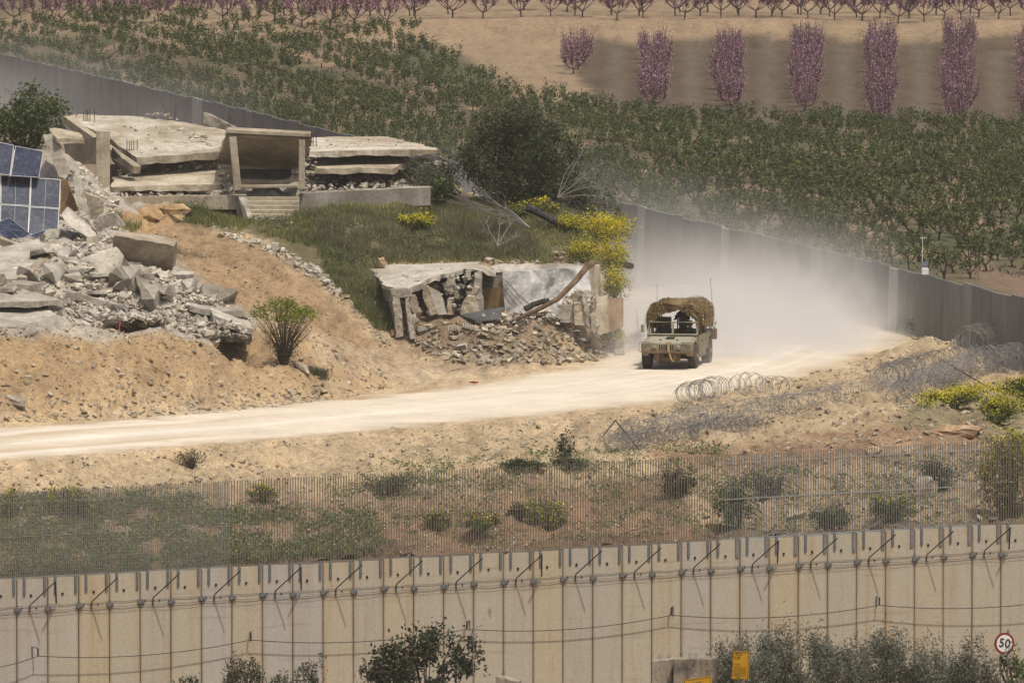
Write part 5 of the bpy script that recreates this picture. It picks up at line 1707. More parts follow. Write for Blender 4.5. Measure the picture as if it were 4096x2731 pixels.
# ---- clods and grit lying all over the loose soil: too many to count
def clods(name, regions, ylo, yhi, smin, smax, mat, rng=NR):
    V_, F_, nb = [], [], 0
    for poly, n in regions:
        g = ground_pts(poly, n, ylo, yhi)
        g = g[poly_dist(g[:, 0], g[:, 1], ROAD_W) < -.25]
        g = g[fbm(g[:, 0] * .6 + 3, g[:, 1] * .6, 3) > -.35]
        kk = rng.randint(0, 8, len(g))
        for k in range(8):
            p = g[kk == k]; m = len(p)
            if not m: continue
            v, f = chunk_np[k]
            a = rng.uniform(0, 6.28, m); b = rng.uniform(-.5, .5, m)
            ca, sa, cb, sb = np.cos(a), np.sin(a), np.cos(b), np.sin(b)
            s = (smin + (smax - smin) * rng.rand(m) ** 3)[:, None]
            x, y, z = v[None, :, 0], v[None, :, 1], v[None, :, 2]
            x2 = x * cb[:, None] + z * sb[:, None]; z2 = -x * sb[:, None] + z * cb[:, None]
            X2 = x2 * ca[:, None] - y * sa[:, None]; Y2 = x2 * sa[:, None] + y * ca[:, None]
            vv = np.stack([X2 * s, Y2 * s, z2 * s], -1) + p[:, None, :] + np.array([0, 0, .3]) * s[:, :, None] * .4
            V_.append(vv.reshape(-1, 3))
            F_.append((f[None] + (np.arange(m) * len(v))[:, None, None]).reshape(-1, 3) + nb)
            nb += m * len(v)
    o = np_mesh(name, np.concatenate(V_), np.concatenate(F_), mat)
    o['kind'] = 'stuff'
    return o


M_CLOD = m_concrete('soil_clod', (.37, .27, .16, 1), (.28, .20, .115, 1), (.45, .35, .23, 1), 1.4, .3, 0)
M_GRIT = m_concrete('pale_grit', (.46, .40, .31, 1), (.30, .24, .17, 1), (.60, .54, .44, 1), 1.2, .3, 0)
clods('soil_clods', [([(-100, 1310), (330, 1295), (700, 1335), (1060, 1470), (1250, 1330), (1640, 1530), (1400, 1600), (900, 1665), (-100, 1710)], 6000), ([(1560, 1270), (2360, 1240), (2520, 1400), (2350, 1470), (1640, 1440)], 2600), ([(560, 890), (1100, 1060), (1560, 1420), (1900, 1470), (1100, 1300)], 900)], 370, 418, .035, .17, M_CLOD)
clods('bank_grit', [([(-100, 1850), (1000, 1770), (2000, 1690), (2700, 1620), (3600, 1390), (3900, 1400), (3960, 1760), (4150, 2080), (2800, 2160), (1000, 2280), (-100, 2320)], 15000)], 345, 408, .03, .20, M_GRIT)
clods('rubble_grit', [([(-100, 1000), (470, 860), (700, 1090), (1020, 1270), (1000, 1350), (500, 1290), (-100, 1330)], 4500), ([(2950, 1195), (3300, 1235), (3860, 1370), (3800, 1410), (2950, 1230)], 900), ([(900, 900), (1340, 1115), (1400, 1230), (1080, 1010)], 900)], 383, 446, .04, .22, M_CHUNK)
# ------------------------------------------------------------------ vegetation
G1, G2, G3 = (.022, .030, .013, 1), (.050, .062, .026, 1), (.095, .105, .045, 1)
M_ORCH = m_leaf('orchard_leaf', (0.046, 0.064, 0.022, 1), (0.096, 0.120, 0.041, 1), (0.178, 0.202, 0.073, 1), .3, .25, .16)
M_PINK = m_leaf('peach_blossom', (0.127, 0.066, 0.086, 1), (0.316, 0.167, 0.218, 1), (0.570, 0.341, 0.430, 1), .25, .3, .12)
M_BUSH = m_leaf('bush_leaf', (0.027, 0.035, 0.018, 1), (0.056, 0.070, 0.033, 1), (0.101, 0.115, 0.056, 1), .25, .8, .05)
M_BUSHG = m_leaf('fresh_leaf', (0.046, 0.072, 0.023, 1), (0.098, 0.137, 0.046, 1), (0.195, 0.234, 0.078, 1), .35, .9, .05)
M_TIPS = m_leaf('yellow_green_tips', (.10, .14, .02, 1), (.18, .23, .03, 1), (.28, .30, .05, 1), .35, .9, .05)
M_GREYG = m_leaf('grey_green_leaf', (0.061, 0.068, 0.043, 1), (0.119, 0.128, 0.084, 1), (0.203, 0.209, 0.149, 1), .25, .8, .06)
M_SLOPE = m_leaf('slope_weed_leaf', (0.092, 0.113, 0.050, 1), (0.164, 0.203, 0.094, 1), (0.276, 0.316, 0.150, 1), .3, 1.2, .05)
M_OLIVE_L = m_leaf('olive_leaf', (0.062, 0.070, 0.048, 1), (0.131, 0.140, 0.103, 1), (0.237, 0.244, 0.194, 1), .22, .7, .06)
M_DARKL = m_leaf('dark_leaf', (0.020, 0.024, 0.015, 1), (0.045, 0.055, 0.029, 1), (0.090, 0.101, 0.055, 1), .2, .8, .05)
M_YEL = m_leaf('yellow_flower', (.50, .42, .02, 1), (.70, .60, .04, 1), (.82, .73, .10, 1), .45, .9, .03)
M_GRASS = m_leaf('grass_blade', (0.124, 0.144, 0.051, 1), (0.240, 0.258, 0.098, 1), (0.446, 0.396, 0.180, 1), .3, .5, 0)
M_GRASSG = m_leaf('dry_grass_blade', (0.085, 0.085, 0.048, 1), (0.170, 0.170, 0.102, 1), (0.323, 0.297, 0.187, 1), .3, .5, 0)
M_TWIG = m_plain('twig_bark', (.085, .062, .048, 1), (.05, .038, .03, 1), 6, .9)
M_PTWIG = m_plain('peach_bark', (.10, .06, .06, 1), (.06, .038, .038, 1), 6, .9)
M_DEADW = m_plain('dead_wood', (.26, .24, .215, 1), (.17, .155, .14, 1), 5, .9)
RV = np.random.RandomState(21)


def leaf_mesh(name, cen, l, w, mat, parent=None, rnd=None, loc=None, rng=RV, lj=.4, link_it=True):
    cen = np.asarray(cen, float)
    n = len(cen)
    a = rng.normal(size=(n, 3)); a /= np.linalg.norm(a, axis=1)[:, None]
    b = np.cross(a, rng.normal(size=(n, 3))); b /= np.linalg.norm(b, axis=1)[:, None]
    ll = (l * (1 + lj * rng.uniform(-1, 1, n)))[:, None]; ww = (w * (1 + lj * rng.uniform(-1, 1, n)))[:, None]
    v = np.stack([cen - a * ll, cen + b * ww, cen + a * ll, cen - b * ww], 1).reshape(-1, 3)
    f = np.arange(4 * n).reshape(n, 4)
    r = rng.rand(n) if rnd is None else rnd
    return np_mesh(name, v, f, mat, parent, {'rnd': np.repeat(r, 4)}, loc=loc)


def clumped(n, rx, ry, rz, k, spread, rng=RV, base=.15, hollow=.35):
    """Leaf centres: k clumps spread over an uneven half-open ellipsoid standing on the ground."""
    d = rng.normal(size=(k, 3)); d /= np.linalg.norm(d, axis=1)[:, None]
    r = hollow + (1 - hollow) * rng.rand(k) ** .5
    c = d * r[:, None]
    c[:, 2] = (c[:, 2] + 1) / 2 * (1 - base) + base
    c *= np.array([rx, ry, rz])
    c *= rng.uniform(.78, 1.12, (k, 1))
    i = rng.randint(0, k, n)
    s = spread * rng.uniform(.6, 1.3, k)[i][:, None] * np.array([rx, ry, rz * .8])
    p = c[i] + rng.normal(size=(n, 3)) * s
    p[:, 2] = np.abs(p[:, 2])
    return p


def stems_mb(rx, ry, rz, n, r=.03, rng=R, lean=1.0):
    mb = MB()
    for _ in range(n):
        a = rng.uniform(0, 6.28); q = rng.uniform(.2, .9) * lean
        tip = Vector((math.cos(a) * rx * q, math.sin(a) * ry * q, rz * rng.uniform(.65, .98)))
        mid = Vector((tip.x * .4, tip.y * .4, tip.z * .5)) + Vector((rng.uniform(-.1, .1) * rx, rng.uniform(-.1, .1) * ry, 0))
        mb.tube([(tip.x * .08, tip.y * .08, -.1), mid, tip], r, 4, r * .3)
    return mb


def bush(name, label, cat, p, rx, ry, rz, n, l, w, mat, k=24, spread=.2, stems=8, flowers=0, fl=.035, group=None, fmat=None, base=.12, hollow=.35, sm=None, sr=.03, top=.45):
    root = thing(name, label, cat, p, 0, group)
    c = clumped(n, rx, ry, rz, k, spread, base=base, hollow=hollow)
    leaf_mesh('foliage', c, l, w, mat, root)
    if stems:
        o = link('stems', stems_mb(rx, ry, rz, stems, sr).mesh('stems'), sm or M_TWIG, root)
    if flowers:
        i = RV.choice(len(c), flowers, replace=flowers > len(c), p=(lambda q: q / q.sum())(np.clip(c[:, 2] / rz, .0, 1.2) ** 2 + (0 if top > .3 else .2)))
        fc = c[i] + RV.normal(size=(flowers, 3)) * .06 + np.array([0, -.05, .07])
        leaf_mesh('blossoms', fc, fl, fl * .75, fmat or M_YEL, root)
    return root


# ---- orchard trees
def shoots_tree(seed, h, n_sh, n_leaf, l, w, lmat, bmat, name, trunk_h, spread, thin, jit, cover0, limb=.30):
    rng = random.Random(seed); nr = np.random.RandomState(seed)
    mb = MB()
    top = Vector((rng.uniform(-.04, .04), rng.uniform(-.04, .04), trunk_h))
    mb.tube([(0, 0, -.3), (0, 0, trunk_h * .5), top], .055, 6, .045)
    ends = []
    nl = 5
    limbs = []
    for i in range(nl):
        a = 2 * math.pi * i / nl + rng.uniform(-.4, .4)
        e = top + Vector((math.cos(a) * spread * .55, math.sin(a) * spread * .55, h * limb * rng.uniform(.7, 1.2)))
        mb.tube([top, top.lerp(e, .5) + Vector((math.cos(a), math.sin(a), -.3)) * .05, e], .035, 4, .022)
        limbs.append(e)
    pts = []
    for i in range(n_sh):
        b = limbs[i % nl]
        a = math.atan2(b.y, b.x) + rng.uniform(-.9, .9)
        tip = b + Vector((math.cos(a) * spread * rng.uniform(.0, .6), math.sin(a) * spread * rng.uniform(.0, .6), (h - b.z) * rng.uniform(.45, 1.05)))
        m = b.lerp(tip, .5) + Vector((math.cos(a), math.sin(a), 0)) * .08
        mb.tube([b, m, tip], thin, 3, thin * .4, cap=False)
        pts.append((b, m, tip))
    i = nr.randint(0, n_sh, n_leaf); t = cover0 + (1 - cover0) * nr.rand(n_leaf)
    B = np.array([[tuple(q) for q in s] for s in pts])[i]
    tt = t[:, None]
    c = np.where(tt < .5, B[:, 0] * (1 - 2 * tt) + B[:, 1] * 2 * tt, B[:, 1] * (2 - 2 * tt) + B[:, 2] * (2 * tt - 1)) + nr.normal(size=(n_leaf, 3)) * jit
    tm_ = mb.mesh('trunk'); tm_.materials.append(bmat)
    o = leaf_mesh('crown', c, l, w, lmat, rng=nr)
    cm = o.data
    bpy.data.objects.remove(o)
    return tm_, cm


green_var = [shoots_tree(100 + i, R.uniform(1.35, 1.75), 20, 330, .085, .040, M_ORCH, M_TWIG, 'g', R.uniform(.24, .36), R.uniform(.58, .74), .014, .095, .1) for i in range(7)]
pink_var = [shoots_tree(200 + i, R.uniform(2.0, 2.35), 46, 800, .05, .034, M_PINK, M_PTWIG, 'p', R.uniform(.25, .33), R.uniform(.95, 1.1), .016, .11, .0, .12) for i in range(5)]
bare_var = [shoots_tree(300 + i, R.uniform(2.3, 2.8), 40, 1000, .055, .036, M_PINK, M_PTWIG, 'b', R.uniform(.32, .48), R.uniform(1.1, 1.3), .020, .10, .05, .2) for i in range(5)]


def tree(name, label, cat, var, p, group, s=1.0, sxy=1.0):
    root = thing(name, label, cat, p, R.uniform(0, 6.28), group)
    root.scale = (s * sxy, s * sxy, s)
    link('trunk', var[0], None, root); link('crown', var[1], None, root)
    return root


wall_u = [0, 550, 1000, 1380, 2480, 3150, 3700, 4096, 4300]; wall_v = [215, 305, 440, 540, 850, 1000, 1110, 1195, 1245]
GREEN = [(-120, 170), (180, 130), (330, 100), (620, 85), (900, 100), (1200, 95), (1480, 120), (1640, 130), (1740, 240), (1900, 330), (2080, 395), (2280, 440), (2500, 480), (2800, 520), (3300, 520), (4200, 545), (4200, 1120), (3860, 1120), (3500, 1120), (-120, 700)]
cand = []
for i in range(0, 48):
    s = 1.2 + i * 1.85
    for j in range(-24, 100):
        t = j * 3.3 + (i % 2) * 1.6 + R.uniform(-.4, .4)
        ss = s + R.uniform(-.2, .2)
        x = GA.x + gdir.x * t + gdir.y * ss; y = GA.y + gdir.y * t - gdir.x * ss
        if y < 400 or y > 720: continue
        z = float(zfar(np.array([x]), np.array([y]))[0])
        u, v = proj(x, y, z)
        if not (-90 < u < 4180): continue
        tu, tv = proj(x, y, z + 1.6)
        if tv > np.interp(u, wall_u, wall_v) - 12: continue
        if poly_dist(np.array([u]), np.array([v]), GREEN)[0] < 0: continue
        if R.random() < (.5 if i % 4 == 3 else .05): continue
        cand.append((y, x, z, u, v))
cand.sort()
print('green trees', len(cand))
gl_ = 'small leafy green orchard tree in the slanting rows behind the grey wall'
for (y, x, z, u, v) in cand[:300]:
    where = 'uphill of the house ruin' if u < 1750 else 'uphill of the big dark bush' if u < 2450 else 'uphill of the truck' if u < 3000 else 'uphill of the wire bank' if u < 3550 else 'near the white instrument box'
    dist = 'lowest rows' if far_side(x, y) < 18 else 'middle rows' if far_side(x, y) < 40 else 'highest rows'
    tree('orchard_tree', 'small leafy green orchard tree in the ' + dist + ' ' + where, 'tree', R.choice(green_var), (x, y, z), 'green orchard trees, ' + dist + ' ' + where, R.uniform(.66, .98), R.uniform(1.05, 1.4))
rest = cand[300:]
if rest:
    VV, RR, BV, BF = [], [], [], []
    nb = 0
    for (y, x, z, u, v) in rest:
        k = R.randrange(7); s = R.uniform(.72, 1.08); a = R.uniform(0, 6.28)
        me = green_var[k][1]; co = np.empty(len(me.vertices) * 3, np.float32); me.vertices.foreach_get('co', co); co = co.reshape(-1, 3)
        m = np.array([[math.cos(a), -math.sin(a), 0], [math.sin(a), math.cos(a), 0], [0, 0, 1]]) * s
        VV.append(co @ m.T + np.array([x, y, z]))
        rr = np.empty(len(me.vertices), np.float32); me.attributes['rnd'].data.foreach_get('value', rr); RR.append(rr)
    VV = np.concatenate(VV); RR = np.concatenate(RR)
    o = np_mesh('far_orchard_trees', VV, np.arange(len(VV)).reshape(-1, 4), M_ORCH, None, {'rnd': RR}); o['kind'] = 'stuff'
    mb = MB()
    for (y, x, z, u, v) in rest: mb.tube([(x, y, z - .2), (x, y, z + .32)], .035, 4)
    o = mb.build('far_orchard_trunks', M_TWIG); o['kind'] = 'stuff'
# weeds between the rows
pts = []
while len(pts) < 5200:
    y = RV.uniform(425, 690); u = RV.uniform(-60, 4150); x = (u - 2048) / FPX * y
    if far_side(x, y) < 1.2: continue
    z = float(zfar(np.array([x]), np.array([y]))[0])
    uu, vv = proj(x, y, z)
    if poly_dist(np.array([uu]), np.array([vv]), GREEN)[0] < 10: continue
    if fbm(np.array([x * .2]), np.array([y * .06]), 3)[0] < -.05: continue
    for _ in range(5): pts.append((x + RV.normal() * .3, y + RV.normal() * .5, z + abs(RV.normal()) * .13))
o = leaf_mesh('weeds', pts, .11, .06, M_GREYG); o['kind'] = 'stuff'
# pink rows running away from the viewer
pl = ['first row from the left', 'second row from the left', 'third row from the left', 'fourth row from the left', 'fifth row from the left', 'sixth row from the left', 'last row at the right edge']
for k, (u, v0, v1) in enumerate([(2305, 295, 230), (2612, 435, 235), (2918, 445, 212), (3225, 445, 206), (3525, 495, 200), (3832, 495, 192), (4135, 500, 188)]):
    ys_ = np.arange(575, 640, .5)
    vs_ = np.array([proj((u - 2048) / FPX * y, y, float(zfar(np.array([(u - 2048) / FPX * y]), np.array([y]))[0]))[1] for y in ys_])
    y0 = ys_[np.argmin(abs(vs_ - v0))]; y1 = ys_[np.argmin(abs(vs_ - v1))]
    y = y0
    nth = 0
    while y <= max(y1, y0 + 2):
        x = (u - 2048 + R.uniform(-14, 14)) / FPX * y
        z = float(zfar(np.array([x]), np.array([y]))[0])
        nth += 1
        tree('peach_tree', ['front', 'second', 'third', 'fourth', 'fifth', 'sixth', 'seventh', 'eighth', 'ninth', 'tenth', 'eleventh', 'twelfth'][min(nth - 1, 11)] + ' pink blossoming tree from the front, ' + pl[k] + ' of columns', 'tree', R.choice(pink_var), (x, y, z), 'pink tree rows', R.uniform(.82, 1.15), R.uniform(.78, 1.08))
        y += R.uniform(2.6, 4.0)
# sparse pink trees along the top
for row, (Y, u0, u1, du) in enumerate([(648.5, 2330, 4150, 135), (652, 2300, 4150, 125), (657, 2300, 4150, 120), (-92, -60, 1620, 108), (-66, -60, 1650, 112), (-38, -60, 1650, 118), (650, 1480, 2300, 150), (656, 1480, 2300, 150)]):
    u = u0
    while u < u1:
        if Y < 0:
            yy = np.arange(640, 720, .5); xx = (u - 2048) / FPX * yy
            ok_ = far_side(xx, yy) > 1
            vv = proj(xx, yy, zfar(xx, yy))[1] + (1 - ok_) * 1e4
            Yr = yy[np.argmin(abs(vv + Y))]
        else: Yr = Y
        y = Yr + R.uniform(-1.5, 1.5); x = (u - 2048) / FPX * y
        z = float(zfar(np.array([x]), np.array([y]))[0])
        bare = True
        tree('peach_tree', ('pink blossoming tree with bare forked trunk ' + (w_ := 'above the green orchard at the top left' if u < 1500 else 'at the top above the bare tan bank' if u < 2300 else 'at the top edge behind the pink columns')), 'tree', R.choice(bare_var), (x, y, z), 'pink trees ' + w_, R.uniform(.85, 1.1), R.uniform(.9, 1.1))
        u += du * R.uniform(.75, 1.25)

# ---- bushes on the knoll
def gp(u, v, y0=400, y1=430): return find_ground(u, v, y0, y1)


p = W(2065, 835, 421.5); p.z = float(H0(p.x, p.y)[0]) - .1
bush('large_bush', 'big dark green bush towering over the knoll right of the house', 'bush', p, 2.55, 2.2, 3.75, 21000, .085, .034, M_BUSH, 95, .105, 14, base=.04, sr=.06, hollow=.45)
p = W(2390, 860, 423); p.z = 3.6
bush('loose_bush', 'thin grey-green bush leaning right of the big dark bush', 'bush', p, 1.25, 1.2, 2.6, 2600, .075, .03, M_GREYG, 40, .13, 18, base=.05, sm=M_DEADW, sr=.02)
p = W(2260, 850, 420.5); p.z = float(H0(p.x, p.y)[0])
bush('low_bush', 'low olive green bush at the right foot of the big dark bush', 'bush', p, 1.5, .9, 1.3, 3600, .075, .032, M_GREYG, 36, .14, 12, base=.05, sm=M_DEADW, sr=.02)
bush('low_bush', 'grey-brown shrub before the right end of the house slabs', 'bush', gp(1690, 790, 416, 424), 1.15, .7, 1.35, 2600, .065, .026, M_GREYG, 30, .14, 22, sm=M_DEADW, sr=.015)
bush('low_bush', 'green shrub at the right end of the house plinth', 'bush', gp(1775, 815, 414, 424), .75, .6, 1.1, 1900, .07, .03, M_BUSHG, 24, .15, 6)
p = W(95, 610, 418); p.z = float(H0(p.x, p.y)[0]) - .1
bush('leafy_bush', 'fresh green bush above the solar panels at the left edge', 'bush', p, 1.75, 1.0, 2.35, 5200, .085, .045, M_BUSHG, 46, .12, 14, base=.05)
mb = MB(p)
for k in range(26):
    a = p + Vector((R.uniform(-.2, .9), .5, 1.6)); b = a + Vector((R.uniform(-.7, .5), 0, R.uniform(.3, .95)))
    mb.tube([a, a.lerp(b, .5) + Vector((.05, 0, .03)), b], .012, 3, .006)
    for q in range(3): mb.box(b + Vector((R.uniform(-.1, .1), 0, R.uniform(-.1, .06))), (.04, .03, .04))
tag(mb.build('dry_stalks', M_TWIG), 'dark dry seed stalks rising behind the fresh green bush at the left edge', 'plant')
# the bush on the berm: bare stems below, yellow-green tips on top
p = W(1135, 1475, 385.2); p.z = float(H0(p.x, p.y)[0])
bb = thing('stemmy_bush', 'bush with bare brown stems and bright yellow-green top on the earth berm', 'bush', p)
mb = MB(); tips = []
for k in range(70):
    a = R.uniform(0, 6.28); q = R.random() ** .6
    tip = Vector((math.cos(a) * 1.2 * q, math.sin(a) * .9 * q, R.uniform(1.5, 2.75) * (1 - .22 * q)))
    mid = Vector((tip.x * .35, tip.y * .35, tip.z * .5))
    mb.tube([(tip.x * .06, tip.y * .06, -.1), mid, tip], .018, 4, .006); tips.append(tip)
link('stems', mb.mesh('stems'), M_TWIG, bb)
tp = np.array([tuple(t) for t in tips]); hi = tp[tp[:, 2] > 1.75]
leaf_mesh('tip_leaves', hi[RV.randint(0, len(hi), 1900)] + RV.normal(size=(1900, 3)) * np.array([.16, .16, .10]), .055, .025, M_TIPS, bb)
i = RV.randint(0, len(tp), 1500); f = RV.uniform(.1, .85, 1500)[:, None]
leaf_mesh('lower_leaves', tp[i] * f * np.array([.9, .9, 1]) + RV.normal(size=(1500, 3)) * .10, .05, .018, M_BUSH, bb)

YG = 'yellow flowering bushes'
bush('flowering_bush', 'small yellow flowering bush in the grass below the house', 'bush', gp(1665, 915, 412, 421), .8, .55, .62, 1100, .055, .024, M_BUSHG, 20, .16, 6, 800, .038, YG)
bush('flowering_bush', 'yellow and green flowering bush behind the black fallen log', 'bush', gp(2140, 880, 412, 422), 1.0, .6, .75, 1500, .06, .03, M_BUSHG, 22, .16, 6, 600, .036, YG)
bush('flowering_bush', 'yellow flowers right of the black fallen log', 'bush', gp(2290, 930, 410, 421), .75, .5, .6, 900, .055, .026, M_BUSHG, 18, .16, 5, 700, .036, YG)
for k, (u, v, Y, rx, rz, nf, lab) in enumerate([(2420, 985, 413.6, .85, .95, 1700, 'upper bright yellow flowering bush at the right brink of the knoll'),
                                               (2330, 1045, 411.8, .65, .6, 900, 'bright yellow flowering bush just above the white plastered wall'),
                                               (2450, 1100, 410.8, .62, 1.0, 1500, 'middle bright yellow flowering bush hanging over the brink behind the shed'),
                                               (2460, 1200, 409.4, .42, 1.0, 900, 'lowest hanging yellow flowers beside the shed end wall')]):
    p = W(u, v, Y)
    bush('flowering_bush', lab, 'bush', p, rx * 1.15, .6, rz * 1.15, 2600, .045, .016, M_BUSHG, 40, .24, 14, nf * 2, .034, YG, top=.2, hollow=.1)
bush('flowering_bush', 'round yellow flowering bush at the foot of the low wall near the truck', 'bush', gp(2452, 1375, 401, 409), .55, .45, 1.0, 1700, .05, .022, M_BUSHG, 24, .15, 8, 1000, .036, YG, top=.2)
bush('dry_shrub', 'grey-brown shrub on the road edge left of the truck', 'bush', gp(2540, 1350, 403, 412), .55, .4, .55, 800, .05, .018, M_GREYG, 16, .2, 30, sm=M_DEADW, sr=.01)
mb = MB(gp(2560, 1350, 403, 412)); o_ = mb.o.copy()
for k in range(12):
    b = o_ + Vector((R.uniform(-.3, .5), R.uniform(-.2, .2), R.uniform(1.0, 1.75))); a = o_ + Vector((R.uniform(-.25, .15), 0, 0))
    mb.tube([a, a.lerp(b, .6), b], .010, 3, .004)
tag(mb.build('dry_stalks', M_TWIG), 'tall thin dry stalks on the road edge left of the truck', 'plant')

# dead branches and burnt log
def branches(name, label, root_p, tips_, r, mat, sub=5):
    mb = MB(root_p)
    for t in tips_:
        mid = root_p.lerp(t, .5) + Vector((R.uniform(-.15, .15), R.uniform(-.15, .15), R.uniform(.0, .3)))
        mb.tube([root_p, mid, t], r, 5, r * .25)
        for k in range(sub):
            a = mid.lerp(t, R.uniform(.0, .8)); b = a + (t - root_p) * R.uniform(.15, .35) + Vector((R.uniform(-.4, .4), R.uniform(-.3, .3), R.uniform(-.35, .4)))
            mb.tube([a, a.lerp(b, .5) + Vector((R.uniform(-.06, .06), 0, .05)), b], r * .35, 3, r * .12)
    return tag(mb.build(name, mat), label, 'branches')


rp = W(2120, 912, 414.6)
branches('dead_branches', 'pale dead branches of a fallen tree fanning out below the big dark bush', rp, [W(1790, 775, 416), W(1800, 800, 416), W(1880, 730, 417), W(1940, 800, 416), W(1850, 830, 415.5), W(1990, 860, 415)], .032, M_DEADW, 9)
branches('dead_branches', 'arching pale dead twigs right of the big dark bush', W(2230, 790, 419), [W(2340, 590, 419.5), W(2390, 660, 419.5), W(2400, 740, 419), W(2300, 640, 419.5), W(2440, 790, 419)], .022, M_DEADW, 7)
branches('dead_branches', 'tangle of dead grey twigs in the grass above the shed roof', W(1990, 985, 412.8), [W(1940, 880, 413.5), W(1990, 870, 413.5), W(2050, 880, 413.5), W(2080, 940, 413.2), W(1920, 930, 413.4)], .022, M_DEADW, 9)
branches('dry_twigs', 'dark splayed twigs sticking out at the knoll brink', W(2450, 950, 414.5), [W(2500, 860, 415), W(2520, 905, 415), W(2510, 880, 415)], .025, M_TWIG, 3)
log('burnt_log', 'black burnt log lying slanted among the yellow flowers on the knoll', 'log', [(2112, 832, 415.8), (2170, 862, 415.4), (2230, 892, 415), (2292, 912, 414.8)], .17, .11, M_CHAR, 14)
log('sawn_log', 'dark log end jutting from the yellow flowers toward the road', 'log', [(2430, 1035, 411.6), (2480, 1052, 411.0), (2526, 1066, 410.4)], .10, .14, M_CHAR, 2)

# ---- grass on the knoll: one mass
def grass(name, regions, mat, ylo, yhi, h, w=.017, per=7):
    V_, F_, Rn = [], [], []
    for poly, n in regions:
        g = ground_pts(poly, n, ylo, yhi, RV)
        keep = fbm(g[:, 0] * .9, g[:, 1] * .9, 3) > -.34
        g = g[keep]
        patch = .55 + .9 * (fbm(g[:, 0] * .5 + 31, g[:, 1] * .5, 3) + .4).clip(0, 1)
        for q in range(per):
            m = len(g)
            base = g + RV.normal(size=(m, 3)) * np.array([.10, .10, 0])
            hh = (h * RV.uniform(.5, 1.3, m) * patch)[:, None]
            a = RV.uniform(0, 6.28, m); side = np.stack([np.cos(a), np.sin(a), 0 * a], 1) * w
            tip = base + RV.normal(size=(m, 3)) * np.array([.4, .4, .08]) * hh + np.array([0, 0, 1]) * hh
            n0 = sum(len(x) for x in V_)
            V_.append(np.stack([base - side - np.array([0, 0, .04]), base + side - np.array([0, 0, .04]), tip], 1).reshape(-1, 3))
            F_.append(np.arange(3 * m).reshape(m, 3) + n0)
            Rn.append(np.repeat(np.clip(RV.rand(m) * .6 + .4 * (fbm(g[:, 0] * .35, g[:, 1] * .35 + 9, 3) + .5), 0, 1), 3))
    o = np_mesh(name, np.concatenate(V_), np.concatenate(F_), mat, None, {'rnd': np.concatenate(Rn)})
    o['kind'] = 'stuff'
    return o


grass('grass', [([(700, 800), (985, 795), (1010, 890), (960, 925), (720, 880)], 2600),
                ([(1030, 890), (1240, 830), (1740, 810), (2060, 790), (2440, 900), (2500, 1010), (2360, 1060), (1470, 1055), (1260, 985), (1080, 955)], 15000),
                ([(1280, 990), (1480, 1060), (1590, 1190), (1590, 1320), (1520, 1320), (1330, 1130)], 3600),
                ([(440, 840), (560, 880), (560, 930), (450, 920)], 300)], M_GRASS, 402, 423, .25)
grass('dry_grass', [([(1250, 900), (1740, 880), (2100, 930), (2200, 1030), (1500, 1050), (1280, 990)], 7000), ([(1040, 880), (1700, 830), (2100, 800), (2400, 900), (1500, 900)], 3000), ([(1330, 1130), (1480, 1070), (1580, 1200), (1540, 1330), (1400, 1200)], 900),
                    ([(600, 1000), (850, 1000), (830, 1040), (620, 1030)], 60), ([(1100, 1450), (1300, 1500), (1280, 1560), (1100, 1530)], 120)], M_GRASSG, 386, 423, .34, .012)
# ---- weeds on the slope behind the border wall: one mass of low plants
def weeds(name, regions, mat, ylo, yhi, l, w, hgt, per=7, thr=-.1, fs_=.8):
    cc = []
    for poly, n in regions:
        g = ground_pts(poly, n, ylo, yhi, RV)
        g = g[fbm(g[:, 0] * fs_, g[:, 1] * fs_ * .7, 3) > thr]
        for q in range(per):
            cc.append(g + np.stack([RV.normal(size=len(g)) * .16, RV.normal(size=len(g)) * .16, np.abs(RV.normal(size=len(g))) * hgt], 1))
    cc = np.concatenate(cc)
    cc = cc[cc[:, 1] > wall_y(cc[:, 0]) + .4]
    o = leaf_mesh(name, cc, l, w, mat)
    o['kind'] = 'stuff'


weeds('knoll_scrub', [([(1250, 900), (1740, 850), (2100, 860), (2450, 940), (2350, 1050), (1480, 1050), (1270, 985)], 2600), ([(1290, 1000), (1480, 1060), (1590, 1200), (1590, 1320), (1520, 1310), (1330, 1120)], 900), ([(1000, 880), (1260, 850), (1250, 960), (1080, 950)], 500)], M_GREYG, 402, 421, .05, .018, .16, thr=.08, fs_=.9)
weeds('knoll_scrub', [([(1500, 900), (2100, 880), (2420, 960), (2300, 1040), (1500, 1040)], 1500), ([(1300, 1010), (1590, 1200), (1590, 1320), (1450, 1220)], 500), ([(700, 810), (980, 800), (990, 890), (740, 880)], 500)], M_BUSHG, 402, 421, .05, .02, .22, thr=.12, fs_=.7)
weeds('slope_weeds', [([(-80, 2010), (700, 1970), (900, 2030), (1500, 2040), (1520, 2225), (-80, 2345)], 12000), ([(1300, 1930), (1700, 1900), (1700, 2000), (1300, 2010)], 300)], M_SLOPE, 340.6, 362, .06, .028, .12, thr=-.2, fs_=1.3)
weeds('slope_weeds', [([(1500, 1850), (2900, 1780), (2900, 2140), (1500, 2220)], 4600), ([(3000, 1880), (4096, 1800), (4096, 2080), (3000, 2150)], 2400)], M_SLOPE, 341, 372, .055, .024, .10, thr=-.05, fs_=1.2)
weeds('flowering_weeds', [([(3680, 1600), (3900, 1560), (4150, 1500), (4150, 1690), (3950, 1640), (3700, 1650)], 1300)], M_BUSHG, 368, 392, .055, .025, .16)
c = []
g = ground_pts([(3640, 1610), (3900, 1560), (4150, 1490), (4150, 1690), (3950, 1630), (3700, 1650)], 900, 368, 394, RV)
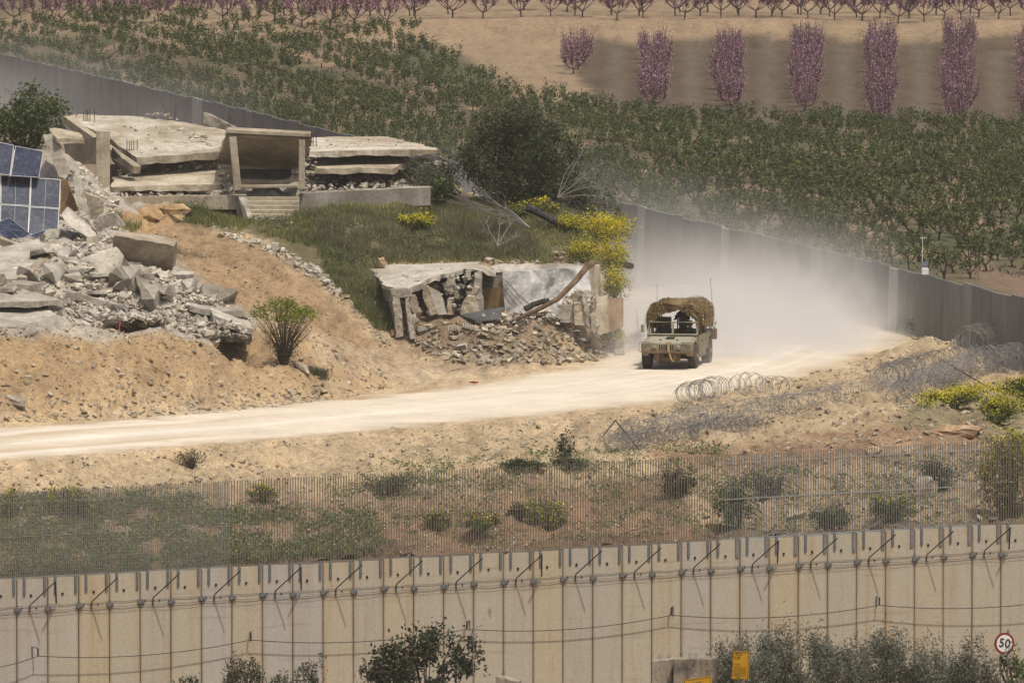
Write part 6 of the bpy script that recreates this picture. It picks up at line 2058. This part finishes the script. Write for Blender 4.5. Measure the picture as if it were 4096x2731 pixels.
for q in range(5): c.append(g + np.stack([RV.normal(size=len(g)) * .18, RV.normal(size=len(g)) * .18, .18 + np.abs(RV.normal(size=len(g))) * .14], 1))
o = leaf_mesh('yellow_blossoms', np.concatenate(c), .034, .026, M_YEL); o['kind'] = 'stuff'
SG = 'shrubs on the slope behind the bar fence'
for (u, v, rx, rz, n, mat, nf, lab) in [
    (2715, 1985, .6, .95, 1500, M_DARKL, 0, 'dark green shrub behind the right end of the rusty fence'),
    (2960, 2110, .95, 1.7, 3000, M_BUSHG, 0, 'large green shrub behind the left part of the galvanised fence'),
    (3080, 1990, .6, .8, 1200, M_GREYG, 0, 'grey-green shrub high behind the galvanised fence'),
    (3330, 2120, .9, .8, 1800, M_BUSHG, 0, 'green shrub low behind the middle of the galvanised fence'),
    (3560, 2090, .9, .95, 1900, M_BUSHG, 250, 'yellowish green shrub behind the right part of the galvanised fence'),
    (3760, 1960, .7, 1.0, 1500, M_DARKL, 0, 'dark shrub by the tilted block behind the galvanised fence'),
    (280, 2080, .95, .95, 2600, M_BUSHG, 450, 'yellow-topped shrub at the top of the left mesh fence'),
    (30, 2085, .65, .9, 1500, M_BUSHG, 400, 'yellow-topped shrub at the left edge behind the mesh fence'),
    (1050, 2010, .6, .55, 900, M_BUSHG, 220, 'small yellow-green shrub above the right part of the mesh fence'),
    (1560, 1985, .85, .6, 1500, M_GREYG, 0, 'wide grey shrub near the top of the rusty fence left half'),
    (1750, 2120, .5, .65, 1000, M_BUSHG, 200, 'yellow-green shrub low behind the rusty fence, left of three'),
    (1930, 2140, .65, .7, 1200, M_BUSHG, 180, 'yellow-green shrub low behind the rusty fence, middle of three'),
    (2185, 2120, .8, .95, 1900, M_BUSHG, 420, 'yellow-flowered shrub low behind the rusty fence, right of three'),
    (2080, 2080, .5, .55, 700, M_DARKL, 0, 'dark twiggy shrub between the yellow shrubs behind the rusty fence'),
    (2090, 1890, .8, .42, 1200, M_BUSH, 0, 'low dark green shrub just above the rusty fence top'),
    (2270, 1880, .8, .40, 1000, M_GREYG, 0, 'low grey shrub just above the rusty fence top'),
    (2260, 1840, .42, .95, 420, M_BUSH, 0, 'upright sparse green plant on the bank above the rusty fence'),
]:
    bush('shrub', lab, 'bush', find_ground(u, v, 344, 378), rx, .6, rz, n, .055, .026, mat, 26, .15, 8, nf, .034, SG, sr=.015)
bush('dry_shrub', 'dark dry tumbleweed on the sandy bank above the left mesh fence', 'bush', find_ground(760, 1880, 346, 372), .62, .5, .72, 600, .05, .012, M_DARKL, 18, .2, 60, sm=M_TWIG, sr=.009)
bush('dry_shrub', 'thin grey shrub before the far grey wall by the road bend', 'bush', find_ground(3500, 1288, 400, 440), .7, .5, .95, 700, .05, .016, M_GREYG, 18, .2, 40, sm=M_DEADW, sr=.009)
bush('dry_shrub', 'low dark shrub among the rocks by the far grey wall', 'bush', find_ground(3680, 1335, 396, 430), .95, .5, .5, 1100, .05, .02, M_DARKL, 22, .18, 20, sm=M_TWIG, sr=.01)
bush('flowering_bush', 'large green bush with yellow top at the right edge above the fence', 'bush', find_ground(4060, 2070, 352, 378), 1.25, 1.0, 3.2, 7000, .06, .027, M_BUSHG, 60, .12, 10, 2200, .038, YG, base=.02)
bush('flowering_bush', 'rounded yellow-green bush on the right bank beside the brown rock slab', 'bush', find_ground(4000, 1700, 362, 388), .75, .7, .95, 2200, .055, .025, M_BUSHG, 30, .15, 6, 900, .036, YG)
bush('flowering_bush', 'green bush at the right edge under the wire coils', 'bush', find_ground(4110, 1590, 372, 396), .8, .7, .75, 1500, .055, .025, M_BUSHG, 26, .15, 6, 300, .036, YG)
bush('flowering_bush', 'low yellow-flowered bush on the right bank below the leaning stake', 'bush', find_ground(3830, 1630, 368, 392), 1.0, .6, .6, 1800, .055, .025, M_BUSHG, 26, .15, 6, 800, .036, YG)

# ---- razor wire on the bank
M_WIRE = m_plain('razor_wire', (.26, .25, .24, 1), (.18, .17, .165, 1), 6, .6, .2)


def coil(label, pts, r, pitch, sag=.12, jit=.06):
    pts = [find_ground(u, v, 344, 412) + Vector((0, 0, r * dz)) for (u, v, dz) in pts]
    segs = [(pts[i + 1] - pts[i]).length for i in range(len(pts) - 1)]
    L = sum(segs); loops = int(L / pitch); n = loops * 13
    path = []
    ph = R.uniform(0, 6)
    for i in range(n + 1):
        s = L * i / n; k = 0; q = s
        while k < len(segs) - 1 and q > segs[k]: q -= segs[k]; k += 1
        t = q / segs[k]
        c = pts[k].lerp(pts[k + 1], t)
        d = (pts[k + 1] - pts[k]); d.z = 0; d.normalize()
        sd = Vector((-d.y, d.x, 0))
        a = 2 * math.pi * i / 13
        rr = r * (1 + .16 * math.sin(a * .083 + ph) + jit * math.sin(a * .5 + 2 * ph))
        path.append(c + sd * math.cos(a) * rr + Vector((0, 0, 1)) * math.sin(a) * rr * (1 - sag) + d * (.28 * r * math.sin(a * .31 + ph)) + Vector((R.uniform(-1, 1), R.uniform(-1, 1), R.uniform(-1, 1))) * r * jit)
    mb = MB(pts[0]); mb.tube(path, .0085, 3)
    return tag(mb.build('wire_coil', M_WIRE), label, 'razor wire', 'razor wire coils on the bank')


coil('razor wire coil arching along the road edge below the truck', [(2735, 1622, .95), (2860, 1594, 1.0), (3000, 1584, 1.05), (3160, 1600, 1.0)], .42, .15, .12, .09)
coil('flattened razor wire coil on the bank below the arching coil', [(2480, 1760, .6), (2640, 1730, .7), (2850, 1690, .7), (3130, 1650, .7)], .42, .15, .3, .4)
coil('lowest tangled razor wire heap on the bank above the rusty fence', [(2420, 1800, .5), (2600, 1790, .6), (2800, 1760, .6), (3020, 1720, .6)], .38, .11, .35, .5)
coil('crushed razor wire tangle between the two flattened heaps', [(2440, 1775, .5), (2620, 1760, .6), (2800, 1725, .6), (3060, 1690, .5)], .36, .12, .4, .6)
coil('loose razor wire loops between the arching coil and the leaning stake', [(3080, 1665, .7), (3230, 1640, .8), (3400, 1610, .8), (3520, 1560, .9)], .40, .2, .1, .2)
coil('large standing razor wire coil at the turn of the bank', [(3540, 1560, .9), (3640, 1540, .9), (3740, 1500, .8), (3830, 1470, .8)], .52, .13, .1, .12)
coil('razor wire coil running down to the yellow bushes at the right', [(3580, 1610, .6), (3700, 1570, .7), (3850, 1510, .7), (4000, 1480, .7), (4160, 1470, .7)], .45, .10, .2, .45)
coil('razor wire coil against the far grey wall at the right edge', [(3870, 1440, 1.1), (3960, 1420, 1.1), (4060, 1410, 1.1), (4200, 1420, 1.1)], .62, .13, .05, .06)
coil('lower razor wire coil at the right edge before the grey wall', [(3900, 1500, .8), (4000, 1490, .8), (4180, 1480, .8)], .55, .12, .1, .15)
mb = MB(W(2480, 1700, 370))
a, b, c_ = W(2405, 1752, 369), W(2462, 1680, 369.5), W(2620, 1880, 363)
beam(mb, a, b, .035, .035); beam(mb, b, c_, .035, .035)
tag(mb.build('bent_stake', M_CHAR), 'black bent iron stake in the wire tangle left of centre bank', 'stake')
mb = MB(W(3770, 1440, 394))
a, b, c_ = W(3725, 1480, 393), W(3768, 1438, 394), W(3945, 1545, 388)
beam(mb, a, b, .04, .04); beam(mb, b, c_, .04, .04)
tag(mb.build('bent_stake', M_CHAR), 'black bent iron stake over the wire at the right bank', 'stake')

# ---- trees before the border wall, standing on the valley floor
def roadside_tree(name, label, cat, u, v_top, Y, rx, rz, n, l, w, mat, k, spread, trunk_r=.12, sm=None, group=None, hollow=.3):
    topz = W(u, v_top, Y).z
    x = (u - 2048) / FPX * Y
    p = Vector((x, Y, -10.2))
    root = thing(name, label, cat, p, 0, group)
    h = topz + 10.2
    c = clumped(n, rx, rx * .8, rz, k, spread, hollow=hollow)
    c[:, 2] += h - rz
    leaf_mesh('crown', c, l, w, mat, root)
    mb = MB()
    mb.tube([(0, 0, -.2), (.1, 0, (h - rz) * .5), (0, 0, h - rz * .8)], trunk_r, 7, trunk_r * .7)
    for q in range(16):
        a = R.uniform(0, 6.28); t = Vector((math.cos(a) * rx * R.uniform(.3, .9), math.sin(a) * rx * .7 * R.uniform(.3, .9), h - rz * R.uniform(.05, .6)))
        s0 = Vector((0, 0, h - rz * R.uniform(.8, 1.0)))
        mb.tube([s0, s0.lerp(t, .5) + Vector((0, 0, -.08)), t], trunk_r * .3, 4, .012)
    link('trunk', mb.mesh('trunk'), sm or M_TWIG, root)
    return root


roadside_tree('leafy_tree', 'dark leafy tree before the concrete wall left of centre', 'tree', 1700, 2490, 332, 1.9, 3.2, 5200, .075, .048, M_DARKL, 62, .085, hollow=.5)
OG = 'grey olive trees before the concrete wall'
for (u, vt, Y, rx, rz, n, lab) in [(2960, 2560, 331, 1.05, 2.6, 3000, 'leftmost grey olive tree, behind the yellow warning sign'),
                                   (3180, 2495, 333, 1.15, 3.2, 4200, 'tallest grey olive tree right of the yellow warning sign'),
                                   (3370, 2560, 331.5, .9, 2.6, 2400, 'grey olive tree between the tallest olive and the one by the bracket'),
                                   (3580, 2525, 333, 1.15, 3.0, 3800, 'grey olive tree below the rightmost wire bracket'),
                                   (3760, 2590, 332, .75, 2.4, 1500, 'thin grey olive left of the speed limit sign'),
                                   (3900, 2570, 330, .8, 2.6, 2200, 'grey olive tree at the left foot of the speed limit sign')]:
    roadside_tree('olive_tree', lab, 'tree', u, vt, Y, rx * 1.35, rz, n * 3, .06, .018, M_OLIVE_L, 90, .11, .11, M_DEADW, OG)
roadside_tree('leafy_tree', 'fresh green tree under the speed limit sign at the right edge', 'tree', 4090, 2600, 329, 1.15, 2.4, 3200, .065, .03, M_BUSHG, 44, .11)
for (u, vt, Y, rx, rz, n, lab) in [(745, 2690, 332, .7, 1.5, 900, 'leftmost small shrub top before the concrete wall'), (960, 2612, 332.5, .75, 2.0, 1600, 'greyish pointed shrub left of the dark leafy tree'),
                                   (1230, 2640, 332, .7, 1.8, 1400, 'small shrub next to the left side of the dark leafy tree'), (1110, 2690, 331.5, .6, 1.4, 800, 'low shrub between the two small shrubs before the wall')]:
    roadside_tree('small_tree', lab, 'tree', u, vt, Y, rx, rz, n, .06, .026, M_GREYG, 30, .12, .07, None, 'small shrubs before the concrete wall')
roadside_tree('small_tree', 'sparse dark twigs at the left of the dark leafy tree', 'tree', 1490, 2610, 331.5, .55, 2.0, 500, .07, .04, M_DARKL, 24, .10, .06)
# ------------------------------------------------------------------ signs, barriers, posts and far machines
M_YSIGN = m_plain('yellow_sign', (.60, .33, .012, 1), (.52, .28, .012, 1), 3, .55)
M_INK = m_plain('sign_ink', (.05, .03, .012, 1), (.07, .045, .015, 1), 5, .7)
M_WHITE = m_plain('white_paint', (.72, .71, .69, 1), (.60, .59, .57, 1), 3, .5)
M_RED = m_plain('sign_red', (.21, .022, .022, 1), (.17, .02, .02, 1), 3, .5)
M_BLK = m_plain('black_paint', (.02, .02, .022, 1), (.03, .03, .03, 1), 3, .6)
M_BARR = m_concrete('barrier_concrete', (.29, .245, .185, 1), (.06, .05, .045, 1), (.36, .31, .24, 1), .9, .4, .08, (.05, .04, .035, 1))


def signboard(label, c, lines, post_u):
    """c: four corners tl, tr, br, bl."""
    c = P3(c)
    root = thing('warning_sign', label, 'sign', ((c[2] + c[3]) / 2).to_tuple()[:2] + (-10.2,), 0, 'yellow warning signs')
    n = (c[1] - c[0]).cross(c[3] - c[0]).normalized()
    if n.y > 0: n = -n
    def q(s, t): return c[0].lerp(c[1], s).lerp(c[3].lerp(c[2], s), t)
    mb = MB(root.location); mb.prism(c, -n * .03); link('board', mb.mesh('board'), M_YSIGN, root)
    mb = MB(root.location)
    for i in range(4):
        a, b = [(.035, .025), (.965, .025), (.965, .975), (.035, .975)][i], [(.965, .025), (.965, .975), (.035, .975), (.035, .025)][i]
        beam(mb, q(*a) + n * .004, q(*b) + n * .004, .012, .006, n)
    link('border', mb.mesh('border'), M_INK, root)
    mb = MB(root.location)
    for (t, x0, x1, h) in lines:      # short strokes: words of the notice
        x = x0
        while x < x1 - .02:
            w = R.uniform(.025, .05)
            for k in range(R.randint(2, 4)):
                if x + w > x1: break
                mb.hexa([q(x, t) + n * .001, q(x + w, t) + n * .001, q(x + w, t + h * .22) + n * .001, q(x, t + h * .22) + n * .001], [q(x, t) + n * .005, q(x + w, t) + n * .005, q(x + w, t + h * .22) + n * .005, q(x, t + h * .22) + n * .005])
                if R.random() < .8: mb.hexa([q(x + w * .6, t) + n * .001, q(x + w, t) + n * .001, q(x + w, t + h) + n * .001, q(x + w * .6, t + h) + n * .001], [q(x + w * .6, t) + n * .005, q(x + w, t) + n * .005, q(x + w, t + h) + n * .005, q(x + w * .6, t + h) + n * .005])
                if R.random() < .5: mb.hexa([q(x, t + h * .78) + n * .001, q(x + w, t + h * .78) + n * .001, q(x + w, t + h) + n * .001, q(x, t + h) + n * .001], [q(x, t + h * .78) + n * .005, q(x + w, t + h * .78) + n * .005, q(x + w, t + h) + n * .005, q(x, t + h) + n * .005])
                x += w + .012
            x += .03
    link('lettering', mb.mesh('lettering'), M_INK, root)
    m = (c[2] + c[3]) / 2 + Vector((0, .06, 0))
    mb = MB(root.location); mb.tube([(m.x, m.y, -10.2), ((c[0] + c[1]) / 2 + Vector((0, .06, -.1)))], .035, 6); link('post', mb.mesh('post'), M_GALV, root)
    return root


signboard('tall yellow warning sign with dark lettering half hidden by olive leaves', [(2932, 2602, 329.2), (2998, 2604, 329.0), (2992, 2716, 329.0), (2926, 2716, 329.2)],
          [(.06, .12, .55, .09), (.19, .12, .45, .09), (.45, .15, .5, .07), (.56, .12, .9, .045), (.63, .1, .88, .045), (.70, .1, .9, .045), (.77, .12, .85, .045), (.84, .12, .88, .045), (.91, .3, .6, .045)], 2960)
signboard('wide yellow warning sign cut by the bottom edge in front of the grey barriers', [(2734, 2718, 328.4), (2846, 2702, 328.2), (2846, 2830, 328.2), (2734, 2846, 328.4)],
          [(.12, .3, .72, .10), (.30, .12, .88, .07), (.42, .12, .88, .07), (.54, .12, .88, .07), (.66, .12, .8, .07)], 2790)
# speed limit sign
sp = W(4018, 2572, 328.6)
ss = thing('speed_sign', 'round red-rimmed speed limit sign reading 50 leaning at the right edge', 'sign', (sp.x + .02, sp.y + .05, -10.2))
ax = Vector((.42, -1, .02)).normalized()
rel = sp - Vector(ss.location)
mb = MB(); mb.lathe([(.36, -.03), (.36, 0)], ax, rel, 40); link('rim', mb.mesh('rim'), M_RED, ss)
mb = MB(); mb.lathe([(.285, 0), (.285, .006)], ax, rel, 40); link('disc', mb.mesh('disc'), M_WHITE, ss)
fc = bpy.data.curves.new('digits', 'FONT'); fc.body = '50'; fc.size = .40; fc.extrude = .004; fc.offset = .008; fc.align_x = 'CENTER'; fc.align_y = 'CENTER'; fc.space_character = 1.1
tmp = bpy.data.objects.new('digits', fc); COL.objects.link(tmp)
dg = bpy.context.evaluated_depsgraph_get(); dg.update()
me = bpy.data.meshes.new_from_object(tmp.evaluated_get(dg)); bpy.data.objects.remove(tmp)
me.name = 'digits'; me.materials.clear(); me.materials.append(M_BLK)
o = link('digits', me, None, ss, rel + ax * .012)
xa = Vector((0, 0, 1)).cross(ax).normalized(); ya = ax.cross(xa)
rl = math.radians(-9)
o.rotation_euler = (Matrix((xa, ya, ax)).transposed() @ Matrix.Rotation(rl, 3, 'Z')).to_euler()
mb = MB(); mb.tube([(rel.x + .10, rel.y + .10, 0), (rel.x + .10, rel.y + .10, rel.z - .3), (rel.x + .13, rel.y + .12, rel.z + .45)], .04, 6); link('post', mb.mesh('post'), M_GALV, ss)
# concrete barrier blocks at the bottom, with lifting loops
def barrier(label, u0, u1, v0, v1, Y, depth, w_loops):
    a, b = W(u0, v0, Y), W(u1, v1, Y)
    root = thing('concrete_barrier', label, 'barrier', ((a.x + b.x) / 2, Y, -10.2), 0, 'concrete barriers before the wall')
    mb = MB(root.location)
    A0, B0 = Vector((a.x, a.y, -10.2)), Vector((b.x, b.y, -10.2))
    d = Vector((.12, depth, 0)); fo = Vector((0, -.35, 0))
    mb.hexa([A0 + fo, B0 + fo, B0 + d, A0 + d], [a, b, b + d, a + d])
    bev(link('block', mb.mesh('block'), M_BARR, root), .03, 1)
    for t in w_loops:
        c = a.lerp(b, t) + d * .4
        mb = MB(root.location); mb.tube([c, c + Vector((-.02, 0, .13)), c + Vector((.03, 0, .17)), c + Vector((.07, 0, .13)), c + Vector((.05, 0, 0))], .012, 4); link('lifting_loop', mb.mesh('lifting_loop'), M_GALV, root)


barrier('left pale stained concrete barrier with lifting loops at the bottom edge', 2606, 2688, 2640, 2634, 330.4, .7, (.3, .75))
barrier('right dark stained wide concrete barrier with lifting loops at the bottom edge', 2692, 2858, 2632, 2632, 330.0, .7, (.15, .36, .5, .85))
barrier('small tilted concrete block top under the dark leafy tree at the bottom edge', 1982, 2072, 2702, 2722, 331, .6, (.25,))
# wire mast among the leaves of the dark tree
mp_ = W(1893, 2510, 331.5)
mast = thing('wire_mast', 'thin steel mast with a small crossbar beside the dark leafy tree', 'post', (mp_.x, mp_.y, -10.2))
mb = MB(mast.location); mb.tube([(mp_.x, mp_.y, -10.2), mp_], .03, 6, .02); link('pole', mb.mesh('pole'), M_GALV, mast)
mb = MB(mast.location); mb.tube([W(1870, 2520, 331.5), W(1932, 2498, 331.5)], .015, 4).tube([W(1880, 2535, 331.5), W(1912, 2530, 331.5)], .015, 4); link('crossbar', mb.mesh('crossbar'), M_GALV, mast)
# white sensor box on a mast behind the grey wall
sbp = W(3700, 1112, 424); sbp.z -= .2
sb = thing('sensor_station', 'white instrument box with small solar panel and thin mast behind the grey wall', 'equipment', sbp)
r0 = Vector(sb.location)
bev(link('cabinet', MB().box((0, 0, .12), (.30, .30, 1.0)).mesh('cabinet'), M_WHITE, sb), .02, 1)
link('panel_mount', MB().box((-.02, 0, .68), (.24, .2, .14)).mesh('panel_mount'), M_WHITE, sb)
link('solar_sheet', MB().box((-.02, -.06, .80), (.33, .03, .22), Matrix.Rotation(-.7, 3, 'X')).mesh('solar_sheet'), M_SOLAR, sb)
link('mast', MB().tube([(-.11, .05, .3), (-.11, .05, 1.95)], .016, 6).tube([(-.21, .05, 1.88), (.05, .05, 1.92)], .012, 4).mesh('mast'), M_WHITE, sb)
# yellow digger and pale hoardings beyond the top rows
M_MACH = m_plain('machine_yellow', (.60, .36, .02, 1), (.45, .27, .03, 1), 2, .5)
dp = W(3960, 60, 712); dp.z = float(zfar(np.array([dp.x]), np.array([dp.y]))[0])
dig = thing('digger', 'yellow digger partly hidden behind the top row of pink trees', 'digger', dp)
zt = W(3960, 40, 712).z - dp.z
link('tracks', MB().box((1.0, 0, .4), (3.2, 2.2, .8)).mesh('tracks'), M_CHAR, dig)
bev(link('body', MB().box((1.4, 0, 1.5), (2.6, 2.3, 1.3)).mesh('body'), M_MACH, dig), .1)
bev(link('cab', MB().box((.4, -.5, 2.3), (1.2, 1.1, 1.6)).mesh('cab'), M_WHITE, dig), .08)
mb = MB(); beam(mb, (-.2, 0, 1.6), (-1.2, 0, 2.4), .4, .5); beam(mb, (-.1, 0, 2.15), (3.4, 0, 2.9), .45, .55); link('boom', mb.mesh('boom'), M_MACH, dig)
mb = MB(); beam(mb, (-1.2, 0, 2.4), (-2.0, 0, .8), .35, .4); link('bucket_arm', mb.mesh('bucket_arm'), M_MACH, dig)
link('bucket', MB().box((-2.0, 0, .5), (.8, .9, .7), Matrix.Rotation(.3, 3, 'Y')).mesh('bucket'), M_CHAR, dig)
hb = W(3640, 45, 715); hb.z = float(zfar(np.array([hb.x]), np.array([hb.y]))[0])
fb = thing('hoarding', 'pale low hoarding behind the pink trees at the top right', 'fence', hb)
for k in range(5):
    link('board', MB().box((-2.4 + 1.22 * k, 0, 1.0 + .1 * math.sin(k * 2.3)), (1.18, .08, 2.0)).mesh('board'), M_WHITE, fb)
wj = W(3731, 52, 668)
wj.z = float(zfar(np.array([wj.x]), np.array([wj.y]))[0])
jug = thing('white_sack', 'small white sack standing between the pink tree trunks', 'sack', wj)
link('sack_body', MB().lathe([(.16, 0), (.2, .12), (.17, .4), (.06, .52), (.09, .6)], (0, 0, 1), (0, 0, 0), 10).mesh('sack_body', True), M_WHITE, jug)
# red rag and a few scraps by the path
rp_ = WZ(1898, 1537)
mb = MB(rp_)
for k in range(7):
    a = rp_ + Vector((R.uniform(-.15, .15), R.uniform(-.1, .1), R.uniform(.02, .1)))
    mb.add([a + Vector((-.09, 0, 0)), a + Vector((.02, -.07, .05)), a + Vector((.1, .02, .03)), a + Vector((0, .06, -.02))], [(0, 1, 2, 3)])
o = tag(mb.build('red_rag', m_plain('red_cloth', (.45, .08, .06, 1), (.30, .05, .05, 1), 6, .9)), 'crumpled red rag lying on the dirt at the road junction', 'rag')
md = o.modifiers.new('thick', 'SOLIDIFY'); md.thickness = .01
for (u, v, lab) in [(2045, 1434, 'white paper scrap at the foot of the rubble before the shed'), (1690, 1130, None)]:
    if not lab: continue
    q = WZ(u, v); mb = MB(q); q.z += .06
    mb.add([q + Vector((-.2, 0, 0)), q + Vector((0, -.08, .06)), q + Vector((.22, 0, .01)), q + Vector((.02, .09, .09))], [(0, 1, 2, 3)])
    o = tag(mb.build('paper_scrap', M_WHITE), lab, 'scrap'); o.modifiers.new('thick', 'SOLIDIFY').thickness = .008

# ------------------------------------------------------------------ airborne dust and haze
def dust(name, c, size, dens, hz, nscale, seed_off, col=(.975, .96, .93, 1), xf=None):
    """A volume thrown up from the ground: thickest low down, fading upwards and to its rim, torn by noise."""
    me = MB().box((0, 0, 0), (2, 2, 2)).mesh(name)
    t = NT(name)
    for nd in list(t.t.nodes):
        if nd.type == 'BSDF_PRINCIPLED': t.t.nodes.remove(nd)
    vol = t.t.nodes.new('ShaderNodeVolumePrincipled')
    vol.inputs['Color'].default_value = col
    vol.inputs['Anisotropy'].default_value = .1
    tc = t.n('ShaderNodeTexCoord')
    sx = t.n('ShaderNodeSeparateXYZ'); t.l(tc.outputs['Object'], sx.inputs[0])
    r2 = t.math('ADD', t.math('POWER', t.math('ABSOLUTE', sx.outputs['X']), 2.0), t.math('POWER', t.math('ABSOLUTE', sx.outputs['Y']), 2.0))
    rim = t.n('ShaderNodeMapRange', interpolation_type='SMOOTHSTEP'); rim.inputs[1].default_value = 1.0; rim.inputs[2].default_value = .15
    t.l(r2, rim.inputs[0])
    up = t.math('MULTIPLY_ADD', sx.outputs['Z'], .5); up.node.inputs[2].default_value = .5
    fade = t.math('POWER', 2.718, t.math('MULTIPLY', up, -hz))
    topf = t.n('ShaderNodeMapRange', interpolation_type='SMOOTHSTEP'); topf.inputs[1].default_value = 1.0; topf.inputs[2].default_value = .55
    t.l(up, topf.inputs[0])
    mp = t.n('ShaderNodeMapping'); mp.inputs['Location'].default_value = (seed_off, seed_off * 2, 0)
    g = t.n('ShaderNodeNewGeometry'); t.l(g.outputs['Position'], mp.inputs['Vector'])
    nz = t.noise(mp.outputs['Vector'], nscale, 4, .6, 1.2)
    nr = t.n('ShaderNodeMapRange'); nr.inputs[1].default_value = .40; nr.inputs[2].default_value = .60; nr.inputs[3].default_value = .10; nr.inputs[4].default_value = 1.5
    t.l(nz, nr.inputs[0])
    d = t.math('MULTIPLY', t.math('MULTIPLY', rim.outputs[0], fade), t.math('MULTIPLY', topf.outputs[0], nr.outputs[0]))
    t.l(t.math('MULTIPLY', d, dens), vol.inputs['Density'])
    t.l(vol.outputs[0], t.t.nodes['Material Output'].inputs['Volume'])
    o = link(name, me, t.m, None, c)
    o.scale = (size[0] / 2, size[1] / 2, size[2] / 2)
    if xf is not None: o.rotation_euler = xf
    o['kind'] = 'stuff'
    return o


wa = math.atan2(gdir.y, gdir.x)
across = Vector((gdir.y, -gdir.x, 0))
dust('dust_cloud', (8.6, 418, 2.9), (17.5, 36, 6.2), .74, 5.4, .30, 3.0)
pc = GA + gdir * 62 - across * 2.0
dust('drifting_dust', (pc.x, pc.y, 2.4), (110, 13, 6.0), .030, 1.8, .16, 11.0, xf=(0, 0, wa))
pc = GA + gdir * 215 - across * 3.0
dust('drifting_dust', (pc.x, pc.y, 2.0), (140, 20, 6.6), .015, 1.6, .10, 21.0, xf=(0, 0, wa))
# thin haze over the whole valley
me = MB().box((0, 0, 0), (1, 1, 1)).mesh('haze')
t = NT('haze')
t.t.nodes.remove(t.bsdf)
vol = t.t.nodes.new('ShaderNodeVolumePrincipled')
vol.inputs['Color'].default_value = (.95, .96, .94, 1)
vol.inputs['Density'].default_value = .00008
t.l(vol.outputs[0], t.t.nodes['Material Output'].inputs['Volume'])
o = link('haze', me, t.m, None, (0, 300, 10.5))
o.scale = (3200, 1300, 45)
o['kind'] = 'stuff'
